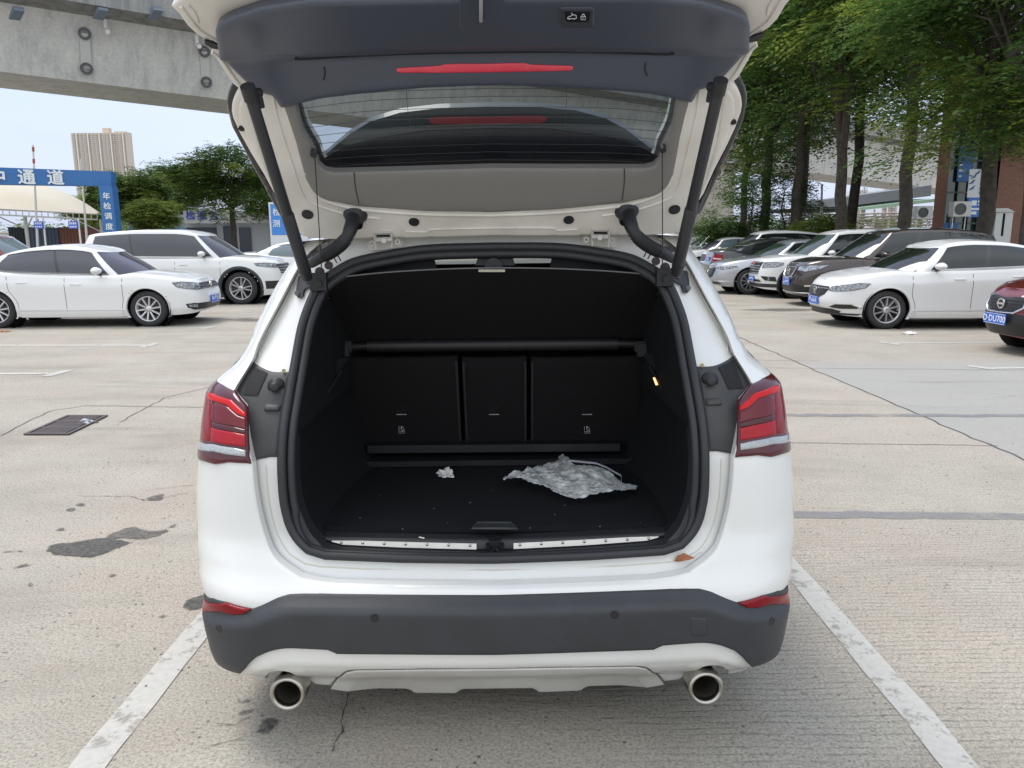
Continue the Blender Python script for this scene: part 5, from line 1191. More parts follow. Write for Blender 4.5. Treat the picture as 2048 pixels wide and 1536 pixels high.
sedan_l = dict(L=4.66, W=1.80, H=1.48, af=1.42, ar=-1.24, R=.325, top=[(-2.33, .93), (-2.25, 1.04), (-2.0, 1.09), (-1.6, 1.08), (-1.0, 1.0), (0, .955), (.9, .93), (1.15, .955), (1.6, .915), (2.0, .85), (2.2, .795), (2.33, .72)], nf=4.8,
    roof=[(-1.55, 1.16), (-1.3, 1.27), (-.95, 1.385), (-.5, 1.46), (-.1, 1.48), (.2, 1.46), (.45, 1.40), (.62, 1.33), (.8, 1.24)], bf=1.24, br=-1.76, tf=.58, tr=-1.36, wr=.68, wins=[(.03, .375), (.40, .86)], uhi=.88, doors=[(-.95, .02), (.02, 1.02)], seams=[(1.02, .0), (.02, .0), (-.95, -.04)], handles=[-.72, .22], hdz=.17,
    paint=paint_white2, glass=mat("side_glass_purple", (.045, .045, .056), .05, spec=.8), wglass=mat("screen_glass", (.05, .045, .065), .04, spec=.8), spokes=10, spw=.46, spm=alloy, hm=paint_white2, belt=black_gloss, arc=True,
    extras=[lamp([(.45, .655), (.62, .655), (.80, .68), (.885, .71), (.875, .79), (.76, .80), (.60, .785), (.46, .76)]), fpatch('grille', [(-.44, .655), (.44, .655), (.45, .745), (.40, .77), (-.40, .77), (-.45, .745)], grille_m, .006, (1,)),
        slats('grille_bar', [.67, .71, .76], 0, .44, chrome, .012, .006), ring(.71, .065, 'vw'), fpatch('lower_intake', [(-.62, .28), (.62, .28), (.76, .33), (.80, .40), (.66, .415), (.30, .40), (-.30, .40), (-.66, .415), (-.80, .40), (-.76, .33)], grille_m, .006, (1,)),
        slats('intake_trim', [.285, .41], 0, .74, chrome, .010, .005), plate(1, .45), fpatch('fog_lamp', [(.60, .33), (.74, .345), (.76, .385), (.62, .385)], lamp_glass, .010)])
suv_l = dict(L=4.82, W=1.95, H=1.78, af=1.48, ar=-1.37, R=.385, gap=.07, lip=.07, top=[(-2.5, 1.05), (-2.4, 1.16), (-1.5, 1.14), (0, 1.11), (1.0, 1.10), (1.2, 1.12), (1.8, 1.08), (2.2, 1.02), (2.4, .95), (2.5, .84)],
    roof=[(-2.3, 1.60), (-1.8, 1.72), (-.8, 1.78), (-.1, 1.775), (.3, 1.73), (.55, 1.65), (.7, 1.58)], bf=1.34, br=-2.40, tf=.56, tr=-2.15, wr=.75, wins=[(.02, .27), (.285, .60), (.615, .93)], doors=[(-1.05, .0), (0, 1.05)], seams=[(1.05, 0), (0, 0), (-1.05, -.05)], handles=[-.8, .2], paint=paint_white2, glass=mat("side_glass_grey", (.04, .043, .05), .06, spec=.8), rocker=black_plastic, spokes=10, pair=True, spw=.42, belt=satin,
    extras=[lamp([(.52, .86), (.80, .875), (.955, .91), (.95, .97), (.78, .98), (.55, .955)]), fpatch('grille', [(-.5, .72), (.5, .72), (.55, .95), (-.55, .95)], grille_m, .006, (1,)), slats('grille_bar', [.76, .82, .88, .94], 0, .52, chrome, .014, .012), fpatch('lower_intake', [(-.85, .36), (.85, .36), (.88, .55), (-.88, .55)], grille_m, .006, (1,)), plate(1, .58)])
hatch_r = dict(L=4.6, W=1.81, H=1.49, af=1.36, ar=-1.30, R=.325, top=[(-2.3, .95), (-2.2, 1.05), (-1.8, 1.10), (-1.2, 1.06), (-.4, 1.02), (.5, .985), (.95, .96), (1.2, .975), (1.6, .93), (1.95, .865), (2.15, .80), (2.3, .715)],
    roof=[(-1.6, 1.18), (-1.3, 1.31), (-.95, 1.41), (-.5, 1.475), (-.1, 1.49), (.2, 1.468), (.45, 1.40), (.62, 1.325), (.8, 1.22)], bf=1.32, br=-1.80, tf=.55, tr=-1.40, cb=.48, wr=.68, wins=[(.05, .41), (.44, .88)], uhi=.88, doors=[(-.98, .02), (.02, 1.0)], seams=[(1.0, .0), (.02, .0), (-.98, -.04)], handles=[-.72, .24], paint=paint_white2, glass=car_glass, spokes=10, spw=.34, twist=.16, rim=.70, belt=chrome, hm=paint_white2, nf=3.4,
    extras=[lamp([(.44, .635), (.58, .625), (.74, .645), (.86, .69), (.885, .765), (.78, .77), (.62, .735), (.46, .695)]), fpatch('grille', [(-.20, .50), (.20, .50), (.36, .56), (.43, .66), (.40, .70), (-.40, .70), (-.43, .66), (-.36, .56)], grille_m, .007, (1,)), slats('grille_bar', [.665], 0, .42, chrome, .014, .009), ring(.62, .07, 'shields'),
        fpatch('lower_intake', [(-.55, .235), (.55, .235), (.60, .29), (.50, .325), (-.50, .325), (-.60, .29)], grille_m, .007, (1,)), fpatch('fog_surround', [(.44, .355), (.60, .315), (.80, .325), (.83, .36), (.74, .425), (.56, .42)], chrome, .006), fpatch('fog_lamp', [(.47, .352), (.61, .33), (.78, .338), (.80, .36), (.725, .408), (.57, .404)], grille_m, .010), plate(1, .44),
        fpatch('chin', [(-.72, .22), (.72, .22), (.78, .25), (.60, .255), (-.60, .255), (-.78, .25)], black_plastic, .010, (1,))])
brown = mat("brown_paint", (.050, .036, .032), .22, metal=.45, coat=1, noise=(300, .2)); silver = mat("silver_paint", (.40, .41, .44), .28, metal=.55, coat=1); darkp = mat("dark_grey_paint", (.035, .036, .040), .22, metal=.4, coat=1); maroon = mat("maroon_paint", (.17, .016, .024), .22, metal=.3, coat=1); redp = mat("red_paint", (.20, .03, .035), .25, metal=.3, coat=1); bluesil = mat("pale_silver_paint", (.55, .57, .6), .3, metal=.3, coat=1)
suv_top = [(-2.32, 1.0), (-2.25, 1.10), (-1.5, 1.09), (0, 1.06), (.8, 1.05), (1.05, 1.08), (1.6, 1.05), (2.0, .99), (2.2, .92), (2.32, .80)]
xtrail = dict(L=4.65, W=1.82, H=1.72, af=1.40, ar=-1.30, R=.365, gap=.06, lip=.06, top=suv_top, roof=[(-2.1, 1.52), (-1.6, 1.65), (-.7, 1.72), (-.1, 1.715), (.25, 1.67), (.45, 1.60), (.6, 1.53)], bf=1.22, br=-2.2, tf=.45, tr=-1.98, wr=.72, wins=[(.02, .29), (.305, .64), (.655, .92)], doors=[(-1.0, 0), (0, 1.0)], seams=[(1.0, 0), (0, 0), (-1.0, -.05)], handles=[-.75, .2], paint=brown, belt=chrome, rocker=black_plastic, spokes=10, spw=.4, nf=3.6,
    extras=[lamp([(.40, .80), (.60, .775), (.80, .83), (.87, .90), (.86, .93), (.66, .915), (.42, .88)], mat("lamp_blue", (.42, .47, .55), .06, coat=1, noise=(22, .85, "262c36"))), fpatch('grille', [(-.32, .62), (.32, .62), (.38, .87), (-.38, .87)], grille_m, .007, (1,)), slats('grille_bar', [.64, .86], 0, .34, chrome, .016, .014), ring(.77, .085, 'bar'),
        lambda c: [MB.build((lambda M: (M.tube([(c['xs'](y, z)+.016, y, z) for y, z in ((.34*s, .87), (.26*s, .68), (.12*s, .62), (0, .61))], .016, 8), M)[1])(MB()), 'chrome_surround', chrome, c['root']) for s in (1, -1)],
        fpatch('lower_intake', [(-.7, .28), (.7, .28), (.78, .42), (.4, .50), (-.4, .50), (-.78, .42)], grille_m, .007, (1,)), slats('skid_bar', [.30], 0, .74, satin, .018, .022), fpatch('fog_lamp', [(.62, .44), (.78, .46), (.78, .49), (.62, .48)], chrome, .012), plate(1, .53)])
h2 = dict(xtrail, W=1.83, L=4.36, H=1.70, af=1.30, ar=-1.26, paint=paint_white2, wr=.69, glass=car_glass, wglass=mat("screen_green", (.02, .035, .028), .04, spec=.9),
    top=[(-2.18, 1.0), (-2.1, 1.10), (-1.5, 1.08), (0, 1.04), (.75, 1.03), (1.0, 1.06), (1.5, 1.03), (1.9, .98), (2.08, .93), (2.18, .84)], lip=.05, roof=[(-2.0, 1.52), (-1.5, 1.64), (-.6, 1.70), (-.1, 1.695), (.25, 1.65), (.45, 1.58)], bf=1.18, br=-2.05, tf=.40, tr=-1.85, belt=black_gloss,
    extras=[lamp([(.50, .76), (.80, .78), (.88, .83), (.86, .885), (.70, .905), (.48, .89)]), fpatch('grille', [(-.38, .60), (.38, .60), (.46, .90), (-.46, .90)], grille_m, .007, (1,)), slats('grille_bar', [.62, .68, .74, .80, .88], 0, .41, chrome, .014, .015), ring(.855, .055, 'redbox', 1, .03), fpatch('fog_surround', [(.50, .55), (.78, .54), (.80, .42), (.60, .44)], grille_m, .008),
        fpatch('lower_intake', [(-.5, .40), (.5, .40), (.45, .46), (-.45, .46)], grille_m, .008, (1,)), fpatch('chin', [(-.8, .27), (.8, .27), (.84, .36), (-.84, .36)], black_plastic, .010, (1,)), lambda c: [MB.build((lambda M: (M.disc((c['xs'](.66*s, .49)+.008, .66*s, .49), (1, .5*s, 0), .045, .012, 18, inner=.03), M)[1])(MB()), 'fog_lamp', chrome, c['root']) for s in (1, -1)], plate(1, .47)])
mazda = dict(sedan_l, L=4.87, W=1.84, H=1.45, af=1.49, ar=-1.34, R=.345, paint=silver, top=[(-2.43, .98), (-2.3, 1.05), (-1.7, 1.07), (-1, 1.03), (0, .99), (.9, .96), (1.1, .985), (1.6, .93), (2.05, .85), (2.3, .76), (2.43, .66)], roof=[(-1.6, 1.15), (-1.3, 1.25), (-.95, 1.355), (-.5, 1.43), (-.1, 1.452), (.2, 1.43), (.45, 1.36), (.62, 1.28)], bf=1.20, br=-1.84, tf=.45, tr=-1.45, nf=3.4, glass=car_glass, wglass=mat("screen_green", (0, 0, 0)), twist=.0, spokes=10, spw=.22, spm=alloy, hm=silver,
    extras=[lamp([(.40, .70), (.62, .66), (.80, .69), (.88, .735), (.84, .76), (.62, .735), (.42, .725)]), fpatch('grille', [(-.25, .40), (.25, .40), (.42, .50), (.45, .66), (.40, .71), (-.40, .71), (-.45, .66), (-.42, .50)], grille_m, .007, (1,)), slats('chrome_surround', [.425], 0, .30, chrome, .016, .012), ring(.60, .075, 'wing'),
        fpatch('lower_intake', [(-.6, .27), (.6, .27), (.55, .33), (-.55, .33)], grille_m, .007, (1,)), slats('lower_trim', [.35], 0, .80, chrome, .009, .007)])
rear_sedan = dict(sedan_l, L=4.80, W=1.83, paint=darkp, glass=car_glass, wglass=car_glass, hm=darkp, extras=[fpatch('tail_light', [(.40, .80), (.60, .74), (.86, .70), (.90, .80), (.84, .95), (.62, .98), (.5, .92)], red_lens, .008, (1, -1), .035, -1), fpatch('reversing_light', [(.52, .82), (.84, .80), (.85, .84), (.54, .86)], mat("pale_lens", (.6, .4, .4), .2, coat=1), .013, (1, -1), .03, -1), plate(-1, .80), fpatch('rear_valance', [(-.7, .28), (.7, .28), (.72, .36), (-.72, .36)], black_plastic, .008, (1,), .04, -1)])
white_suv = dict(xtrail, paint=paint_white2, top=suv_top, extras=[lamp([(.45, .80), (.60, .775), (.80, .83), (.87, .90), (.66, .915)]), fpatch('grille', [(-.32, .62), (.32, .62), (.38, .87), (-.38, .87)], grille_m, .007, (1,)), plate(1, .5)])
maroon_c = dict(sedan_l, L=4.63, W=1.76, H=1.50, paint=maroon, hm=maroon, nf=3.0, bf=1.3, top=[(-2.31, .98), (-2.2, 1.08), (-1.6, 1.10), (-1, 1.05), (0, 1.0), (.9, .98), (1.2, 1.0), (1.7, .95), (2.05, .88), (2.2, .82), (2.31, .70)], glass=car_glass,
    extras=[lamp([(.42, .66), (.60, .64), (.78, .70), (.85, .82), (.80, .84), (.60, .78), (.44, .76)]), fpatch('grille', [(-.26, .56), (.26, .56), (.38, .64), (.36, .77), (-.36, .77), (-.38, .64)], grille_m, .008, (1,)), lambda c: [MB.build((lambda M: (M.tube([(c['xs'](y, z)+.014, y, z) for y, z in ((-.26, .56), (0, .55), (.26, .56), (.38, .64), (.37, .77), (0, .785), (-.37, .77), (-.38, .64), (-.26, .56))], .014, 8), M)[1])(MB()), 'chrome_surround', chrome, c['root'])],
        slats('grille_mesh', [.60, .64, .68, .72], 0, .33, mat("mesh_dark", (.03, .03, .03), .3), .012, .004), ring(.67, .07, 'bar', 1, .024), fpatch('lower_intake', [(-.55, .26), (.55, .26), (.62, .34), (.50, .55), (-.50, .55), (-.62, .34)], grille_m, .007, (1,)), fpatch('fog_lamp', [(.62, .33), (.75, .35), (.74, .42), (.62, .41)], lamp_glass, .010), plate(1, .47, 'D·DU700', .045)])
def place(pr, px, py, rz, wheel='f', near=-1):
    """Location of the car's centre so that its near front wheel touches the ground at photo pixel px, py."""
    g = G(px, py); a = pr['af'] if wheel == 'f' else pr['ar']; y = near*(pr['W']/2*.93-.14)
    return (g[0]-(math.cos(rz)*a-math.sin(rz)*y), g[1]-(math.sin(rz)*a+math.cos(rz)*y), 0)
PI = math.pi
LG, RG = 'cars parked along the left side', 'cars parked in a row along the right side'
r = rad(2.5); make_car('sedan_car', 'white sedan parked side-on at the left, nearest of the cars on that side', place(sedan_l, 306, 652, r), r, sedan_l, LG)
r = rad(2); make_car('suv_car', 'large white SUV with roof rails parked behind the near white sedan', place(suv_l, 487, 608, r), r, suv_l, LG)
w3 = dict(sedan_l, glass=mat("pale_glass", (.12, .16, .18), .05, spec=.8)); r = rad(2); make_car('sedan_car', 'white sedan with pale windows parked beyond the large white SUV', (-6.4, 25.2, 0), r, w3, LG)
make_car('sedan_car', 'farthest white sedan of the left row, only its roof and screen showing', (-5.6, 28.6, 0), r, dict(w3, wglass=car_glass), LG)
rs = dict(white_suv, paint=redp, glass=mat("pale_glass", (0, 0, 0))); r = rad(3); make_car('suv_car', 'dark red SUV with silver roof parked behind the near white sedan at the left edge', (-15.3, 23.0, 0), r, rs, LG)
r = PI-rad(1); make_car('hatchback_car', 'white car with black grille and chrome window line, nearest full car on the right', place(hatch_r, 1765, 657, r, near=1), r, hatch_r, RG)
r = PI-rad(1); make_car('suv_car', 'dark brown SUV with bright headlights parked behind the nearest white car on the right', (8.62, 17.7, 0), r, xtrail, RG)
make_car('suv_car', 'white SUV with barred chrome grille and red badge parked beside the brown SUV', (8.42, 20.1, 0), r, h2, RG)
make_car('sedan_car', 'silver sedan with dark grille parked between the white SUV and the dark sedan', place(mazda, 1496, 589, r, near=1), r, mazda, RG)
make_car('sedan_car', 'dark grey sedan parked tail outwards with its red tail light showing', (8.75, 25.4, 0), rad(0), rear_sedan, RG)
make_car('suv_car', 'white SUV with long dark windows parked beyond the dark grey sedan', (9.4, 29.0, 0), r, white_suv, RG)
make_car('sedan_car', 'white sedan farther down the right row beside the tree trunks', (9.2, 33.0, 0), r, w3, RG)
make_car('suv_car', 'distant pale silver SUV near the far end of the right row', (9.6, 37.0, 0), r, dict(white_suv, paint=bluesil), RG)
make_car('sedan_car', 'last white sedan at the far end of the right row', (10.0, 41.0, 0), r, w3, RG)
r = PI-rad(-1); make_car('sedan_car', 'maroon sedan with blue number plate cut by the right edge', (8.84, 10.35, 0), r, maroon_c, RG)

# ================================================================== BACKGROUND
def streak_mat(name, c1, c2, c3):
    m = bpy.data.materials.new(name); m.use_nodes = True; n = m.node_tree.nodes; l = m.node_tree.links; b = n["Principled BSDF"]; b.inputs['Roughness'].default_value = .9
    t = n.new("ShaderNodeTexCoord"); mp_ = n.new("ShaderNodeMapping"); mp_.inputs['Scale'].default_value = (1.2, 1.2, .12); z = n.new("ShaderNodeTexNoise"); z.inputs['Scale'].default_value = 1.6; z.inputs['Detail'].default_value = 8; z.inputs['Roughness'].default_value = .7
    r = n.new("ShaderNodeValToRGB"); e = r.color_ramp.elements; e.new(.5); e[0].position = .32; e[1].position = .5; e[2].position = .66
    for k, c in zip(e, (c1, c2, c3)): k.color = (*c, 1)
    l.new(t.outputs['Object'], mp_.inputs[0]); l.new(mp_.outputs[0], z.inputs[0]); l.new(z.outputs[0], r.inputs[0])
    z2 = n.new("ShaderNodeTexNoise"); z2.inputs['Scale'].default_value = 9; z2.inputs['Detail'].default_value = 5; mxx = n.new("ShaderNodeMix"); mxx.data_type = 'RGBA'; mxx.blend_type = 'MULTIPLY'; mxx.inputs[0].default_value = .35
    l.new(t.outputs['Object'], z2.inputs[0]); l.new(r.outputs[0], mxx.inputs[6]); l.new(z2.outputs[0], mxx.inputs[7]); l.new(mxx.outputs[2], b.inputs['Base Color']); MATS[name] = m; return m
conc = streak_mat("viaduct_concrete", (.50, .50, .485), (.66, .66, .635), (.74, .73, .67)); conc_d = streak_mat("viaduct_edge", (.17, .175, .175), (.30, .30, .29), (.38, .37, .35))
# ---- elevated viaduct
via = thing('viaduct', 'long grey concrete viaduct crossing high behind the car park', 'viaduct', (0, 0, 0))
Ya, Yb = 36., 74.
def vline(pxa, pya, pxb, pyb): return P(pxa, pya, Ya), P(pxb, pyb, Yb)
wbA, wbB = vline(200, 168, 1740, 360); wtA, wtB = vline(200, 44, 1740, 288)
wtB[0:2] = wbB[0:2]; wtA[0:2] = wbA[0:2]
nv = np.array([-(wbB-wbA)[1], (wbB-wbA)[0], 0]); nv /= np.linalg.norm(nv); 
def vp(t, q, h): b = wbA+(wbB-wbA)*t; tp = wtA+(wtB-wtA)*t; z = b[2]+(tp[2]-b[2])*h; return np.array([b[0], b[1], z])+nv*q
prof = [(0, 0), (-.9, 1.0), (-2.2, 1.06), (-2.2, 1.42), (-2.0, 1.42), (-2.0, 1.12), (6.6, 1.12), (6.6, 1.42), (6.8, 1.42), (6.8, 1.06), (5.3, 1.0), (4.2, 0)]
TT = np.linspace(-.7, 1.9, 14); V, Fa, Fb = [], [], []
for t in TT: V += [vp(t, q, h) for q, h in prof]
n = len(prof)
for i in range(len(TT)-1):
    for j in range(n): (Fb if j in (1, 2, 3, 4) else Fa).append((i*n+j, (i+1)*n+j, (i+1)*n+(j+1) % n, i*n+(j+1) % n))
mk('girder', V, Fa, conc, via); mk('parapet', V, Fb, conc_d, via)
for t in (.675, -.25, 1.5):
    b = vp(t, 2.1, 0); M = MB(); a = (wbB-wbA)/np.linalg.norm(wbB-wbA)*1.; a[2] = 0; c = [b+a*s*1.9+nv*q*1.5 for s, q in ((-1, -1), (1, -1), (1, 1), (-1, 1))]
    M.hexa([np.array([p[0], p[1], 0]) for p in c]+[np.array([p[0], p[1], b[2]]) for p in c]); M.build('pier', streak_mat("pier_concrete", (.42, .38, .31), (.52, .48, .40), (.58, .54, .46)) if "pier_concrete" not in MATS else MATS["pier_concrete"], via)
def vweb(px, py):                        # a point on the near web face seen at px, py
    d = ray(px, py); o = wbA; a = wbB-wbA; b = vp(0, -.9, 1.0)-wbA; nn = np.cross(a, b); k = np.dot(o-CP, nn)/np.dot(d, nn); return CP+d*k
nw = -np.cross(wbB-wbA, vp(0, -.9, 1.)-wbA); nw /= np.linalg.norm(nw); nw = nw if nw[1] < 0 else -nw
for x0, y0, x1, y1 in ((168, 66, 172, 136), (407, 102, 411, 163)):
    a, b = vweb(x0, y0), vweb(x1, y1); M = MB(); u = np.cross(b-a, nw); u /= np.linalg.norm(u); u *= .20; M.hexa([a-u, a+u, b+u, b-u, a-u+nw*.12, a+u+nw*.12, b+u+nw*.12, b-u+nw*.12]); br = M.build('access_plate', mat("plate_concrete", (.52, .52, .50), .8), via)
    for c in (a, b): M = MB(); M.disc(c+nw*.10, nw, .25, .10, 20, inner=.15); M.build('ring', mat("ring_dark", (.10, .10, .11), .6), br)
for x0, y0 in ((209, 50), (391, 80)):
    a = vweb(x0, y0)+nw*.25; M = MB(); M.tube([a+(0, 0, .25), a-(0, 0, .18)], .09, 10); M.tube([a-(0, 0, .18)+nw*.05, a-(0, 0, .18)+nw*.35], .10, 10); M.build('camera_box', mat("camera_white", (.7, .7, .7), .4), via)
for x0 in (185, 292, 20):
    a = vweb(x0, 10); b = vweb(x0-8, 30); M = MB(); M.hexa([b+nw*1.25+(0, 0, .0), b+nw*1.25+(.3, .2, 0), b+nw*.9+(.3, .2, 0), b+nw*.9, a+nw*1.5, a+nw*1.5+(.3, .2, 0), a+nw*1.1+(.3, .2, .1), a+nw*1.1+(0, 0, .1)]); M.build('bracket', mat("bracket_blue", (.13, .16, .20), .6), via)
M = MB(); M.tube([vp(t, -2.1, 1.75) for t in TT], .05, 6); M.tube([vp(t, -2.1, 1.6) for t in TT], .04, 6); M.build('hand_rail', mat("rail_green", (.32, .38, .36), .5, metal=.3), via)

# ---- trees
def leaf_mat(name, dark, midc, light):
    m = bpy.data.materials.new(name); m.use_nodes = True; n = m.node_tree.nodes; l = m.node_tree.links; n.remove(n["Principled BSDF"]); o = n["Material Output"]
    a = n.new("ShaderNodeAttribute"); a.attribute_name = "tone"; r = n.new("ShaderNodeValToRGB"); e = r.color_ramp.elements; e.new(.5); e[1].position = .55
    for k, c in zip(e, (dark, midc, light)): k.color = (*c, 1)
    l.new(a.outputs['Fac'], r.inputs[0]); d = n.new("ShaderNodeBsdfDiffuse"); t = n.new("ShaderNodeBsdfTranslucent"); g = n.new("ShaderNodeBsdfGlossy"); g.inputs['Roughness'].default_value = .45; g.inputs[0].default_value = (.6, .65, .6, 1)
    x = n.new("ShaderNodeMixShader"); x.inputs[0].default_value = .42; y = n.new("ShaderNodeMixShader"); y.inputs[0].default_value = .05
    l.new(r.outputs[0], d.inputs[0]); l.new(r.outputs[0], t.inputs[0]); l.new(d.outputs[0], x.inputs[1]); l.new(t.outputs[0], x.inputs[2]); l.new(x.outputs[0], y.inputs[1]); l.new(g.outputs[0], y.inputs[2]); l.new(y.outputs[0], o.inputs[0]); return m
leaf_a = leaf_mat("leaf_pinnate", (.048, .095, .030), (.10, .185, .042), (.42, .49, .08)); leaf_b = leaf_mat("leaf_broad", (.05, .095, .025), (.115, .19, .038), (.30, .37, .07)); leaf_c = leaf_mat("leaf_pale", (.09, .14, .03), (.20, .27, .055), (.36, .42, .11))
bark = mat("bark", (.085, .072, .058), .9, noise=(7, .6, "2a241c"), bump=(18, .8)); bark_pale = mat("bark_pale", (.20, .18, .15), .9, noise=(5, .6, "4a4238"), bump=(18, .6))
def foliage(name, sprays, tone, L, m, parent, rg, npair=5, wl=.34, droop=.5):
    """sprays: (n,3) positions, dirs; every spray is an arching stem with paired leaflets."""
    pos, dirs = sprays; n = len(pos); d = dirs/np.linalg.norm(dirs, axis=1)[:, None]; up = np.array([0, 0, 1.]); sd = np.cross(d, up); sd /= np.linalg.norm(sd, axis=1)[:, None]+1e-6
    Ls = L*rg.uniform(.5, 1.4, n); V, TN = [], []
    for k in range(npair):
        t = (k+.6)/npair; c = pos+d*(Ls*t)[:, None]; c = c-up*(Ls*droop*t*t)[:, None]
        for s in (-1, 1):
            le = Ls*wl*(1-.35*abs(t-.45)); ax = sd*s+d*.55+rg.normal(size=(n, 3))*.16; ax[:, 2] -= .25; ax /= np.linalg.norm(ax, axis=1)[:, None]; w = np.cross(ax, up+rg.normal(size=(n, 3))*.35); w /= np.linalg.norm(w, axis=1)[:, None]+1e-6
            hw = (le*.20)[:, None]; le = le[:, None]
            V.append(np.stack([c, c+ax*le*.5+w*hw, c+ax*le, c+ax*le*.5-w*hw], 1)); TN.append(tone+rg.normal(size=n)*.05)
    V = np.concatenate(V, 0).reshape(-1, 3); TN = np.clip(np.concatenate(TN), 0, 1); nf = len(V)//4
    me = bpy.data.meshes.new(name); me.vertices.add(len(V)); me.vertices.foreach_set('co', V.astype(np.float32).ravel()); me.loops.add(len(V)); me.loops.foreach_set('vertex_index', np.arange(len(V), dtype=np.int32))
    me.polygons.add(nf); me.polygons.foreach_set('loop_start', np.arange(0, len(V), 4, dtype=np.int32)); me.polygons.foreach_set('loop_total', np.full(nf, 4, dtype=np.int32)); me.update(); me.validate()
    at = me.attributes.new('tone', 'FLOAT', 'FACE'); at.data.foreach_set('value', TN.astype(np.float32)); me.materials.append(m); return link(name, me, parent)
def tree(label, x, y, h, tr, crown, seed, m=leaf_a, L=.55, ncl=60, nsp=55, group=None, fork=None, lean=(0, 0), name='tree', npair=5, bk=None, droop=.5, clr=1.0, wl=.34, tb=0.):
    """crown = (centre height, radius across, radius up)."""
    rg = np.random.default_rng(seed); root = thing(name, label, name.replace('_', ' ') if name != 'tree' else 'tree', (x, y, 0), 0, group); cz, rx, rz_ = crown; M = MB(); bk = bk or bark
    def limb(a, b, r0, r1, k=6, wob=.12):
        a, b = np.array(a, float), np.array(b, float); n_ = np.linalg.norm(b-a); pts = [a+(b-a)*t+rg.normal(size=3)*wob*math.sin(math.pi*t)*min(n_, 3)*.3 for t in np.linspace(0, 1, k)]; M.tube(pts, [r0+(r1-r0)*t for t in np.linspace(0, 1, k)], 9); return pts
    top = (lean[0], lean[1], cz-rz_*.35); fz = fork or cz-rz_*.8
    M.tube([(0, 0, -.05), (0, 0, .12), (0, 0, .4)], [tr*1.5, tr*1.15, tr*1.02], 10, cap=False); st = limb((0, 0, .35), (lean[0]*fz/cz, lean[1]*fz/cz, fz), tr*1.02, tr*.78, 7, .05); limb(st[-1], (top[0], top[1], cz+rz_*.4), tr*.78, tr*.2, 7, .25)
    # clump centres spread through the crown
    cl = []
    while len(cl) < ncl:
        p = rg.uniform(-1, 1, 3); r = np.linalg.norm(p)
        if r > 1 or r < .35: continue
        p = p*(.82+.3*rg.random()); 
        if p[2] < -.25 and rg.random() < .35: continue
        cl.append([lean[0]+p[0]*rx, lean[1]+p[1]*rx, cz+p[2]*rz_])
    cl = np.array(cl)
    for p in cl[:max(10, ncl//4)]:
        t = rg.uniform(.0, .8); s_ = np.array(st[-1])+(np.array([top[0], top[1], cz])-np.array(st[-1]))*t; limb(s_, p, tr*.34*(1-t*.5), tr*.05, 5, .2)
    if fork: 
        for a in (rg.uniform(0, 6.28), ): limb(st[-1], (math.cos(a)*rx*.4, math.sin(a)*rx*.4, cz), tr*.65, tr*.2, 6, .2)
    M.build('trunk', bk, root)
    P_, D_, T_ = [], [], []
    for c in cl:
        k = max(8, int(nsp*rg.uniform(.6, 1.4))); R_ = rx*.30*rg.uniform(.7, 1.25); q = rg.normal(size=(k, 3)); q /= np.linalg.norm(q, axis=1)[:, None]; q *= (rg.random(k)**.45)[:, None]; q[:, 2] *= .55
        p = c+q*R_; d = q+np.array([c[0]-lean[0], c[1]-lean[1], 0])/(rx*1.2)+rg.normal(size=(k, 3))*.25; d[:, 2] = d[:, 2]*.5+.1
        tn = .25+.22*rg.random()+.12*rg.random(k)+(.38 if rg.random() < .14*clr else 0); P_.append(p); D_.append(d); T_.append(np.full(k, 0.)+tn)
    foliage('crown', (np.concatenate(P_), np.concatenate(D_)), np.concatenate(T_), L, m, root, rg, npair, wl, droop); return root
TRG = 'trees in a row behind the cars on the right'
def at(px, Y): p = P(px, 470, Y); return p[0], p[1]
specs = [  # px, Y, height, trunk radius, crown (z, r, rz), fork, label
    (1484, 42, 10, .20, (8.2, 3.8, 4.2), None, 'leafy tree beside the beige viaduct pier, leftmost of the row on the right'),
    (1527, 37, 12, .24, (9.4, 4.2, 4.8), None, 'tree with a small banner tied to its trunk above the parked cars'),
    (1588, 32.5, 12, .24, (10.0, 4.0, 5.0), None, 'straight dark tree between the banner tree and the forked tree'),
    (1683, 27.5, 12, .22, (9.9, 3.9, 4.7), 4.2, 'tree whose trunk forks in two above the white SUV'),
    (1806, 23.5, 13, .20, (10.2, 3.8, 4.9), None, 'tall tree with a bare straight trunk in front of the viaduct'),
    (1962, 20.0, 13, .21, (7.3, 3.4, 4.5), None, 'dark trunked tree in front of the blue and white sign board'),
    (2062, 17.2, 13, .18, (7.2, 3.0, 4.4), None, 'tree cut by the right edge of the picture')]
for i, (px, Y, h, tr, cr, fk, lab) in enumerate(specs):
    x, y = at(px, Y); tree(lab, x, y, h, tr, cr, 20+i, leaf_a, .58 if i < 5 else .42, 100 if i < 5 else 110, 50 if i < 5 else 60, TRG, fk, (rng.normal()*.3, rng.normal()*.3), npair=5, clr=1.9 if i > 2 else 1.)
for i, (px, Y, cr, lab) in enumerate(((1600, 42, (11.2, 4.6, 4.2), 'tall dense tree standing behind the row on the right'), (1700, 34, (12.0, 4.5, 3.6), 'high leafy tree behind the bare straight trunk'), (1935, 29, (8.6, 4.3, 4.4), 'leafy tree rising over the glass fronted building'))):
    x, y = at(px, Y); tree(lab, x, y, 12, .22, cr, 60+i, leaf_a, .75, 70, 45, 'trees standing behind the front row', None, npair=4, clr=.4)
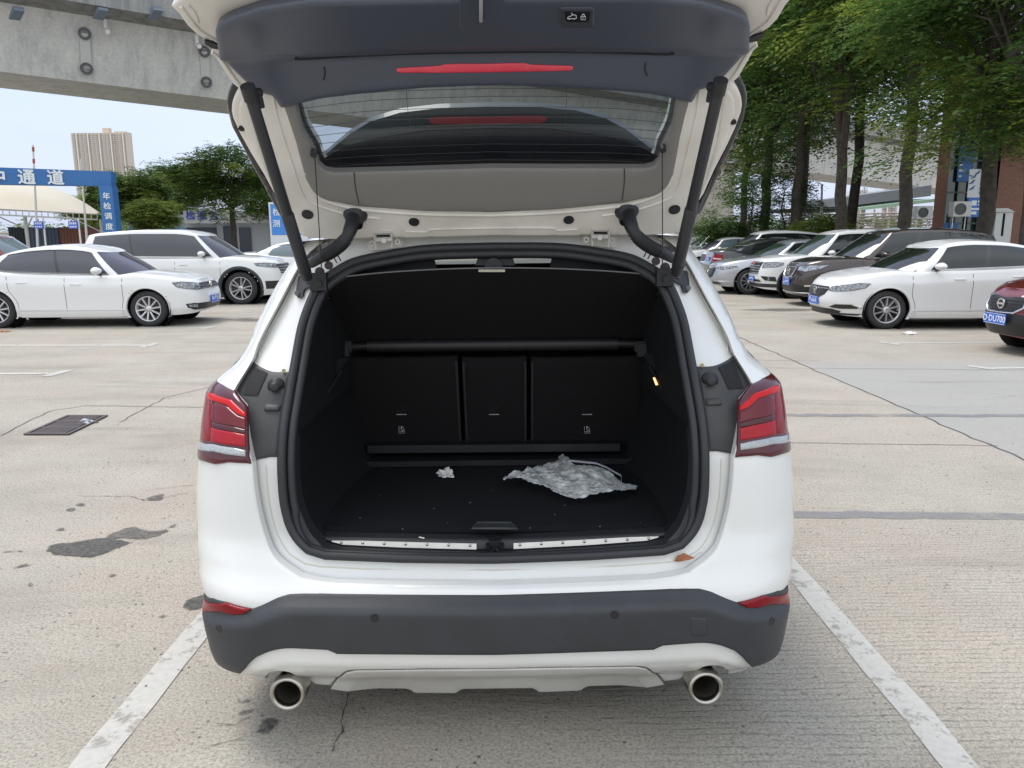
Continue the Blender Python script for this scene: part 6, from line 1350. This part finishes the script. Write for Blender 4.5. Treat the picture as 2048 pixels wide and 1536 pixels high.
for px, Y, cr, lab, s_ in ((1432, 34, (1.5, 1.15, 1.25), 'dark round bush at the foot of the viaduct pier', 1), (1500, 33, (2.6, 1.5, 1.9), 'bushy young tree with many stems behind the silver and white cars', 2), (1640, 30, (1.7, 1.0, .55), 'low flat topped shrub with yellow green leaves behind the white SUV', 3), (1560, 34, (2.9, 1.4, 2.0), 'slim dark bush between two trunks', 4)):
    x, y = at(px, Y); tree(lab, x, y, 2.5, .06, cr, 80+s_, leaf_a if s_ != 3 else leaf_c, .42, 34, 34, None, None, name='bush', npair=4, clr=0)
LT = 'trees behind the blue gantry on the left'
for i, (px, Y, cr, mm, L_, lab) in enumerate(((468, 37, (4.15, 2.15, 1.75), leaf_b, .36, 'large rounded tree with light green top beside the raised tailgate'), (282, 44, (3.8, 1.8, 1.5), leaf_b, .38, 'dark green tree right behind the gantry post'), (308, 33, (2.45, 1.0, .72), leaf_c, .26, 'small pale green tree in front of the darker trees'),
        (368, 52, (4.7, 2.3, 1.6), leaf_a, .42, 'dull green tree in the gap between the two larger trees'), (190, 78, (4.2, 2.6, 1.7), leaf_c, .5, 'pale tree seen under the gantry beam'), (232, 62, (4.6, 1.7, 2.0), leaf_b, .45, 'tree showing just right of the gantry corner'), (555, 48, (4.2, 2.2, 1.8), leaf_b, .42, 'tree half hidden behind the raised tailgate'))):
    x, y = at(px, Y); tree(lab, x, y, 6, .16, cr, 40+i, mm, L_, 78, 62, LT, None, npair=4, clr=1.0, droop=.25, wl=.42)
# far woods that read as one mass
rg = np.random.default_rng(5); Pp, Dd, Tt = [], [], []
for i in range(1500):
    x = rg.uniform(-130, 130); y = rg.uniform(100, 125); hh = 3.4+1.6*math.sin(x*.11)+1.0*math.sin(x*.37+1)
    k = 7; Pp.append(np.c_[x+rg.normal(size=k)*1.2, y+rg.normal(size=k)*1., rg.uniform(0, 1, k)**.7*hh]); Dd.append(rg.normal(size=(k, 3))+np.array([0, -.3, .4])); Tt.append(np.full(k, .35+.25*rg.random()))
o = foliage('far_wood', (np.concatenate(Pp), np.concatenate(Dd)), np.concatenate(Tt), 1.6, leaf_b, None, rg, 3, .5, .2); tag(o, 'far band of green woods along the horizon', 'woods', kind='stuff')
# ---- blue gantry with white writing
blue = mat("gantry_blue", (.045, .17, .42), .55, noise=(2, .25, "2a62a0")); white = mat("sign_white_paint", (.72, .76, .78), .6)
gt = thing('gantry', 'blue gantry with large white characters spanning the lane at the left', 'gantry', P(208, 470, 30.3)*np.array([1, 1, 0]))
go_ = np.array(gt.location); A, B_ = P(-180, 328, 27.0), P(222, 343, 30.6); a2, b2 = P(-180, 366, 27.0), P(222, 372, 30.6); dz = np.array([-.05, .5, 0])
M = MB(); M.hexa([a2-go_, b2-go_, b2+dz-go_, a2+dz-go_, A-go_, B_-go_, B_+dz-go_, A+dz-go_]); bm_ = M.build('beam', blue, gt)
ux = (B_-A); ux[2] = 0; ux /= np.linalg.norm(ux); uy = np.array([0, 0, 1.]); nz_ = np.cross(ux, uy)
def onb(px, py):
    d = ray(px, py); k = np.dot(A-CP, nz_)/np.dot(d, nz_); return CP+d*k
for ch, px, py, s_ in (('中', -6, 355, .56), ('通', 53, 356, .56), ('道', 111, 357, .56)): M = MB(); text_on(M, ch, s_, onb(px, py)+nz_*.012-go_, ux, uy, .012, .028); M.build('character', white, bm_)
pr0, pr1 = P(196, 365, 30.2), P(223, 365, 30.45)
M = MB(); q0, q1 = np.array([pr0[0], pr0[1], 0]), np.array([pr1[0], pr1[1], 0]); hz = b2[2]
M.hexa([q0-go_, q1-go_, q1+dz*1.1-go_, q0+dz*1.1-go_]+[q+np.array([0, 0, hz])-go_ for q in (q0, q1, q1+dz*1.1, q0+dz*1.1)]); po = M.build('post', blue, gt); M = MB(); pux = (pr1-pr0); pux[2] = 0; pux /= np.linalg.norm(pux)
pn = np.cross(pux, uy)
def onp(px, py): d = ray(px, py); k = np.dot(q0-CP, pn)/np.dot(d, pn); return CP+d*k
for ch, py in (('年', 393), ('检', 413), ('调', 433), ('度', 454), ('室', 474)): c = onp(210, py); c = (q0+q1)/2*np.array([1, 1, 0])+np.array([0, 0, c[2]]); M = MB(); text_on(M, ch, .27, c+pn*.014-go_, pux, uy, .010, .02); M.build('character', white, po)
M = MB(); q0, q1 = P(-175, 470, 27.2), P(-145, 470, 27.4); M.hexa([np.array([q[0], q[1], 0])+o_-go_ for q, o_ in ((q0, 0*dz), (q1, 0*dz), (q1, dz), (q0, dz))]+[np.array([q[0], q[1], hz])+o_-go_ for q, o_ in ((q0, 0*dz), (q1, 0*dz), (q1, dz), (q0, dz))]); M.build('post', blue, gt)
# ---- cream membrane canopy
cn = thing('canopy', 'cream tensile canopy with white edge truss beyond the gantry', 'canopy', (0, 0, 0)); cream = mat("membrane", (.60, .55, .44), .7, noise=(.6, .25, "b4a684"))
E0, E1 = P(-190, 408, 39), P(194, 428, 43); pk = [P(-150, 352, 46), P(-10, 372, 47), P(60, 370, 48), P(105, 384, 48.5)]
bk0, bk1 = P(-190, 412, 55), P(205, 430, 56); N = 14; V = []; 
for i in range(N+1):
    t = i/N; e = E0+(E1-E0)*t; bb = bk0+(bk1-bk0)*t; s = min(1, (1-t)*2.0); rz_ = pk[0]+(pk[-1]-pk[0])*min(t*1.25, 1); top_ = np.array([e[0]*.5+bb[0]*.5, (e[1]+bb[1])/2, e[2]+2.15*(1-max(0, (t-.55)/.45)**1.3)+.25*math.sin(t*9)])
    for k in range(9): u = k/8; p = e*(1-u)+bb*u; zc = math.sin(math.pi*u); p = np.array([p[0], p[1], p[2]+(top_[2]-e[2])*zc**.8]); V.append(p)
mk('membrane', V, [(i*9+j, (i+1)*9+j, (i+1)*9+j+1, i*9+j+1) for i in range(N) for j in range(8)], cream, cn, True)
M = MB(); wt_ = mat("truss_white", (.68, .68, .64), .5); dn = np.array([0, 0, -.30]); M.tube([E0, E1], .035, 6); M.tube([E0+dn, E1+dn], .045, 6)
for i in range(30): p = E0+(E1-E0)*i/29; M.tube([p, p+dn], .025, 5)
M.build('edge_truss', wt_, cn)
for t in (.05, .50, .93):
    p = E0+(E1-E0)*t+np.array([.2, 1.2, 0]); M = MB(); M.tube([(p[0], p[1], 0), (p[0], p[1], p[2]-.3)], .09, 10); M.tube([(p[0], p[1], p[2]-1.0), (p[0]+.9, p[1]-.8, p[2]-.35)], .04, 6); M.tube([(p[0], p[1], p[2]-1.0), (p[0]-.9, p[1]-.8, p[2]-.35)], .04, 6); M.build('column', wt_, cn)
def boxthing(name, lab, cat, px0, px1, py0, py1, Y, dpt, m, group=None):
    a, b = P(px0, py1, Y), P(px1, py0, Y); o = thing(name, lab, cat, ((a[0]+b[0])/2, Y+dpt/2, max(0, min(a[2], b[2]))), 0, group); return o, a-np.array(o.location), b-np.array(o.location)
def panelled(name, lab, cat, px0, px1, py0, py1, Y, dpt, m, m2, ribs=8):
    o, a, b = boxthing(name, lab, cat, px0, px1, py0, py1, Y, dpt, m); M = MB(); M.box((a[0], a[1], -o.location[2]), (b[0], a[1]+dpt, b[2])); M.build('shell', m, o)
    M = MB()
    for i in range(ribs+1): x = a[0]+(b[0]-a[0])*i/ribs; M.box((x-.04, a[1]-.03, -o.location[2]), (x+.04, a[1]-.002, b[2]+.02))
    M.build('rib', m2, o); M = MB(); M.box((a[0]-.05, a[1]-.05, b[2]), (b[0]+.05, a[1]+dpt, b[2]+.08)); M.build('lid', m2, o); return o
panelled('container', 'blue grey ribbed container under the canopy', 'container', 60, 114, 458, 474, 46, 2.4, mat("cont_blue", (.13, .17, .26), .7), mat("cont_blue2", (.10, .13, .20), .7))
panelled('container', 'dark teal ribbed container at the left under the canopy', 'container', 20, 60, 457, 474, 47, 2.4, mat("cont_dark", (.05, .07, .10), .7), mat("cont_dark2", (.04, .05, .07), .7))
panelled('container', 'reddish brown ribbed container under the canopy', 'container', 122, 171, 457, 473, 45, 2.4, mat("cont_red", (.30, .13, .10), .7), mat("cont_red2", (.22, .09, .07), .7))
def sign_on_pole(lab, px, py, w, h, Y, ptop, px2, py2, txt, grp):
    a = P(px, py, Y); o = thing('direction_sign', lab, 'sign', (P(px2, py2, Y)[0], Y, 0), 0, grp); lo = np.array(o.location); s = Y/1540; M = MB(); M.tube([P(px2, py2, Y)*np.array([1, 1, 0])-lo+(0, .04, 0), P(ptop, py-h, Y)-lo+(0, .04, 0)], .035, 8); M.build('pole', wt_, o)
    M = MB(); c = a-lo; M.box((c[0]-w*s/2, -.03, c[2]-h*s/2), (c[0]+w*s/2, 0, c[2]+h*s/2)); bd = M.build('board', mat("sign_blue", (.05, .12, .60), .5), o); M = MB(); 
    for r_, z in enumerate((.22, -.2)): 
        for k in range(4): M.box((c[0]-w*s*.38+k*w*s*.2, -.036, c[2]+z*h*s-.04), (c[0]-w*s*.38+k*w*s*.2+w*s*.13, -.032, c[2]+z*h*s+.04*(1-r_*.4)))
    M.build('marking', white, bd)
sign_on_pole('small blue direction sign on a white pole, left of the pair', 78, 450, 18, 14, 30, 85, 90, 500, '', 'small blue direction signs'); sign_on_pole('small blue direction sign on a white pole, nearer the gantry post', 147, 450, 18, 14, 30, 155, 162, 500, '', 'small blue direction signs')
for lab, px0, py0, px1, py1, r_, m_ in (('thin red and white striped mast rising above the gantry', 66, 290, 70, 480, .05, 'r'), ('white leaning mast in front of the tower block', 161, 318, 172, 480, .05, 'w')):
    a, b = P(px0, py0, 36), P(px1, py1, 36); o = thing('mast', lab, 'mast', (b[0], 36, 0)); lo = np.array(o.location); M = MB(); b = np.array([b[0], 36, 0]); M.tube([b-lo, a-lo], [r_*1.3, r_*.6], 8); sh_ = M.build('shaft', wt_, o)
    if m_ == 'r':
        M = MB()
        for k in (.76, .86, .95): M.tube([b+(a-b)*k-lo, b+(a-b)*(k+.035)-lo], r_*1.05, 8)
        M.build('stripe', mat("mast_red", (.45, .12, .08), .6), o)
# ---- tower block
floor_mat = bpy.data.materials.new("tower_floors"); floor_mat.use_nodes = True
def _fm():
    n = floor_mat.node_tree.nodes; l = floor_mat.node_tree.links; t = n.new("ShaderNodeTexCoord"); w = n.new("ShaderNodeTexWave"); w.bands_direction = 'Z'; w.inputs['Scale'].default_value = 1/3.0/2*math.pi*.318*1.0; w.inputs['Distortion'].default_value = 0
    r = n.new("ShaderNodeValToRGB"); r.color_ramp.interpolation = 'CONSTANT'; r.color_ramp.elements[1].position = .45; r.color_ramp.elements[0].color = (.50, .44, .37, 1); r.color_ramp.elements[1].color = (.22, .25, .29, 1); l.new(t.outputs['Object'], w.inputs[0]); l.new(w.outputs[0], r.inputs[0]); l.new(r.outputs[0], n["Principled BSDF"].inputs['Base Color'])
_fm()
def tower(lab, px0, px1, ytop, Y, faces, cols, m, group=None, cat='tower block'):
    a, b = P(px0, ytop, Y), P(px1, ytop, Y); o = thing('tower_block', lab, cat, ((a[0]+b[0])/2, Y+8, 0), 0, group); lo = np.array(o.location); z = a[2]; w = b[0]-a[0]; M = MB()
    M.box((a[0]-lo[0], Y-lo[1], 0), (a[0]-lo[0]+w*.80, Y+16-lo[1], z)); M.box((a[0]-lo[0]+w*.80, Y+1.5-lo[1], 0), (b[0]-lo[0], Y+16-lo[1], z+1.5)); M.box((a[0]-lo[0]+w*.58, Y+2-lo[1], z), (a[0]-lo[0]+w*.70, Y+8-lo[1], z+5)); M.build('wall', m, o)
    nfl = int(z/3.0)
    for k in range(cols):
        x = a[0]-lo[0]+w*(k+.5)/cols; big = k % 3 == 1; M = MB(); yy = Y-lo[1]-.35 if x < a[0]-lo[0]+w*.80 else Y+1.15-lo[1]
        M.box((x-w/cols*(.36 if big else .2), yy, .9), (x+w/cols*(.36 if big else .2), yy+.3, z-.8)); M.build('window_column', floor_mat, o)
        if big:
            M = MB()
            M.box((x-w/cols*.16, yy-.9, 0), (x+w/cols*.16, yy-.01, z-1))
            M.build('balcony_column', mat("tower_pale", (.62, .58, .52), .8), o)
        M = MB(); M.box((x+w/cols*.44, yy-.25, 0), (x+w/cols*.54, yy+.29, z)); M.build('pilaster', mat("tower_brown", (.42, .33, .26), .8), o)
    return o
tower('tall beige tower block behind the gantry', 141, 248, 266, 800, 0, 14, mat("tower_beige", (.60, .50, .40), .8))
pale = mat("pale_tower", (.60, .62, .66), .8)
for i, (a, b, t_, d_) in enumerate(((1716, 1738, 380, 380), (1742, 1762, 385, 400), (1766, 1800, 378, 360))): tower('pale distant apartment block %s under the viaduct' % ('at the left of three' if i == 0 else 'in the middle of three' if i == 1 else 'at the right of three'), a, b, t_, d_, 0, 5, pale, 'distant blocks under the viaduct')
# ---- low service building on the left
sb_ = thing('service_building', 'low grey building with blue lettering on its fascia behind the left trees', 'building', (P(400, 470, 50)[0], 53, 0)); lo = np.array(sb_.location)
def bx(M, px0, px1, py0, py1, Y, d, z0=None):
    a, b = P(px0, py1, Y), P(px1, py0, Y); M.box((a[0]-lo[0], Y-lo[1], (a[2] if z0 is None else z0)), (b[0]-lo[0], Y+d-lo[1], b[2]))
M = MB(); bx(M, 256, 600, 428, 470, 50.2, 6, 0); M.build('wall', mat("sb_wall", (.48, .52, .56), .7), sb_); M = MB(); bx(M, 368, 540, 421, 447, 49.4, 1.2); fa = M.build('fascia', mat("sb_fascia", (.55, .56, .57), .6), sb_)
M = MB(); bx(M, 256, 372, 456, 470, 50.0, .18, 0); M.build('blue_band', mat("sb_band", (.10, .32, .55), .6), sb_)
for x0, x1, m_ in ((375, 432, 'd'), (447, 468, 'g'), (478, 500, 'd')):
    M = MB(); bx(M, x0, x1, 455 if m_ == 'd' else 452, 470, 50.1, .1, 0); M.build('shop_window', mat("sb_dark", (.03, .04, .07), .2), sb_)
M = MB(); 
for ch, px in (('车', 355+6), ('检', 381), ('服', 404), ('务', 427)):
    if px > 370: M = MB(); text_on(M, ch, .60, P(px, 432, 49.4)-lo+(0, -.012, 0), (1, 0, 0), (0, 0, 1), .012, .02); M.build('character', mat("letter_blue", (.06, .10, .55), .5), fa)
a = P(575, 470, 30); o = thing('notice_board', 'tall blue notice board with white writing behind the tailgate strut', 'sign', (a[0], 30, 0)); lo = np.array(o.location); M = MB(); bx(M, 541, 612, 404, 474, 30, .08, 0.9); bd = M.build('board', mat("board_white", (.6, .62, .64), .6), o); M = MB(); bx(M, 544, 609, 408, 470, 29.985, .01); M.build('face', mat("board_blue", (.05, .22, .60), .5), bd)
M = MB(); text_on(M, '检', .30, P(553, 425, 29.97)-lo, (1, 0, 0), (0, 0, 1), .004, .01); text_on(M, '测', .30, P(553, 448, 29.97)-lo, (1, 0, 0), (0, 0, 1), .004, .01); M.build('lettering', white, bd)
M = MB(); M.box((-.6, .02, 0), (-.5, .07, 1.0)); M.box((.5, .02, 0), (.6, .07, 1.0)); M.build('leg', wt_, o)
# ---- glass fronted building on the right
def brick_mat():
    m = bpy.data.materials.new("brick"); m.use_nodes = True; n = m.node_tree.nodes; l = m.node_tree.links; b = n["Principled BSDF"]; b.inputs['Roughness'].default_value = .85; t = n.new("ShaderNodeTexCoord"); mp_ = n.new("ShaderNodeMapping"); mp_.inputs['Rotation'].default_value = (rad(90), 0, 0)
    k = n.new("ShaderNodeTexBrick"); k.inputs['Color1'].default_value = (.22, .10, .065, 1); k.inputs['Color2'].default_value = (.17, .08, .055, 1); k.inputs['Mortar'].default_value = (.22, .17, .14, 1); k.inputs['Scale'].default_value = 4.5; k.inputs['Mortar Size'].default_value = .012
    l.new(t.outputs['Object'], mp_.inputs[0]); l.new(mp_.outputs[0], k.inputs[0]); l.new(k.outputs[0], b.inputs['Base Color']); return m
brick = brick_mat(); gb = thing('office_building', 'brick building with tall dark glass front behind the trees at the right', 'building', (P(2000, 470, 28)[0], 32, 0)); lo = np.array(gb.location); HB = 7.5
def bz(M, px0, px1, Y, d, z0, z1):
    a, b = P(px0, 470, Y), P(px1, 470, Y); q = []
    for z in (z0, z1): q += [(a[0]-lo[0], Y-lo[1], z), (b[0]-lo[0], Y-lo[1], z), (b[0]*(1+d/Y)-lo[0], Y+d-lo[1], z), (a[0]*(1+d/Y)+.2*d-lo[0], Y+d-lo[1], z)]
    M.hexa(q)
M = MB(); bz(M, 1862, 1884, 28, 8, 0, HB); M.build('brick_pier', brick, gb); M = MB(); bz(M, 1985, 2300, 27.9, 8, 0, HB); M.build('brick_wall', brick, gb); M = MB(); bz(M, 1884, 1985, 28.5, 7, 0, 1.0); M.build('brick_plinth', brick, gb); M = MB(); bz(M, 1862, 2300, 28.6, 7.3, HB-.8, HB-.003); M.build('parapet', brick, gb)
M = MB(); bz(M, 1884, 1985, 28.6, .1, 1.0, HB-.8); gla = M.build('glass_front', mat("office_glass", (.03, .05, .05), .06, spec=.8), gb); M = MB()
for px in (1884, 1906, 1928, 1950, 1972): bz(M, px, px+1.6, 28.5, .1, 1.0, HB-.8)
for z in (1.9, 3.0, 4.1, 5.2): bz(M, 1884, 1985, 28.53, .06, z, z+.06)
M.build('mullion', mat("mullion_grey", (.12, .13, .13), .5), gla)
for (x0, x1, z0, z1) in ((1878, 1895, 1.05, 1.95), (1896, 1914, 1.05, 1.95), (1902, 1932, 3.4, 4.6)): 
    M = MB(); bz(M, x0, x1, 28.47, .02, z0, z1); ps = M.build('window_poster', mat("poster_blue", (.03, .15, .38), .5), gla); M = MB()
    for k in range(3): bz(M, x0+3, x0+3+6*(1+k % 2), 28.455, .012, z0+.15+.2*k, z0+.22+.2*k)
    M.build('marking', white, ps)
o = thing('sign_board', 'white over blue sign board with a leaf emblem beside the air conditioner', 'sign', (P(1962, 470, 27)[0], 27, 0)); lo = np.array(o.location)
M = MB(); bx(M, 1934, 1992, 340, 434, 27, .12); bd = M.build('board', mat("board_blue2", (.045, .15, .50), .5), o); M = MB(); bx(M, 1934, 1992, 338, 395, 26.985, .012); wp = M.build('white_panel', mat("board_white", (0, 0, 0)), bd)
M = MB(); c = P(1957, 370, 26.97)-lo
for k in range(4):
    a0 = rad(120+k*28); p0 = c+np.array([math.cos(a0)*.34, 0, math.sin(a0)*.40]); M.tube([p0, p0+np.array([.12, 0, .05]), p0+np.array([.20, 0, .16])], [.004, .035, .004], 6)
for k in range(4): M.box((c[0]+.05, c[1]-.006, c[2]-.30+k*.15), (c[0]+.30, c[1], c[2]-.22+k*.15))
M.build('leaf_emblem', mat("emblem_teal", (.03, .13, .30), .5), wp); M = MB()
for (x0, x1, y0, y1) in ((1943, 1954, 401, 411), (1956, 1966, 401, 405), (1956, 1964, 408, 411), (1942, 1960, 416, 420), (1942, 1953, 423, 429)): bx(M, x0, x1, y0, y1, 26.985, .012)
M.build('marking', white, bd); M = MB(); M.box((-.55, .12, 0), (-.45, .2, 2.3)); M.box((.45, .12, 0), (.55, .2, 2.3)); M.build('leg', under_m, o)
def aircon(lab, px, py, s_, Y):
    c = P(px, py, Y); o = thing('air_conditioner', lab, 'air conditioner', (c[0], Y, c[2]-.35*s_), 0, 'outdoor air conditioner units'); M = MB(); M.box((-.42*s_, 0, 0), (.42*s_, .3, .7*s_)); ca = M.build('case', mat("ac_white", (.55, .55, .52), .5), o)
    M = MB(); M.disc((-.1*s_, -.004, .35*s_), (0, -1, 0), .27*s_, .02, 26, inner=.25*s_); M.disc((-.1*s_, -.003, .35*s_), (0, -1, 0), .245*s_, .006, 26); M.build('fan_grille', mat("ac_dark", (.06, .07, .07), .5), ca)
    M = MB(); M.tube([(-.3*s_, .15, 0), (-.3*s_, .15, -c[2]+.35*s_)], .02, 6); M.tube([(.3*s_, .15, 0), (.3*s_, .15, -c[2]+.35*s_)], .02, 6); M.build('stand', wt_, o)
aircon('boxy white air conditioner unit left of the brick pier', 1850, 425, .62, 26.6); aircon('white air conditioner unit beside the blue sign board', 1925, 418, .70, 26.4)
o = thing('electric_cabinet', 'pale grey electric cabinet with a hipped lid against the brick wall', 'cabinet', (P(2007, 470, 24)[0], 24.3, 0)); lo = np.array(o.location); M = MB(); bx(M, 1987, 2027, 424, 475, 24, .6, 0); M.build('case', mat("cab_grey", (.55, .56, .55), .5), o)
M = MB(); a, b = P(1985, 424, 24), P(2030, 416, 24); M.hexa([(a[0]-lo[0], -.35, a[2]), (b[0]-lo[0], -.35, a[2]), (b[0]-lo[0], .35, a[2]), (a[0]-lo[0], .35, a[2]), (a[0]-lo[0]+.15, -.2, b[2]), (b[0]-lo[0]-.15, -.2, b[2]), (b[0]-lo[0]-.15, .2, b[2]), (a[0]-lo[0]+.15, .2, b[2])]); M.build('lid', mat("cab_lid", (.50, .50, .46), .6), o)
M = MB(); bx(M, 2006, 2007, 427, 472, 23.99, .01); M.build('door_gap', under_m, o)
# ---- car ports and shelters under the viaduct
cp_ = thing('car_port', 'long car port with pale green roof edge beyond the right hand trees', 'car port', (P(1780, 470, 50)[0], 52, 0)); lo = np.array(cp_.location)
M = MB(); a, b = P(1690, 424, 52), P(1870, 404, 44); M.hexa([np.array(q)-lo for q in (a, b, b+(0, 9, 0), a+(0, 9, 0), a+(0, 0, .18), b+(0, 0, .18), b+(0, 9, .5), a+(0, 9, .5))]); M.build('roof', mat("roof_green", (.34, .50, .38), .6), cp_)
M = MB(); M.hexa([np.array(q)-lo for q in (a+(0, .5, .35), b+(0, .5, .35), b+(0, 9, .6), a+(0, 9, .6), a+(0, .5, .95), b+(0, .5, .95), b+(0, 9, .95), a+(0, 9, .95))]); M.build('upper_roof', mat("roof_grey", (.20, .22, .24), .7), cp_)
M = MB()
for k in range(7): z = 1.7+k*.17; a, b = P(1560, 470, 50), P(1862, 470, 44); M.tube([np.array([a[0], a[1], z])-lo, np.array([b[0], b[1], z])-lo], .045, 5)
M.build('rail', mat("rail_pink", (.50, .40, .37), .6), cp_)
for px in (1562, 1600, 1640, 1680, 1714, 1745, 1775, 1810, 1845): p = P(px, 470, 47); M = MB(); M.tube([np.array([p[0], p[1], 0])-lo, np.array([p[0], p[1], 3.0])-lo], .06, 8); M.build('post', wt_, cp_)
M = MB(); a = P(1560, 428, 47.2); b = P(1700, 428, 47.2); M.box((a[0]-lo[0], a[1]-lo[1], 2.9), (b[0]-lo[0], a[1]+4-lo[1], 3.05)); M.build('dark_roof', mat("roof_dark", (.03, .03, .032), .8), cp_)
o = thing('arched_shelter', 'low arched white framed shelter behind the white SUV', 'shelter', (P(1610, 470, 40)[0], 40, 0)); lo = np.array(o.location)
for k in range(3):
    for dz_ in (0, .14): a, b = P(1552, 460, 40+k*1.2), P(1672, 460, 40+k*1.2); M = MB(); M.tube([np.array([a[0]+(b[0]-a[0])*t, a[1], 1.7+dz_+.75*math.sin(math.pi*t)])-lo for t in np.linspace(0, 1, 14)], .03, 6); M.build('arch', wt_, o)
for px in (1554, 1670): p = P(px, 470, 41); M = MB(); M.tube([np.array([p[0], p[1], 0])-lo, np.array([p[0], p[1], 1.8])-lo], .05, 8); M.build('post', wt_, o)
p = P(1642, 470, 38); o = thing('white_pole', 'tall thin white pole between the trees on the right', 'pole', (p[0], 38, 0)); M = MB(); t_ = P(1644, 372, 38); M.tube([(0, 0, 0), (0, 0, 1.0), (t_[0]-p[0], 0, t_[2])], [.08, .07, .05], 10); M.tube([(0, 0, 0), (0, 0, .05)], .14, 10); M.build('shaft', wt_, o); M = MB(); M.lathe([(.055, 0), (.07, .03), (0, .1)], (t_[0]-p[0], 0, t_[2]), (0, 0, 1), 10); M.build('cap', wt_, o)
p = at(1526, 36.6); o = thing('trunk_banner', 'small blue and yellow banner hanging on a tree trunk', 'banner', (p[0], 36.6, 0)); lo = np.array(o.location); M = MB(); bx(M, 1523, 1530, 420, 436, 36.6, .03); M.build('blue_half', mat("banner_blue", (.12, .28, .55), .6), o); M = MB(); bx(M, 1523, 1530, 436, 447, 36.6, .03); M.build('yellow_half', mat("banner_yellow", (.40, .42, .14), .6), o)
# long boundary wall closing the view behind the parked rows
o = thing('boundary_wall', 'long low pale wall behind the rows of parked cars', 'wall', (0, 70, 0)); M = MB(); M.box((-75, 0, 0), (28, .3, 2.0)); M.build('wall', mat("wall_pale", (.42, .41, .38), .85, noise=(.5, .4)), o); M = MB(); M.box((-75, -.06, 2.0), (28, .36, 2.12)); M.build('coping', mat("coping", (.5, .49, .46), .8), o)
